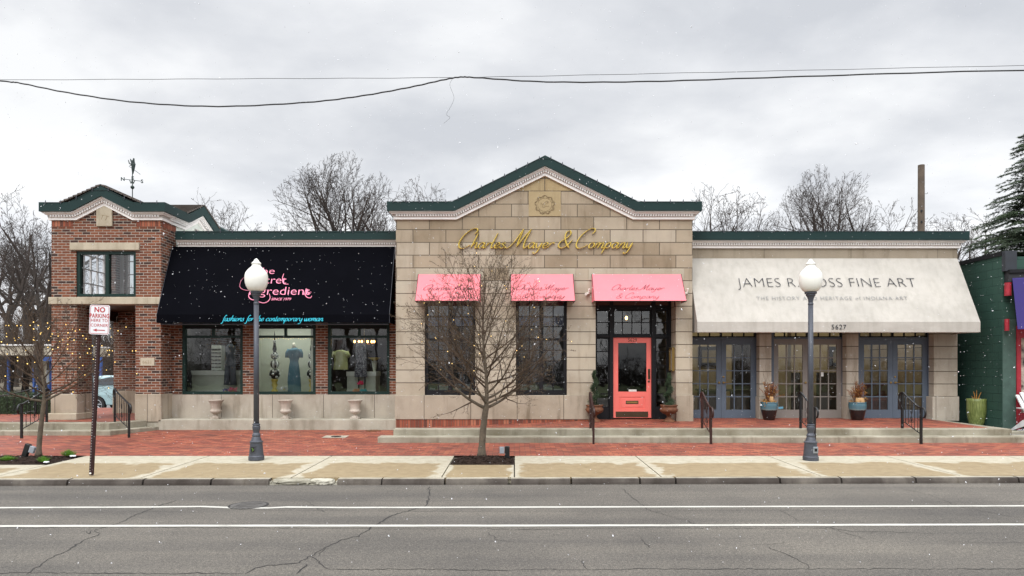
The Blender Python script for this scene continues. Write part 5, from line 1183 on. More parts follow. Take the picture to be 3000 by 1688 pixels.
mb = MB(); mb.tube([P(983, 1032, YI), P(976, 1048, YI)], [.075, .06], 8); mb.tube([P(1013, 1032, YI), P(1022, 1046, YI)], [.075, .06], 8); mb.build('sleeves', c3, g3, smooth=True)
mb = MB(); mb.tube([P(990, 1029, YI), P(998, 1022, YI), P(1006, 1029, YI)], .02, 6); mb.tube([P(998, 1022, YI), P(998, 1000, YI), P(998, 975, YI)], .008, 5); mb.build('hanger', M['black_frame'], g3)
g4 = garment('patterned_dress', 'dark dress with white squiggle print in the right shop window', 'dress', 1057, YI, [(1004, 12, 0), (1016, 15, 0), (1040, 16, 0), (1070, 17, 0), (1105, 19, 0)], c4, .1, .015, 6)
mb = MB(); mb.tube([P(1051, 1105, YI), P(1051, 1152, YI)], .02, 6); mb.tube([P(1069, 1105, YI), P(1069, 1152, YI)], .02, 6); mb.build('stand', M['black_frame'], g4)
g5 = garment('dark_trousers', 'dark trousers hanging at the left edge of the left shop window', 'trousers', 554, 18.1, [(1085, 5, 0), (1095, 7, 0), (1120, 7, 0), (1145, 6, 0)], simple('near_black_cloth', (.015, .015, .02)), .06)
# painted finials: stacked balls
def finial(px, label):
    c = (X(px, 18.1), 18.1, Z(1153, 18.1)); s = 18.1/F
    r = empty('painted_finial', c, label, 'finial', 'tall black and white painted finials')
    zz = lambda py: Z(py, 18.1)-c[2]
    MB().box(c[0]-.165, c[0]+.165, 17.95, 18.25, c[2], c[2]+.05).build('plinth', M['room_white'], r)
    mb = MB()
    for k in range(6): mb.box(c[0]-.16+k*.055, c[0]-.16+k*.055+.027, 17.945, 17.952, c[2]+.005, c[2]+.045)
    mb.build('plinth_diamonds', M['gloss_black'], r)
    MB().lathe([(.10, zz(1148)), (.07, zz(1143)), (.045, zz(1138)), (.08, zz(1128)), (.06, zz(1122)), (.09, zz(1114)), (.10, zz(1111))], c, 20).build('gold_urn', M['gold'], r, smooth=True)
    for (py, rad, kind) in ((1096, .138, 'dots'), (1067, .118, 'stripe'), (1042, .105, 'check'), (1019, .05, 'plain'), (1001, .045, 'check')):
        cz = Z(py, 18.1); mb = MB(); n = 24; mb.sphere((c[0], 18.1, cz), rad, n)
        h = n//2
        if kind in ('stripe', 'check'):
            for fi, f in enumerate(mb.f):
                q = sum((Vector(mb.v[i]) for i in f), Vector())/len(f)-Vector((c[0], 18.1, cz)); a_ = math.atan2(q.y, q.x)+.2; e_ = math.asin(max(-1, min(1, q.z/q.length)))
                w = int((a_+math.pi)/(2*math.pi)*12) % 2
                if kind == 'check': w = (w+int((e_+math.pi/2)/(math.pi)*8)) % 2 if abs(e_) < .8 else 0
                mb.m[fi] = w
        mb.build('ball', [M['gloss_black'], M['room_white']], r, smooth=True)
        if kind == 'dots':
            mb = MB()
            for k in range(8):
                a_ = k*math.pi/4; 
                for e_ in ((.0, .75) if k % 2 == 0 else (-.6,)):
                    d = Vector((math.cos(a_)*math.cos(e_), math.sin(a_)*math.cos(e_), math.sin(e_))); mb.sphere(Vector((c[0], 18.1, cz))+d*rad*.93, .035, 10)
            mb.build('white_dots', M['room_white'], r)
    MB().lathe([(.03, zz(1032)), (.06, zz(1024)), (.03, zz(1008)), (.02, zz(985)), (.0, zz(968))], c, 12).build('spire', M['gloss_black'], r)
finial(804.5, 'black and white painted finial left of the blue dress'); finial(914, 'black and white painted finial right of the blue dress')
def flower(px, py, rad, colr, label, Y=17.95, up=.4):
    c = P(px, py, Y); r = empty('paper_flower', c, label, 'flower', 'paper flowers in the shop windows'); m = simple('paper_petal', colr, .9, 0, .15, 20)
    mb = MB(); rr = random.Random(int(px))
    for k in range(13):
        a_ = rr.uniform(0, 6.28); e_ = rr.uniform(.1, 1.3); d = Vector((math.cos(a_)*math.cos(e_), -abs(math.sin(a_))*math.cos(e_)*.6, math.sin(e_)))
        s_ = d.cross(Vector((0, 1, .2))).normalized(); tip = c+d*rad; mid = c+d*rad*.6
        mb.add([c, mid+s_*rad*.22, tip, mid-s_*rad*.22+Vector((0, .01, 0))], [(0, 1, 2, 3)])
    mb.build('petals', m, r); MB().sphere(c+Vector((0, -.02, .02)), rad*.16, 8).build('flower_heart', M['gold'], r)
flower(684, 1149, .17, (.78, .16, .26), 'pink paper flower below the jumpsuit'); flower(662, 1149, .13, (.16, .13, .38), 'violet paper flower left of the pink one')
flower(833, 1143, .13, (.6, .6, .6), 'white paper flower beside the blue dress'); flower(1057, 1128, .13, (.80, .05, .16), 'hot pink paper flower on the dress stand', 18.1)
flower(1045, 1151, .14, (.8, .38, .22), 'peach paper flower at the foot of the patterned dress'); flower(1066, 1151, .13, (.03, .42, .5), 'teal paper flower at the foot of the patterned dress')
r = empty('pedestal_urn', (X(1097, 18.7), 18.7, Z(1089, 18.7)), 'pale glass urn with a flat gold bowl on the right window counter', 'urn')
MB().lathe([(.035, 0), (.05, .1), (.075, .26), (.05, .30)], (X(1097, 18.7), 18.7, Z(1089, 18.7)), 14).build('vase', M['room_pale'], r); MB().lathe([(.03, .30), (.16, .37), (.17, .385)], (X(1097, 18.7), 18.7, Z(1089, 18.7)), 18).build('bowl', M['gold'], r)
r = empty('chandelier', P(1062, 985, 19.5), 'small chandelier with glowing amber bulbs behind the patterned dress', 'chandelier')
mb = MB(); mb.tube([P(1067, 940, 19.5), P(1067, 1004, 19.5)], .012, 6)
for px in (1039, 1052, 1060, 1077, 1089, 1096): mb.tube([P(1067, 1006, 19.5), P((1067+px)/2, 1010, 19.5), P(px, 1006, 19.5)], .008, 5)
mb.build('arms', M['brass'], r)
for px in (1039, 1052, 1060, 1077, 1089, 1096): MB().sphere(P(px, 1001, 19.5), .028, 8, sc=(1, 1, 1.4)).build('bulb', emis('amber_bulb', (1, .5, .12), 14) if px == 1039 else bpy.data.materials['amber_bulb'], r)
# centre shop window goods
def plainbox(name, label, cat, a, b, c, d, Y, th, mat, grp=None):
    x0_, x1_, z0_, z1_ = X(a, Y), X(b, Y), Z(d, Y), Z(c, Y)
    r = empty(name, ((x0_+x1_)/2, Y, z0_), label, cat, grp); MB().box(x0_, x1_, Y, Y+th, z0_, z1_-.02).build('body', mat, r, bevel=.008); MB().box(x0_+.01, x1_-.01, Y+.01, Y+th-.01, z1_-.02, z1_).build('lid', mat, r); return r
wb = M['room_white']
plainbox('gift_box', 'flat white card box at the left foot of the first stone shop window', 'box', 1258, 1274, 1138, 1148, 17.3, .12, wb, 'white boxes in the stone shop windows')
plainbox('gift_box', 'wide white box in the right half of the first stone shop window', 'box', 1282, 1310, 1128, 1152, 17.4, .2, wb, 'white boxes in the stone shop windows')
plainbox('gift_box', 'white box beside the mullion of the first stone shop window', 'box', 1328, 1380, 1126, 1152, 17.4, .2, wb, 'white boxes in the stone shop windows')
plainbox('gift_box', 'tall white box at the left of the second stone shop window', 'box', 1525, 1545, 1126, 1152, 17.4, .2, wb, 'white boxes in the stone shop windows')
plainbox('gift_box', 'white box left of the mullion of the second stone shop window', 'box', 1552, 1574, 1130, 1152, 17.4, .2, wb, 'white boxes in the stone shop windows')
plainbox('gift_box', 'broad white box right of the mullion of the second stone shop window', 'box', 1592, 1618, 1128, 1152, 17.4, .2, wb, 'white boxes in the stone shop windows')
plainbox('gift_box', 'low white box at the right foot of the second stone shop window', 'box', 1622, 1648, 1140, 1150, 17.3, .12, wb, 'white boxes in the stone shop windows')
bl = simple('blue_reflection_tone', (.035, .07, .22), .8, 0, .3, 5); pg = simple('pale_reflection_tone', (.35, .40, .50), .8, 0, .1)  # window reflections built in as blue and pale strips behind the glass
for i, (a, b) in enumerate(((1254, 1384), (1521, 1652))):
    wd = ['first', 'second'][i]
    r = empty('window_reflection', (X((a+b)/2, 17.6), 17.6, Z(955, 17.6)), 'blue strip standing in for a reflection in the %s stone shop window' % wd, 'painted reflection', 'painted window reflections'); mb = MB()
    n = 30
    for k in range(n+1):
        x = X(a, 17.6)+(X(b, 17.6)-X(a, 17.6))*k/n; y = 17.6+.03*math.sin(k*1.9); mb.v += [(x, y, Z(920, 17.6)), (x, y, Z(955, 17.6)+.02*math.sin(k*.8))]
    for k in range(n): mb.f.append((2*k, 2*k+1, 2*k+3, 2*k+2)); mb.m.append(0)
    mb.build('blue_reflection', bl, r, smooth=True); MB().box(X(a, 17.55), X(b, 17.55), 17.58, 17.62, Z(924, 17.6), Z(897, 17.6)).build('pale_reflection', pg, r)
# ================================================================== STREET FURNITURE
def lamp(px, py, label, hatch):
    Y = 12.27; s = Y/F; x = X(px, Y); z0 = Z(py, Y)
    r = empty('street_lamp', (x, Y, z0), label, 'street lamp', 'twin street lamps on the pavement')
    zb = lambda q: (925-q)/3.481*s; k = s/3.481
    MB().lathe([(77*k, 0), (77*k, zb(888)), (71*k, zb(880)), (69*k, zb(855)), (60*k, zb(756)), (64*k, zb(747)), (64*k, zb(737)), (53*k, zb(728)), (43*k, zb(700)), (38*k, zb(688)), (42*k, zb(676)), (38*k, zb(662)), (30*k, zb(650)), (31*k, zb(638)), (38*k, zb(610)), (39*k, zb(585)), (33*k, zb(575)), (39*k, zb(568)), (38*k, zb(560)), (28*k, zb(555))], (x, Y, z0), 28).build('base', M['lamp_metal'], r, smooth=False)
    zt = lambda q: (1347-(640+q/2.196))*s; k2 = s/2.196
    MB().lathe([(.049, zb(556)), (.0435, zt(556))], (x, Y, z0), 20).build('shaft', M['lamp_metal'], r, smooth=True)
    MB().lathe([(15*k2, zt(556)), (17.5*k2, zt(548)), (14*k2, zt(538)), (16*k2, zt(520)), (22*k2, zt(502)), (30*k2, zt(492)), (28*k2, zt(487)), (37*k2, zt(481)), (38*k2, zt(472)), (30*k2, zt(470))], (x, Y, z0), 24).build('collar', M['lamp_metal'], r)
    gl = MB().lathe([(34*k2, zt(470)), (50*k2, zt(460)), (62*k2, zt(440)), (69*k2, zt(418)), (72*k2, zt(392)), (71*k2, zt(368)), (66*k2, zt(350)), (56*k2, zt(336)), (46*k2, zt(325)), (38*k2, zt(318)), (29*k2, zt(308)), (25*k2, zt(297)), (30*k2, zt(293)), (29*k2, zt(287)), (19*k2, zt(278)), (14*k2, zt(270)), (9*k2, zt(263)), (2*k2, zt(258))], (x, Y, z0), 32).build('globe', M['lamp_globe'], r, smooth=True)
    hx, hz = (x-.012, z0+zb(815))
    if hatch == 'open':
        h = MB().wall(hx-.05, hx+.04, hz-.065, hz+.06, Y-.125, Y-.105, [(hx-.038, hx+.028, hz-.05, hz+.048)]).build('hatch_rim', M['lamp_metal'], r)
        MB().box(hx-.038, hx+.028, Y-.122, Y-.1, hz-.05, hz+.048).build('hatch_opening', M['crack'], r)
        mb = MB(); mb.tube([(hx-.02, Y-.125, hz+.03), (hx, Y-.135, hz-.0), (hx-.01, Y-.13, hz-.03)], .004, 5); mb.tube([(hx+.01, Y-.125, hz-.01), (hx-.005, Y-.133, hz-.02), (hx+.02, Y-.127, hz+.01)], .003, 5); mb.build('loose_wires', M['sprout'], r)
    else:
        hx = x+.035; MB().box(hx-.045, hx+.045, Y-.135, Y-.105, hz-.055, hz+.06).build('socket_cover', simple('galvanised_cover', (.3, .33, .36), .4, .5), r, bevel=.008); MB().box(hx-.022, hx+.022, Y-.14, Y-.13, hz-.02, hz+.03).build('socket', M['iron_black'], r)
    return r
lamp(751, 1347, 'grey street lamp with white globe and an open wire hatch before the black awning', 'open')
lamp(2375, 1348.5, 'grey street lamp with white globe and a socket in its base before the cream awning', 'socket')
# parking sign on a leaning perforated post
b0 = P(268, 1392, 10.62); b1 = P(293, 893, 10.62)
sg_ = empty('parking_sign', b0, 'red and white no parking sign on a leaning dark perforated post', 'sign')
ax = (b1-b0).normalized(); side = Vector((1, 0, 0)); side = (side-ax*side.dot(ax)).normalized(); fr_ = ax.cross(side)
mb = MB(); ln = (b1-b0).length
mb.obox(b0+ax*ln/2+side*.0, (side, fr_, ax), .028, .022, ln/2)
post = mb.build('post', M['sign_post'], sg_, bevel=.004); mb = MB()
for k in range(int(ln/.042)-12):
    c = b0+ax*(.03+k*.042)+fr_*(-.0235 if fr_.y > 0 else .0235)-side*.012
    mb.obox(c, (side, fr_, ax), .0055, .0015, .0055)
mb.build('punched_holes', simple('pale_hole_edge', (.42, .40, .38), .7), post)
cs_ = P(291.5, 937, 10.56); mb = MB(); w2, h2 = .152, .228
def rrect(w, h, rad, n=5):
    o_ = []
    for (cx, cz, a0) in ((w-rad, h-rad, 0), (-w+rad, h-rad, 90), (-w+rad, -h+rad, 180), (w-rad, -h+rad, 270)):
        for k in range(n+1): a_ = R(a0+90*k/n); o_.append((cx+rad*math.cos(a_), cz+rad*math.sin(a_)))
    return o_
tilt = R(2.2); sU = Vector((math.cos(tilt), .03, -math.sin(tilt))); sV = Vector((math.sin(tilt), 0, math.cos(tilt)))
smap = plane_map(cs_, sU, sV, 0)
mb.prism(rrect(w2, h2, .03), smap, -.002, .002); plate = fix_normals(mb.build('plate', M['sign_white'], sg_))
mb = MB(); ou, inn = rrect(w2-.010, h2-.010, .024), rrect(w2-.017, h2-.017, .018); k = len(ou)
mb.add([smap(*p, .003) for p in ou]+[smap(*p, .003) for p in inn], [(i, (i+1) % k, k+(i+1) % k, k+i) for i in range(k)]); mb.build('border', M['sign_red'], plate)
for (tx, yy, sz, ws, off) in (('NO', .118, .108, .95, .0035), ('PARKING', .030, .090, .76, .002), ('HERE TO', -.033, .066, .92, .0004), ('CORNER', -.108, .066, .94, .0004)):
    text_mesh('lettering', tx, sz, M['sign_red'], plate, lambda u_, v_, w_, yy=yy: smap(u_, v_+yy, .0035+w_), offset=off, wscale=ws, space=1.08, depth=.001)
mb = MB(); mb.add([smap(*p, .0035) for p in ((.09, -.168), (.09, -.155), (-.04, -.155), (-.04, -.168))], [(0, 1, 2, 3)]); mb.add([smap(*p, .0035) for p in ((-.035, -.138), (-.095, -.1615), (-.035, -.185))], [(0, 1, 2)]); mb.build('arrow', M['sign_red'], plate)
MB().sphere(b0+Vector((0, -.03, .03)), .016, 8).build('anchor_bolt', M['lamp_globe'], sg_)
# handrails
def handrail(pu, pl, zu, zl, mat, label, hu=.78, hl=.76, grp='iron handrails on the steps', ornate=True):
    pu, pl = Vector((*pu, 0)), Vector((*pl, 0)); d = (pl-pu); ln = d.length; d.normalize(); s_ = Vector((-d.y, d.x, 0)); Zv = Vector((0, 0, 1))
    r = empty('handrail', pu+Zv*zu, label, 'handrail', grp)
    q = lambda t_, z: pu+d*t_+Zv*z
    for (t_, a_, b_) in ((0, zu, zu+hu), (ln, zl, zl+hl)):
        mb = MB(); mb.obox(q(t_, (a_+b_)/2), (d, s_, Zv), .022, .022, (b_-a_)/2); mb.build('post', mat, r)
    zt0, zt1 = zu+hu, zl+hl
    pts = [q(-.07, zt0-.20), q(-.11, zt0-.13), q(-.10, zt0-.04), q(-.04, zt0+.012), q(.04, zt0+.012), q(.12, zt0-.03), q(ln*.5, (zt0+zt1)/2-.005), q(ln-.12, zt1+.035), q(ln-.03, zt1+.012), q(ln+.07, zt1+.008), q(ln+.14, zt1-.04), q(ln+.155, zt1-.12), q(ln+.12, zt1-.19), q(ln+.05, zt1-.20)]
    P3 = []
    for i in range(len(pts)-1):
        a_, b_, c_, e_ = pts[max(i-1, 0)], pts[i], pts[i+1], pts[min(i+2, len(pts)-1)]
        for j in range(4):
            t_ = j/4; P3.append(.5*((2*b_)+(c_-a_)*t_+(2*a_-5*b_+4*c_-e_)*t_*t_+(3*b_-3*c_+e_-a_)*t_**3))
    P3.append(pts[-1]); mb = MB(); mb.tube(P3, .023, 8, flat=.7); mb.build('top_rail', mat, r, smooth=True)
    zb0, zb1 = zu+.14, zl+.21
    mb = MB(); mb.tube([q(.02, zb0), q(.10, zb0), q(ln-.02, zb1)], .011, 6); mb.build('bottom_rail', mat, r)
    nb = 5
    for k in range(1, nb+1):
        t_ = ln*k/(nb+1); zlo = zb0+(zb1-zb0)*max(0, (t_-.1)/(ln-.12)); zhi = zt0+.01+(zt1+.02-zt0)*(t_/ln)-.02
        mb = MB()
        if ornate and k == 3:
            mb.tube([q(t_, zlo), q(t_, zhi)], .006, 5)
            for (zc0, hh, ww) in ((.62, .07, .035), (.32, .05, .03)):
                zc1 = zlo+(zhi-zlo)*zc0; mb.tube([q(t_+ww*math.sin(a_), zc1+hh*math.cos(a_)) for a_ in [i*math.pi/6 for i in range(13)]], .006, 5)
            for sg2 in (-1, 1):
                zc1 = zlo+.12; mb.tube([q(t_+sg2*(.045-.045*math.cos(a_)*(1-a_/9)), zc1+.035*math.sin(a_)*(1-a_/9)) for a_ in [i*.6 for i in range(12)]], .005, 5)
        else: mb.tube([q(t_, zlo), q(t_, zhi)], .0075, 5)
        mb.build('baluster', mat, r)
IB, IR = M['iron_black'], M['iron_brown']
handrail((1.68, 15.1), (1.67, 14.42), .31, .04, IR, 'brown iron handrail left of the coral door steps')
handrail((4.15, 15.1), (4.15, 14.42), .31, .04, IR, 'brown iron handrail between the coral door and the gallery')
handrail((6.33, 15.1), (6.34, 14.42), .31, .04, IB, 'black iron handrail behind the right street lamp')
handrail((8.58, 15.1), (8.59, 14.42), .31, .04, IB, 'black iron handrail before the right pair of slate doors')
handrail((-9.6, 16.4), (-8.74, 15.48), .35, .06, IB, 'black iron handrail on the cut corner of the tower steps')
handrail((-11.2, 16.35), (-11.08, 15.35), .35, .06, IB, 'black iron handrail behind the small lit tree')
handrail((X(105, 18.9), 18.9), (X(-30, 18.6), 18.7), .3, .05, IB, 'black iron handrail along the hedge at the left edge')
# cast stone urns on the ledge
zp = lambda q: (508-q)/3.481*17.25/F; ku = 17.25/F/3.481
def urn(px, label):
    c = (X(px, 17.25), 17.25, .362); r = empty('stone_urn', c, label, 'urn', 'empty cast stone urns on the ledge')
    MB().box(c[0]-44*ku, c[0]+44*ku, c[1]-44*ku, c[1]+44*ku, .362, .362+zp(497)).build('foot', M['urn'], r, bevel=.004)
    MB().lathe([(40*ku, zp(497)), (38*ku, zp(490)), (24*ku, zp(480)), (17*ku, zp(470)), (20*ku, zp(464)), (36*ku, zp(455)), (53*ku, zp(442)), (56*ku, zp(430)), (53*ku, zp(421)), (47*ku, zp(417)), (48*ku, zp(400)), (54*ku, zp(365)), (64*ku, zp(335)), (75*ku, zp(324)), (76*ku, zp(317)), (66*ku, zp(317)), (60*ku, zp(340)), (40*ku, zp(350))], c, 36, flute=.02, nf=12).build('bowl', M['urn'], r, smooth=True)
    MB().lathe([(58*ku, zp(335)), (.01, zp(334))], c, 20).build('soil', M['mulch'], r)
urn(632.5, 'empty cast stone urn on the ledge, left of the street lamp'); urn(836.5, 'empty cast stone urn on the ledge, middle of the row'); urn(1040, 'empty cast stone urn on the ledge, nearest the stone shop')
# foliage helper
def leaves(mb, c, n, spread, size, rnd, m=0, drop=0):
    for _ in range(n):
        p = Vector(c)+Vector((rnd.gauss(0, spread[0]), rnd.gauss(0, spread[1]), rnd.gauss(0, spread[2])))
        a_ = Vector((rnd.uniform(-1, 1), rnd.uniform(-1, 1), rnd.uniform(-1, 1)-drop)).normalized()*size*rnd.uniform(.6, 1.3); b_ = a_.orthogonal().normalized()*size*.35
        mb.add([p-a_, p+b_, p+a_, p-b_], [(0, 1, 2, 3)], m)
# rusty urns with spiral evergreens
def topiary(px, top, label, seed):
    Y = 16.72; s = Y/F; c = Vector((X(px, Y), Y, .312)); r = empty('planted_urn', c, label, 'planter', 'rusty urns with spiral evergreens by the coral door'); k = s/2.498
    zq = lambda q: (1192-q)*k
    MB().lathe([(45*k, 0), (44*k, zq(1182)), (30*k, zq(1170)), (18*k, zq(1160)), (15*k, zq(1148)), (20*k, zq(1138)), (44*k, zq(1126)), (62*k, zq(1112)), (67*k, zq(1098)), (60*k, zq(1086)), (56*k, zq(1078)), (64*k, zq(1070)), (64*k, zq(1064)), (52*k, zq(1064)), (48*k, zq(1075))], c, 30).build('iron_urn', M['rust'], r, smooth=True)
    MB().lathe([(50*k, zq(1074)), (.01, zq(1070))], c, 16).build('soil', M['mulch'], r)
    rnd = random.Random(seed); mb = MB(); H0, H1 = zq(1070), zq(1055)+(1055-top)*k
    MB().tube([c+Vector((0, 0, H0)), c+Vector((.01, 0, H1*.6)), c+Vector((0, 0, H1))], [.012, .01, .005], 6).build('stem', M['bark'], r)
    for i in range(150):
        t_ = i/150; z = H0+(H1-H0)*t_; rad = (1-t_)*.095+.03; a_ = t_*2*math.pi*2.6+seed
        leaves(mb, c+Vector((math.cos(a_)*rad*.5, math.sin(a_)*rad*.5, z)), 46, (.040*(1.25-t_*.8), .040*(1.25-t_*.8), .018), .014, rnd)
    mb.build('foliage', M['boxwood'], r)
topiary(1742, 818, 'rusty iron urn with spiral evergreen left of the coral door', 1); topiary(1959.5, 836, 'rusty iron urn with spiral evergreen right of the coral door', 4)
# glazed blue pots
def bluepot(px, py, label, seed):
    Y = 17.25; s = Y/F; c = Vector((X(px, Y), Y, .315)); r = empty('planted_pot', c, label, 'planter', 'blue glazed pots between the gallery doors')
    MB().lathe([(.125, 0), (.135, .01), (.165, .13), (.195, .26), (.213, .36), (.213, .42), (.205, .44), (.213, .455), (.213, .467), (.19, .467), (.185, .43)], c, 34).build('pot', M['glaze'], r, smooth=True)
    MB().lathe([(.19, .435), (.01, .45)], c, 16).build('soil', M['mulch'], r)
    rnd = random.Random(seed); mb = MB(); my = MB(); top = c+Vector((0, 0, .44))
    for i in range(46):
        a_ = rnd.uniform(0, 6.28); out = rnd.uniform(.03, .30 if i % 4 else .42); h = rnd.uniform(.28, .55)*(1.15-out); tip = top+Vector((math.cos(a_)*out, math.sin(a_)*out*.6, h))
        st = top+Vector((rnd.uniform(-.07, .07), rnd.uniform(-.06, .06), 0)); mid = st.lerp(tip, .5)+Vector((0, 0, .04)); mb.tube([st, mid, tip], [.004, .003, .002], 3)
        for k in range(11):
            t_ = .3+.7*k/11; p = st.lerp(tip, t_)+Vector((0, 0, .16*t_*(1-t_))); leaves(mb if rnd.random() < .8 else my, p, 4, (.012, .012, .012), .018, rnd)
    for i in range(60): a_ = rnd.uniform(0, 6.28); leaves(my, top+Vector((math.cos(a_)*.16, math.sin(a_)*.15, rnd.uniform(-.05, .08))), 4, (.03, .03, .025), .03, rnd, drop=.4)
    mb.build('dried_stems', M['dried'], r); my.build('dried_leaves', M['dried_y'], r)
    mb = MB()
    for i in range(9):
        a_ = rnd.uniform(0, 6.28); p = top.copy(); pts = [p.copy()]; ph = rnd.uniform(0, 6); L_ = rnd.uniform(.6, 1.02)
        for k in range(22):
            p = p+Vector((math.cos(a_)*.008+.022*math.sin(k*.9+ph), .012*math.cos(k*.8+ph), L_/22)); pts.append(p.copy())
        mb.tube(pts, [.0042-.0028*k/22 for k in range(23)], 4)
    mb.build('curly_willow', M['willow'], r)
    mb = MB(); (rock(mb, top+Vector((.015, -.12, .09)), .058, .055, .115, seed, n=14) if seed == 2 else rock(mb, top+Vector((.0, -.12, .06)), .12, .08, .105, seed, n=16)); mb.build('gourd', M['rock'], r, smooth=True)
bluepot(2253, 1233, 'blue and black glazed pot of dried stems left of the taupe doors', 2); bluepot(2512, 1232, 'blue and black glazed pot of dried stems right of the taupe doors', 5)
c = Vector((11.64, 17.2, .14)); r = empty('tall_planter', c, 'tall ribbed green planter with bare stalks beside the gallery wall', 'planter')
MB().lathe([(.13, 0), (.14, .01), (.175, .15), (.205, .32), (.218, .50), (.215, .66), (.218, .73), (.195, .73), (.19, .69)], c, 36, flute=.012, nf=30).build('pot', M['green_pot'], r, smooth=True)
MB().lathe([(.195, .70), (.01, .71)], c, 16).build('soil', M['mulch'], r); mb = MB()
for dx, h, lean in ((-.03, .22, -.04), (.0, .26, .01), (.04, .2, .08), (.02, .12, -.03), (-.05, .1, -.07)): mb.tube([c+Vector((dx, 0, .69)), c+Vector((dx+lean*.5, 0, .69+h*.6)), c+Vector((dx+lean, 0, .69+h))], [.012, .009, .005], 6)
mb.build('stalks', M['dried_y'], r)
mb = MB(); rnd = random.Random(2)
for k in range(7): rock(mb, (11.25+k*.2+rnd.uniform(-.1, .1), 16.9-k*.09+rnd.uniform(-.1, .3), .14), rnd.uniform(.06, .16), rnd.uniform(.05, .12), .035, k, n=12)
tag(mb.build('snow_patch', M['snow'], smooth=True), 'thin patches of old snow around the tall green planter', 'snow')
# outlet posts at the trees
def outlet(base, top, label, boxside):
    b_, t_ = Vector(base), Vector(top); r = empty('outlet_post', b_, label, 'outlet post', 'black garden outlet posts'); a_ = (t_-b_).normalized(); s_ = Vector((1, 0, 0)); s_ = (s_-a_*s_.dot(a_)).normalized()
    mb = MB(); mb.obox((b_+t_)/2, (s_, a_.cross(s_), a_), .045, .035, (t_-b_).length/2); mb.build('post', M['iron_black'], r, bevel=.01)
    mb = MB(); mb.obox(t_-a_*.075+s_*boxside*.095, (s_, a_.cross(s_), a_), .045, .03, .06); mb.build('grey_box', simple('grey_plastic_box', (.25, .27, .30), .5), r, bevel=.006)
outlet(P(1486, 1343, 12.45), P(1486, 1307, 12.45), 'black outlet post with a grey box right of the middle tree', -1)
outlet(P(72, 1337, 12.3), P(84, 1301, 12.3), 'leaning black outlet post with a grey box left of the small lit tree', 1)
# grass tufts with snow
def tuft(px, py, w, h, label, seed, dead=False):
    c = G(px, py, 0.02); r = empty('grass_tuft', c, label, 'grass tuft', 'grass tufts in the left tree pit'); rnd = random.Random(seed); mb = MB()
    for k in range(520):
        a_ = rnd.uniform(0, 6.28); q = rnd.uniform(0, 1)**.6; st = c+Vector((math.cos(a_)*q*w*.7, math.sin(a_)*q*w*.5, 0)); tp = st+Vector((math.cos(a_)*w*.5*q+rnd.uniform(-.03, .03), math.sin(a_)*w*.3*q, h*rnd.uniform(.5, 1.1)*(1.15-q*.6)))
        s_ = Vector((math.sin(a_), -math.cos(a_), 0))*.004; mb.add([st-s_, st+s_, tp], [(0, 1, 2)])
    mb.build('blades', M['dried_y'] if dead else M['sprout'], r)
    mb = MB(); rock(mb, c+Vector((w*.75, -.05, -.005)), w*.45, .05, .018, seed, n=12); mb.build('snow_clump', M['snow'], r, smooth=True)
tuft(22, 1349, .17, .1, 'pale green grass tuft at the left edge of the tree pit', 1); tuft(128, 1352, .11, .11, 'small grass tuft with snow in front of the lit tree', 2); tuft(201, 1334, .15, .12, 'bright green grass tuft with snow at the right end of the pit', 3)
# ================================================================== TREES
def colonize(att, nodes, par, D, di, dk, iters, trop=(0, 0, .2), rng=None):
    att = np.array(att); nodes = [np.array(n, float) for n in nodes]; par = list(par)
    near = np.full(len(att), 1e9); idx = np.zeros(len(att), int)
    def upd(k0):
        for k in range(k0, len(nodes)):
            d = np.linalg.norm(att-nodes[k], axis=1); m = d < near; near[m] = d[m]; idx[m] = k
    cc_ = [0]*len(nodes)
    upd(0); alive = near > dk; trop = np.array(trop)
    for it in range(iters):
        act = alive & (near < di)
        if not act.any():
            if not alive.any(): break
            j = np.argmin(np.where(alive, near, 1e9)); act = np.zeros(len(att), bool); act[j] = True
        k0 = len(nodes); ids = idx[act]; dv = att[act]-np.array([nodes[i] for i in ids]); dv /= np.linalg.norm(dv, axis=1)[:, None]+1e-9
        for u_ in np.unique(ids):
            if cc_[u_] >= 2+(u_ % 5 == 0):
                alive[idx == u_] &= near[idx == u_] > di*.45; near[idx == u_] = np.where(near[idx == u_] > di*.45, 1e9, near[idx == u_]); continue
            v = dv[ids == u_].mean(0)+trop
            if par[u_] >= 0: pd = nodes[u_]-nodes[par[u_]]; v = v+.9*pd/(np.linalg.norm(pd)+1e-9)
            v += rng.normal(0, .16, 3); l = np.linalg.norm(v)
            if l < 1e-3: continue
            nodes.append(nodes[u_]+v/l*D); par.append(int(u_)); cc_[u_] += 1; cc_.append(0)
        if len(nodes) == k0: break
        upd(k0); alive &= near > dk
        if len(nodes) > 9000: break
    return np.array(nodes), par
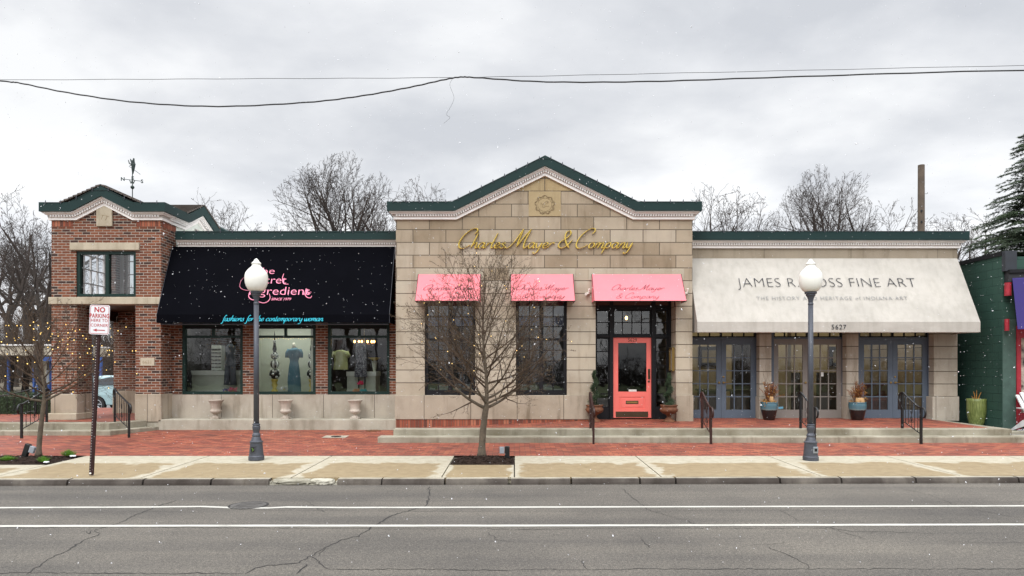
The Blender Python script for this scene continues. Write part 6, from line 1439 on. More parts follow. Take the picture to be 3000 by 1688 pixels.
def tree_mesh(nodes, par, rtip, rroot, thr, seed, twig=(0, 0, 0), expn=2.2):
    """returns (trunk MB, crown MB, twig anchor list)"""
    n = len(nodes); ch = [[] for _ in range(n)]
    for i, p in enumerate(par):
        if p >= 0: ch[p].append(i)
    rad = np.zeros(n)
    for i in range(n-1, -1, -1): rad[i] = rtip if not ch[i] else sum(rad[c]**expn for c in ch[i])**(1/expn)
    ex = math.log(rroot/rtip)/max(1e-6, math.log(rad[0]/rtip)); rad = rtip*(rad/rtip)**ex
    tr, cw = MB(), MB(); st = [(0, None)]; tips = []
    while st:
        i, p = st.pop(); chain = ([p] if p is not None else [])+[i]
        while ch[i]:
            c = sorted(ch[i], key=lambda q: -rad[q]); st += [(q, i) for q in c[1:]]; i = c[0]; chain.append(i)
        tips.append(i)
        rr_ = [float(rad[k]) for k in chain]
        if p is not None: rr_[0] = rr_[1]
        pts = [Vector(nodes[k]) for k in chain]
        big = sum(1 for q in rr_ if q > thr)
        if big > 1: tr.tube(pts[:big], rr_[:big], 9, cap=True); pts, rr_ = pts[big-1:], rr_[big-1:]
        if len(pts) > 1: cw.tube(pts, rr_, 4 if rr_[0] > rtip*4 else 3, cap=False)
    rnd = random.Random(seed); tw_n, tw_l, tw_r = twig; anch = []
    for i in range(n):
        if len(ch[i]) <= 1 and rad[i] < rtip*3.2 and tw_n:
            for _ in range(tw_n if not ch[i] else (1 if rnd.random() < .6 else 0)):
                d = Vector(nodes[i])-Vector(nodes[par[i]]); d.normalize(); d = (d+Vector((rnd.gauss(0, .55), rnd.gauss(0, .55), rnd.gauss(.15, .5)))).normalized()
                L_ = tw_l*rnd.uniform(.4, 1.2); a_ = Vector(nodes[i]); b_ = a_+d*L_*.5; c_ = b_+(d+Vector((rnd.gauss(0, .25), rnd.gauss(0, .25), .15))).normalized()*L_*.5
                cw.tube([a_, b_, c_], [tw_r, tw_r*.8, tw_r*.4], 3, cap=False); anch += [b_, c_]
    return tr, cw, anch, rad
rng = np.random.default_rng(4)
# limbs grown branch by branch
def grow(tr, cw, tips, rnd, p, d, L_, r0, lev, P_):
    """one limb with side shoots; P_ = parameter rows per level: (step, wiggle, up, child gap, child angle, child length factor, first child at)"""
    step, wig, up, gap, ang, cf, t0 = P_[min(lev, len(P_)-1)]
    if ENV[0] and lev < 3:
        q_ = .25
        while q_ < L_ and not ENV[0](p+d*q_): q_ += .25
        L2 = min(L_, max(q_*1.06, .3)); r0 *= (L2/L_)**.5; L_ = L2
    n = max(3, int(L_/step)); pts = [p.copy()]; rr = [r0]; nxt = t0; side = rnd.uniform(0, 6.28); kids = []
    for i in range(1, n+1):
        t_ = i/n; d = (d+Vector((rnd.gauss(0, wig), rnd.gauss(0, wig), rnd.gauss(0, wig)+up))).normalized(); p = p+d*(L_/n)
        if ENV[0] and i > 1 and ENV[0](p): break
        pts.append(p.copy()); rr.append(max(P_[-1][-1] if False else .25*r0*0+r0*(1-.82*t_), RT[0]))
        while t_ >= nxt and lev < len(P_)-1:
            side += 2.4+rnd.uniform(-.6, .6); o = d.orthogonal().normalized(); o = Matrix.Rotation(side, 3, d) @ o
            a_ = ang*rnd.uniform(.75, 1.25); cd_ = (d*math.cos(a_)+o*math.sin(a_)).normalized()
            kids.append((p.copy(), cd_, L_*cf*(1.08-t_*TP[0])*rnd.uniform(.6, 1.2), max(rr[-1]*rnd.uniform(.42, .62), RT[0]))); nxt += gap/L_*rnd.uniform(.6, 1.4)
    if ENV[0]:
        for j_ in range(1, min(4, len(rr))): rr[-j_] = min(rr[-j_], RT[0]*(1+(j_-1)*1.2))
    big = 0
    while big < len(rr) and rr[big] > RT[1]: big += 1
    if big > 1: tr.tube(pts[:big], rr[:big], 8)
    s0 = max(0, big-1)
    if len(pts)-s0 > 1: cw.tube(pts[s0:], rr[s0:], 4 if rr[s0] > RT[0]*3 else 3, cap=False)
    if lev >= len(P_)-2: tips += [pts[-1], pts[len(pts)//2]]
    for k in kids: grow(tr, cw, tips, rnd, *k, lev+1, P_)
    if lev < len(P_)-1 and lev > 0 and len(pts) > n:          # forked end
        for _ in range(2):
            o = Matrix.Rotation(rnd.uniform(0, 6.28), 3, d) @ d.orthogonal().normalized(); grow(tr, cw, tips, rnd, p, (d+o*.45).normalized(), L_*(.33 if TP[0] > .6 else .42)*rnd.uniform(.7, 1.2), rr[-1], lev+1, P_)
RT = [.002, .02]; TP = [.72]; ENV = [None]
def street_tree(base, label, seed, trunk_r, zfork, zlead, leanx, laterals, prof, twig_gap, bud=True):
    rnd = random.Random(seed); B = Vector(base); r = empty('street_tree', base, label, 'tree'); RT[:] = [.0021, .019]; tr, cw = MB(), MB(); tips = []
    pts = []; rr = []; n = 40
    for i in range(n+1):
        z = zlead*i/n; t_ = max(0, (z-zfork)/(zlead-zfork)); pts.append(B+Vector((leanx*min(z, zfork)/zfork+.035*math.sin(z*2.6+seed)*min(1, z), .02*math.sin(z*2+1), z))); rr.append(trunk_r*(1-.18*min(1, z/zfork)) if z < zfork else max(.0022, trunk_r*.60*(1-t_)**1.15))
    rr[0] *= 1.55; rr[1] *= 1.2
    k = next(i for i, q in enumerate(rr) if q < .019); tr.tube(pts[:k+1], rr[:k+1], 12); cw.tube(pts[k:], rr[k:], 4, cap=False); tips += pts[-3:]
    PP = [(.07, .045, .035, .11, .75, .46, .16), (.05, .075, .03, twig_gap, .75, .42, .15), (.04, .10, .03, .05, .8, .45, .3), (.03, .12, .02, 1, 1, 1, 1)]
    zs = [q[0] for q in prof]; ws = [q[1] for q in prof]; az = seed
    for m in range(laterals):
        f = (m/laterals)**1.45; z = zfork+(zlead*.93-zfork)*f; i = min(n-1, int(z/zlead*n)); az += 2.39996+rnd.uniform(-.35, .35)
        el = (.16+.95*f**.75)+rnd.uniform(-.12, .2); d = Vector((math.cos(az)*math.cos(el), math.sin(az)*math.cos(el)*.9, math.sin(el)))
        # length so that the tip meets the crown outline
        L_ = .3
        while L_ < 3:
            q = z+math.sin(el)*L_*1.08
            if q > zs[-1] or math.cos(el)*L_ > np.interp(q, zs, ws): break
            L_ += .05
        L_ *= rnd.uniform(.82, 1.08); TP[0] = .72; grow(tr, cw, tips, rnd, pts[i].copy(), d, L_, rr[i]*(.42 if f > .1 else .5)+.004, 0, PP)
    tr.build('trunk', M['bark'], r, smooth=True); cw.build('crown', M['twig'], r)
    if bud:
        mb = MB()
        for a_ in tips:
            if rnd.random() < .5: leaves(mb, a_, 1, (.004, .004, .004), .0085, rnd)
        mb.build('buds', M['bud'], r)
    return tips
b_mid = (X(1411, 12.6), 12.6, 0.0)
an_mid = street_tree(b_mid, 'young bare street tree with olive buds in the mulch bed before the stone shop', 11, .066, .98, 3.62, .06, 35, [(1.0, .8), (1.2, 1.2), (1.5, 1.65), (2.1, 1.85), (2.5, 1.6), (2.9, 1.35), (3.3, 1.15), (3.6, .8), (3.85, .3)], .115)
b_lf = (X(111, 12.75), 12.75, 0.0)
an_lf = street_tree(b_lf, 'small bare tree strung with glowing amber lights at the left edge', 5, .045, 1.06, 2.75, .08, 24, [(1.0, .6), (1.3, 1.3), (1.6, 1.75), (2.0, 1.75), (2.4, 1.3), (2.7, .9), (2.9, .3)], .11, bud=False)
def fairy(name, pts_pool, n, label, grp, mat, r_, cat='string lights', wire=None, seed=1, zmax=99, sample=None):
    rnd = random.Random(seed); pts = sample or rnd.sample(pts_pool, n); pts = [p for p in pts if p.z < zmax]; c = sum(pts, Vector())/len(pts)
    root = empty(name, c, label, cat, grp)
    if wire:
        mb = MB(); todo = pts[:]; cur = todo.pop(0); path = [cur]
        while todo:
            j = min(range(len(todo)), key=lambda i: (todo[i]-cur).length); cur = todo.pop(j); path.append(cur)
        for a_, b_ in zip(path, path[1:]):
            if (b_-a_).length < .6: mb.tube([a_, a_.lerp(b_, .5)+Vector((0, 0, -.01)), b_], .0018, 3, cap=False)
        mb.build('cord', M['wire'], root)
    me = None
    for p in pts:
        if me is None:
            o = MB().sphere((0, 0, 0), r_, 8).build('bulb', mat); me = o.data
        else: o = bpy.data.objects.new('bulb', me); col.objects.link(o)
        o.parent = root; o.location = p-c
    return root
pool = [v for v in an_lf if 1.15 < v.z < 2.5]; fairy('string_lights', pool, 98, 'glowing amber light string wound through the small left tree', 'amber light strings in the trees', M['bulb'], .0092, wire=True, seed=3)
fairy('string_lights', an_mid, 45, 'faint warm light string wound through the middle tree', 'amber light strings in the trees', M['bulb_dull'], .008, wire=True, seed=4)
wp_ = [Vector((X(750+i*7.3, 17.8), 17.8, Z(992+2*math.sin(i*1.1), 17.8))) for i in range(24)]+[Vector((X(752+2*math.sin(i), 17.8), 17.8, Z(998+i*13, 17.8))) for i in range(12)]
fairy('string_lights', None, 0, 'thin warm light string framing the middle shop window', 'light strings on the shops', M['bulb_dull'], .009, wire=True, sample=wp_)
def roof_clips(pts, step, label):
    out = []
    for (a_, b_) in zip(pts, pts[1:]):
        a_, b_ = Vector(a_), Vector(b_); k = int((b_-a_).length/step)
        out += [a_.lerp(b_, (i+.5)/k) for i in range(k)]
    c = out[len(out)//2]; root = empty('roof_light_string', c, label, 'string lights', 'unlit light strings along the roof edges'); mb = MB()
    for a_, b_ in zip(out, out[1:]): mb.tube([a_, (a_+b_)/2-Vector((0, 0, .006)), b_], .004, 3, cap=False)
    mb.build('cord', M['wire'], root); me = None
    for p in out:
        if me is None: o = MB().lathe([(.009, -.03), (.009, .012), (.012, .016), (.010, .045), (.003, .062)], (0, 0, 0), 6).build('bulb', M['lamp_metal']); me = o.data
        else: o = bpy.data.objects.new('bulb', me); col.objects.link(o)
        o.parent = root; o.location = p-c
yc_ = YC-.2; lift = .012
def capline(base, ends, d=.385):
    q = offset_line(base, d); q[0] = (q[0][0]-ends[0], q[0][1]); q[-1] = (q[-1][0]+ends[1], q[-1][1]); return q
roof_clips([(s_, yc_, z+lift) for s_, z in capline([(x0, zf2), (gl, zf2), (gm, gpk), (gr, zf2), (x1, zf2)], (.2, .2))], .30, 'unlit bulbs clipped along the gable of the stone shop')
roof_clips([(XL+.25, YW-.2, Z(726, YW)+.372), (XRR-.1, YW-.2, Z(726, YW)+.372)], .30, 'unlit bulbs clipped along the roof edge of the brick shop')
roof_clips([(x1+.1, YW-.2, zt2+.40), (gx1_+.2, YW-.2, zt2+.40)], .31, 'unlit bulbs clipped along the roof edge of the gallery')
roof_clips([(s_, YT-.2, z+lift) for s_, z in capline([(xa, zfr), (X(226, YT), zfr), (X(308, YT), Z(604, YT)), (X(390, YT), zfr), (xd, zfr)], (.2, .2))], .30, 'unlit bulbs clipped along the gabled roof edge of the brick tower')
# background trees (prototypes, then copies)
def bg_proto(seed, H_, trunk_h, limbs, el, Lm, r0, gap, up, env, spread=1.0):
    rnd = random.Random(seed); TP[0] = .5; RT[:] = [.0080, .10]; tr, cw = MB(), MB(); tips = []
    n = 14; pts = [Vector((.12*math.sin(i*.6+seed), .1*math.cos(i*.5), trunk_h*i/n)) for i in range(n+1)]; rr = [r0*(1.3 if i == 0 else 1-.25*i/n) for i in range(n+1)]; tr.tube(pts, rr, 10)
    PP = [(.5, .06, up, gap, .62, .55, .18), (.35, .075, up*.8, gap*.6, .66, .52, .14), (.25, .085, .03, gap*.42, .7, .5, .2), (.18, .10, .03, .30, .7, .55, .3), (.14, .12, .02, 1, 1, 1, 1)]
    ENV[0] = lambda q: ((q.x**2+q.y**2)/env[0]**2+((q.z-env[1])/env[2])**2)**.5 > 1+.22*mnoise.noise(q*.45+Vector((seed, 0, 0)))
    for m in range(limbs):
        az = 2*math.pi*m/limbs+rnd.uniform(-.35, .35)+seed; e_ = el[0]+(el[1]-el[0])*((m*.618) % 1); q = pts[n-(m % 4)]
        grow(tr, cw, tips, rnd, q.copy(), Vector((math.cos(az)*math.cos(e_)*spread, math.sin(az)*math.cos(e_)*spread, math.sin(e_))).normalized(), Lm*(.78+.3*math.sin(e_))*rnd.uniform(.85, 1.08), r0*rnd.uniform(.46, .62), 0, PP)
    ENV[0] = None
    top = float(np.percentile([v[2] for v in cw.v], 99.2)); return tr, cw, top
PR = {'oak': bg_proto(3, 15, 7.0, 11, (.05, 1.5), 8.6, .34, .70, .014, (4.7, 10.4, 4.6)), 'vase': bg_proto(8, 14, 6.6, 7, (.7, 1.4), 8.0, .26, .82, .014, (3.5, 9.9, 3.9)),
      'tall': bg_proto(14, 15, 7.0, 5, (.8, 1.5), 8.0, .22, 1.0, .02, (2.5, 10.2, 4.5)), 'wide': bg_proto(21, 13, 5.8, 8, (.2, 1.35), 8.0, .28, 1.0, .010, (4.6, 9.2, 3.6))}
print('bg tree faces', {k_: len(v[1].f) for k_, v in PR.items()})
used_p = {}
def bg_tree(kind, px, toppy, Y, label, rz=0, wide=1.0, mat=0):
    zt_ = Z(toppy, Y); zg = groundz(Y)-.05; tr, cw, H_ = PR[kind]; sc = (zt_-zg)/H_
    loc = (X(px, Y), Y, zg)
    r = empty('bare_tree', loc, label, 'tree', 'bare trees behind the shops', rz); r.scale = (sc*wide, sc*wide, sc)
    if kind not in used_p:
        s0 = r.location.copy(); a_ = tr.build('trunk', M['far_bark'], None); b_ = cw.build('crown', M['far_twig'], None); a_.parent = r; b_.parent = r; used_p[kind] = (a_, b_)
    else:
        for p_ in used_p[kind]: q = p_.copy(); col.objects.link(q); q.parent = r
    return r
T_ = [('oak', 1012, 483, 46, 'large rounded bare tree left of the stone gable', 2.0, .95), ('vase', 707, 598, 56, 'low bushy bare tree behind the middle of the brick shop', 3.9, 1.25), ('tall', 628, 578, 58, 'thin sparse bare tree just right of the tower roof', 1.3, .8),
 ('tall', 845, 640, 62, 'small thin bare tree top left of the large rounded one', 2.9, .8), ('vase', 1195, 540, 70, 'bare tree top touching the left end of the gable roof', .9, 1.1), ('tall', 1140, 560, 66, 'bare tree right behind the large rounded one', 4.9, 1.3), ('tall', 1275, 572, 75, 'faint twiggy tree top above the left gable shoulder', 2.2, 1),
 ('vase', 2052, 545, 52, 'leaning bare tree touching the right end of the gable roof', 2.6, .9), ('tall', 2135, 560, 54, 'upright bare tree second from the gable on the right', .3, 1.3), ('vase', 2205, 590, 56, 'low leaning bare tree third from the gable on the right', 4.1, .9),
 ('oak', 2412, 512, 48, 'spreading bare maple behind the middle of the gallery roof', .7, .72), ('vase', 2530, 520, 50, 'spreading bare tree with a leaning limb right of the maple', 5.2, .95), ('wide', 2620, 650, 66, 'faint low bare tree left of the cut utility pole', 3.7, .8),
 ('vase', 2752, 632, 74, 'faint bare tree just right of the cut utility pole', 1.9, 1), ('tall', 2825, 628, 60, 'bare tree between the gallery roof end and the spruce', 3.3, 1.5), ('tall', 2890, 668, 70, 'small bare tree partly behind the spruce', .6, 1.4),
 ('vase', -20, 645, 50, 'dark bare tree at the far left edge', 1.0, 1), ('tall', 30, 640, 46, 'tall dark bare tree left of the lit tree crown', 4.0, 1.5), ('vase', 78, 655, 48, 'dark twiggy bare tree above the lit tree', 2.2, .95), ('tall', 118, 640, 44, 'tall bare tree with crossing limbs left of the tower', .2, 1.5), ('wide', 160, 575, 62, 'pale bare tree behind the tower roof left slope', 1.4, 1.0),
 ('tall', 150, 720, 52, 'slender bare tree close against the tower wall', 3.0, 1.4), ('wide', 40, 760, 56, 'low spreading bare tree low in the left woods', 5.0, 1.1), ('tall', 290, 800, 56, 'bare tree seen through the tower opening on the left', 2.4, 1.4), ('tall', 345, 820, 60, 'bare tree seen through the tower opening on the right', .9, 1.4),
 ('vase', -90, 660, 55, 'dark bare tree whose crown enters from the left edge', .1, 1.1), ('oak', 90, 700, 66, 'broad bare tree far back in the left woods', 3.1, 1.0)]
for (k_, px, tp, Y, lb, rz, wd) in T_: bg_tree(k_, px, tp, Y, lb, rz, wd)
# trees across the road behind the photographer (they show in the glass)
for i, (k_, x, y, h, lb) in enumerate([('oak', -14, -22, 12, 'bare tree across the road reflected in the brick shop glass'), ('vase', -5, -24, 13, 'bare tree across the road reflected in the middle glass'), ('wide', 4, -21, 11, 'bare tree across the road reflected by the coral door'), ('oak', 13, -24, 13, 'bare tree across the road reflected in the gallery glass'), ('vase', -23, -20, 12, 'bare tree across the road reflected at the tower')]):
    r = empty('bare_tree', (x, y, -.2), lb, 'tree', 'bare trees across the road', i*1.3); sc = h/PR[k_][2]; r.scale = (sc, sc, sc)
    for p_ in used_p[k_]: q = p_.copy(); col.objects.link(q); q.parent = r
# far wood behind the left side: a mass of thin stems
mb = MB(); rnd = random.Random(9)
for k in range(5200):
    Y = rnd.uniform(62, 95); x = X(rnd.uniform(-350, 640), Y); z = groundz(Y); h = rnd.uniform(2.5, 7.5)*(1 if rnd.random() < .8 else 1.5); lx = rnd.uniform(-.35, .35)*h; w = rnd.uniform(.012, .05)
    p0 = Vector((x, Y, z)); p1 = Vector((x+lx, Y+rnd.uniform(-1, 1), z+h)); mb.add([p0-Vector((w, 0, 0)), p0+Vector((w, 0, 0)), p1], [(0, 1, 2)])
    for j in range(3):
        t_ = rnd.uniform(.3, .9); q = p0.lerp(p1, t_); e_ = q+Vector((rnd.uniform(-1.2, 1.2), rnd.uniform(-.5, .5), rnd.uniform(.3, 1.6))); mb.add([q-Vector((w*.6, 0, 0)), q+Vector((w*.6, 0, 0)), e_], [(0, 1, 2)])
tag(mb.build('far_wood', M['far_twig']), 'grey brown thicket of thin stems far behind the left side', 'thicket', kind='stuff')
mb = MB(); rnd = random.Random(19)
for k in range(2600):
    Y = rnd.uniform(-34, -27); x = rnd.uniform(-60, 60); h = rnd.uniform(1.0, 2.6)*(1 if rnd.random() < .93 else 3); w = rnd.uniform(.03, .08); p0 = Vector((x, Y, -.2)); p1 = Vector((x+rnd.uniform(-.3, .3)*h, Y, h)); mb.add([p0-Vector((w, 0, 0)), p0+Vector((w, 0, 0)), p1], [(0, 1, 2)])
    for j in range(3):
        q = p0.lerp(p1, rnd.uniform(.2, .8)); e_ = q+Vector((rnd.uniform(-1.2, 1.2), rnd.uniform(-.5, .5), rnd.uniform(.3, 1.6))); mb.add([q-Vector((w*.7, 0, 0)), q+Vector((w*.7, 0, 0)), e_], [(0, 1, 2)])
tag(mb.build('roadside_thicket', M['far_twig']), 'thicket across the road behind the viewer, mirrored darkly in the glass', 'thicket', kind='stuff')
# spruce
def spruce(base, Ht, Rm, label, seed):
    rnd = random.Random(seed); B = Vector(base); r = empty('spruce_tree', B, label, 'tree')
    MB().tube([B, B+Vector((0, 0, Ht*.5)), B+Vector((0, 0, Ht))], [.2, .12, .02], 8).build('trunk', M['bark'], r); mb = MB(); z = 1.6; wood = MB()
    while z < Ht-.1:
        f = (Ht-z)/Ht; L0 = Rm*f**.85
        for k in range(max(7, int(19*f**.5))):
            a_ = rnd.uniform(0, 2*math.pi); L_ = L0*rnd.uniform(.72, 1.12)+.12; pts = []; n = max(4, int(L_/.16))
            for i in range(n+1):
                t_ = i/n; pts.append(B+Vector((math.cos(a_)*L_*t_, math.sin(a_)*L_*t_, z+.14*L_*math.sin(t_*2.2)-L_*.26*t_*t_+.10*L_*max(0, t_-.7)*3)))
            wood.tube(pts, [.022*(1-i/n)*f+.004 for i in range(n+1)], 3, cap=False)
            for i in range(1, n+1):
                t_ = i/n; q = pts[i]; d = (pts[i]-pts[i-1]).normalized(); sd_ = d.cross(Vector((0, 0, 1))).normalized()
                for sg2 in (-1, 1, 0):
                    tl = (.34*(1-t_*.55)*min(1, L_*.6)+.07)*rnd.uniform(.6, 1.2); dd = (sd_*sg2*.9+d*(.7 if sg2 else 1.1)+Vector((0, 0, rnd.uniform(-.45, .15)))).normalized(); e_ = q+dd*tl
                    m_ = int(tl/.055)+2
                    for j in range(m_):
                        c = q.lerp(e_, (j+.5)/m_)
                        for u_ in range(4):
                            v = (dd+Vector((rnd.gauss(0, .7), rnd.gauss(0, .7), rnd.gauss(.1, .6)))).normalized()*rnd.uniform(.05, .10); w = v.orthogonal().normalized()*.015; mb.add([c-w, c+w, c+v], [(0, 1, 2)])
        z += rnd.uniform(.13, .22)
    wood.build('branches', M['bark'], r); mb.build('foliage', M['needle'], r)
spruce((X(3022, 24), 24, -.4), 10.5, 3.7, 'dark green spruce rising behind the green shop at the right edge', 6)
# hedge left
mb = MB(); rnd = random.Random(12)
hx0, hx1, hy0, hy1, hz0, hz1 = -17.5, -12.85, 19.0, 19.9, .2, .93
for k in range(15000):
    f = rnd.random(); x = rnd.uniform(hx0, hx1); y = rnd.uniform(hy0, hy1); z = rnd.uniform(hz0, hz1)
    if f < .5: y = hy0+abs(rnd.gauss(0, .05))
    elif f < .8: z = hz1-abs(rnd.gauss(0, .04))
    elif f < .9: x = hx1-abs(rnd.gauss(0, .05))
    leaves(mb, (x, y, z), 1, (.02, .02, .03), .022, rnd)
hg = empty('clipped_hedge', (-15, 19.4, .2), 'dark clipped hedge left of the tower behind the iron rail', 'hedge'); mb.build('foliage', M['hedge'], hg)
MB().box(hx0+.08, hx1-.08, hy0+.08, hy1-.08, -.2, hz1-.1).build('branches', M['boxwood'], hg)
# cut utility pole
r = empty('utility_pole', (X(2696, 30), 30, -.4), 'weathered wooden utility pole cut off at the top behind the gallery', 'pole'); zt_ = Z(484, 30)
MB().tube([(X(2698, 30), 30, -.4), (X(2699, 30), 30, zt_)], [.17, .135], 16).build('shaft', M['utility'], r, smooth=False)
mb = MB()
for py in (568, 642): p = P(2710, py, 29.95); mb.tube([p, p+Vector((.09, 0, .0)), p+Vector((.12, 0, .03)), p+Vector((.10, 0, .06))], .01, 5)
mb.build('step_hook', M['iron_black'], r); mb = MB()
for py in (620, 652): mb.box(X(2694, 30)-.03, X(2694, 30)+.03, 29.83, 29.87, Z(py, 30)-.04, Z(py, 30)+.04)
mb.build('bolt', M['iron_black'], r)
# overhead cables
def cable(pts, rad, label, Y=9.6, name='overhead_cable'):
    q = catmull([Vector((p[0], p[1])) for p in pts], 10); P3 = [P(v.x, v.y+.6*math.sin(i*1.7), Y) for i, v in enumerate(q)]
    mb = MB(); mb.tube(P3, rad, 6, cap=False); o = mb.build(name, M['wire']); tag(o, label, 'cable'); return o
cable([(-1500, 215), (-300, 200), (0, 237), (60, 244), (200, 272), (400, 300), (640, 312), (900, 300), (1060, 281), (1200, 256), (1300, 234), (1350, 226), (1400, 228), (1600, 240), (1900, 239), (2300, 226), (3000, 206), (4200, 190)], .0098, 'thick black overhead cable sagging on the left side')
cable([(-1500, 242), (0, 234.5), (700, 231), (1340, 227), (2000, 214), (3000, 192), (4200, 170)], .0032, 'thin straight overhead wire above the sagging cable', 9.62)
cable([(1325, 232), (1318, 250), (1330, 285), (1322, 310), (1308, 335), (1318, 345), (1300, 362)], .0016, 'loose curling strand hanging from the overhead cable', 9.6)
# car in the lot seen through the tower
def suv():
    Y = 33; s = Y/F; r = empty('parked_car', (X(400, Y), Y, Z(1206, Y)), 'pale teal estate car parked beyond the tower opening', 'car')
    pc = simple('pale_teal_car_paint', (.30, .42, .44), .25, .2, .03, coat=.6); gl = simple('dark_car_glass', (.02, .025, .03), .08); tyre = simple('tyre_rubber', (.012, .012, .012), .8); rim = simple('alloy_rim', (.35, .36, .38), .3, .7)
    body = [(268, 1188), (266, 1160), (268, 1148), (271, 1130), (283, 1113), (300, 1103), (335, 1099.5), (385, 1099), (415, 1104), (445, 1124), (495, 1131), (540, 1140), (553, 1156), (555, 1188), (535, 1193)]
    for (cx, n_) in ((508, 9), (317, 9)):
        body += [(cx+26*math.cos(math.pi*k/n_), 1184-26*math.sin(math.pi*k/n_)) for k in range(n_+1)]
    mp_ = lambda px, py, n: (X(px, Y), Y-n*(1 if py > 1127 else 1-.16*min(1, (1127-py)/26)), Z(py, Y))
    mb = MB(); k = len(body); n = .92; vs = [mp_(a_, b_, n) for a_, b_ in body]+[mp_(a_, b_, -n) for a_, b_ in body]
    mb.add(vs, [tuple(range(k)), tuple(range(2*k-1, k-1, -1))]+[(i, (i+1) % k, k+(i+1) % k, k+i) for i in range(k)]); fix_normals(mb.build('body', pc, r, bevel=.04))
    gls = [(301, 1126), (318, 1112), (345, 1105), (372, 1104), (372, 1126)]; gl2 = [(376, 1126), (376, 1104), (408, 1107), (434, 1126)]
    for g_ in (gls, gl2):
        for sg2 in (1, -1):
            mb = MB(); mb.prism(g_, lambda a_, b_, n: mp_(a_, b_, sg2*n), .90, .928); fix_normals(mb.build('side_window', gl, r))
    mb = MB(); mb.add([mp_(270.2, 1129, .78), mp_(282.2, 1113, .78), mp_(282.2, 1113, -.78), mp_(270.2, 1129, -.78)], [(0, 1, 2, 3)]); mb.build('rear_window', gl, r)
    mb = MB(); mb.add([mp_(416, 1103.5, .8), mp_(445, 1123, .8), mp_(445, 1123, -.8), mp_(416, 1103.5, -.8)], [(0, 1, 2, 3)]); mb.build('windscreen', gl, r)
    for sg2 in (1, -1):
        MB().box(X(265.5, Y), X(275, Y), Y-sg2*.93, Y-sg2*.6, Z(1146, Y), Z(1133, Y)).build('tail_light', simple('red_tail_light', (.5, .02, .03), .2) if sg2 == 1 else bpy.data.materials['red_tail_light'], r) if sg2 == 1 else MB().box(X(265.5, Y), X(275, Y), Y+.6, Y+.93, Z(1146, Y), Z(1133, Y)).build('tail_light', bpy.data.materials['red_tail_light'], r)
    for cx in (317, 508):
        for sg2 in (1, -1):
            c = Vector((X(cx, Y), Y-sg2*.80, Z(1184, Y))); mb = MB(); q0 = len(mb.v); mb.lathe([(.24, -.11), (.35, -.11), (.365, -.08), (.365, .08), (.35, .11), (.24, .11)], (0, 0, 0), 30)
            mb.v = [(c.x+v[0], c.y+v[2], c.z+v[1]) for v in mb.v]; w = mb.build('wheel', tyre, r); mb = MB(); fy = c.y-sg2*.125
            for k in range(5):
                a_ = R(90+72*k); d = Vector((math.cos(a_), 0, math.sin(a_))); e_ = Vector((-d.z, 0, d.x))
                for sg3 in (-1, 1): mb.tube([Vector((c.x, fy, c.z))+d*.04, Vector((c.x, fy, c.z))+d*.24+e_*.05*sg3], [.016, .02], 5)
            ring = [Vector((c.x+.245*math.cos(a_), fy, c.z+.245*math.sin(a_))) for a_ in [i*math.pi/12 for i in range(25)]]; mb.tube(ring, .016, 5); mb.build('rim', rim, w)
suv()
# bank drive-through canopy far left
Yb = 44; r = empty('drive_through_canopy', (X(60, Yb), Yb, -.2), 'beige flat roofed drive through canopy on cream and blue posts at the far left', 'canopy'); be = simple('beige_stucco', (.42, .37, .29), .85, 0, .08); blu = simple('bright_blue_paint', (.025, .07, .24), .6)
MB().box(X(-420, Yb), X(160, Yb), Yb, Yb+6, Z(1041, Yb), Z(1013, Yb)).build('roof_fascia', be, r); MB().box(X(-422, Yb), X(161, Yb), Yb-.1, Yb+6.1, Z(1013, Yb), Z(1009, Yb)).build('roof_edge', M['white'], r)
for a_, b_ in ((115, 124), (-40, -30)): MB().box(X(a_, Yb), X(b_, Yb), Yb+.2, Yb+.4, -.3, Z(1041, Yb)).build('column', M['stone'], r)
for a_, b_ in ((126, 131), (76, 81), (0, 5), (272, 280)): MB().box(X(a_, Yb), X(b_, Yb), Yb+.6, Yb+.75, -.3, Z(1046, Yb)).build('blue_post', blu, r)
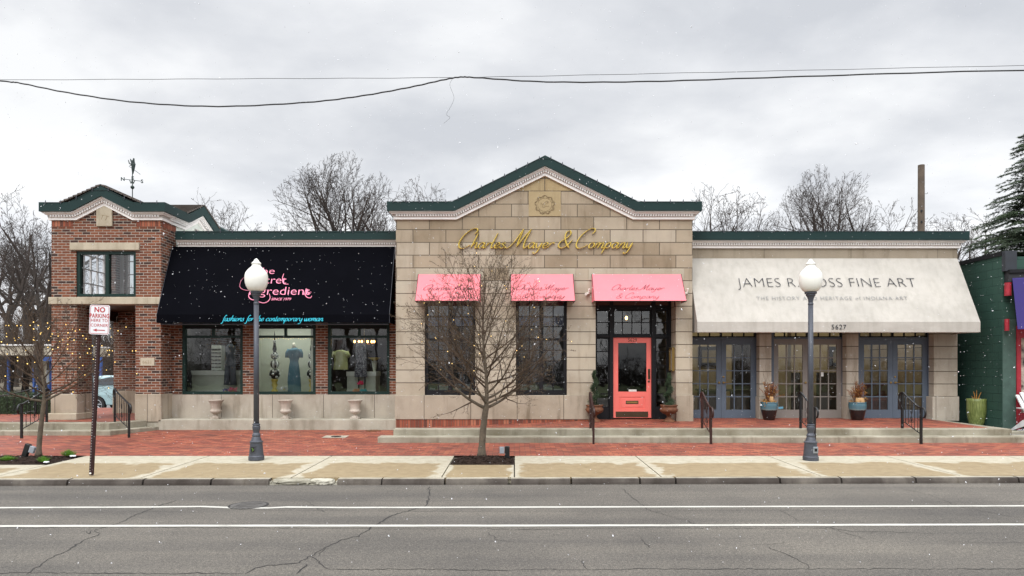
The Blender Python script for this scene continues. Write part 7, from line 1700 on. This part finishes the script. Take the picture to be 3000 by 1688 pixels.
MB().box(X(80, Yb), X(112, Yb), Yb+1.0, Yb+1.8, -.3, Z(1085, Yb)).build('teller_unit', simple('pale_grey_unit', (.3, .32, .34)), r)
MB().box(X(96, Yb), X(128, Yb), Yb+.3, Yb+.8, -.3, Z(1128, Yb)).build('blue_guard', blu, r)
MB().box(X(128, Yb), X(160, Yb), Yb-.05, Yb+.0, Z(1058, Yb), Z(1046, Yb)).build('blue_sign', blu, r)
tag(MB().box(X(-400, 41), X(200, 41), 40.6, 41, -.4, -.1).build('far_kerb', M['ledge']), kind='structure')
# lamp post seen through the arch
r = empty('far_lamp_post', (X(268, 26), 26, -.4), 'dark slim lamp post standing behind the left tower pier', 'street lamp'); MB().lathe([(.16, 0), (.15, .4), (.09, .6), (.06, .8), (.055, 3.6)], (X(268, 26), 26, -.4), 14).build('shaft', M['lamp_metal'], r); MB().lathe([(.1, 3.6), (.2, 3.8), (.2, 4.0), (.05, 4.3)], (X(268, 26), 26, -.4), 14).build('globe', M['lamp_globe'], r)
# ================================================================== FALLING SNOW
rnd = random.Random(77); mb = MB()
for k in range(7000):
    Y = (rnd.uniform(2.6**2, 16.4**2))**.5; px = rnd.uniform(-60, 3060); py = rnd.uniform(-40, 1660); c = P(px, py, Y)
    if k < 40: Y = rnd.uniform(1.6, 3.2); c = P(px, py, Y)
    if c.z < .05: continue
    rr_ = rnd.triangular(.0020, .0072, .0028)*(.6+.045*Y); a_ = Vector((rnd.uniform(-1, 1), rnd.uniform(-1, 1), rnd.uniform(-1, 1))).normalized(); b_ = a_.orthogonal().normalized(); d_ = a_.cross(b_)
    q = [c+a_*rr_*1.25, c-a_*rr_*1.25, c+b_*rr_*.8, c-b_*rr_*.8, c+d_*rr_*.7, c-d_*rr_*.7]
    mb.add(q, [(0, 2, 4), (0, 4, 3), (0, 3, 5), (0, 5, 2), (1, 4, 2), (1, 3, 4), (1, 5, 3), (1, 2, 5)])
tag(mb.build('falling_snow', M['flake']), 'small white snowflakes drifting through the air over the street', 'snow', kind='stuff')
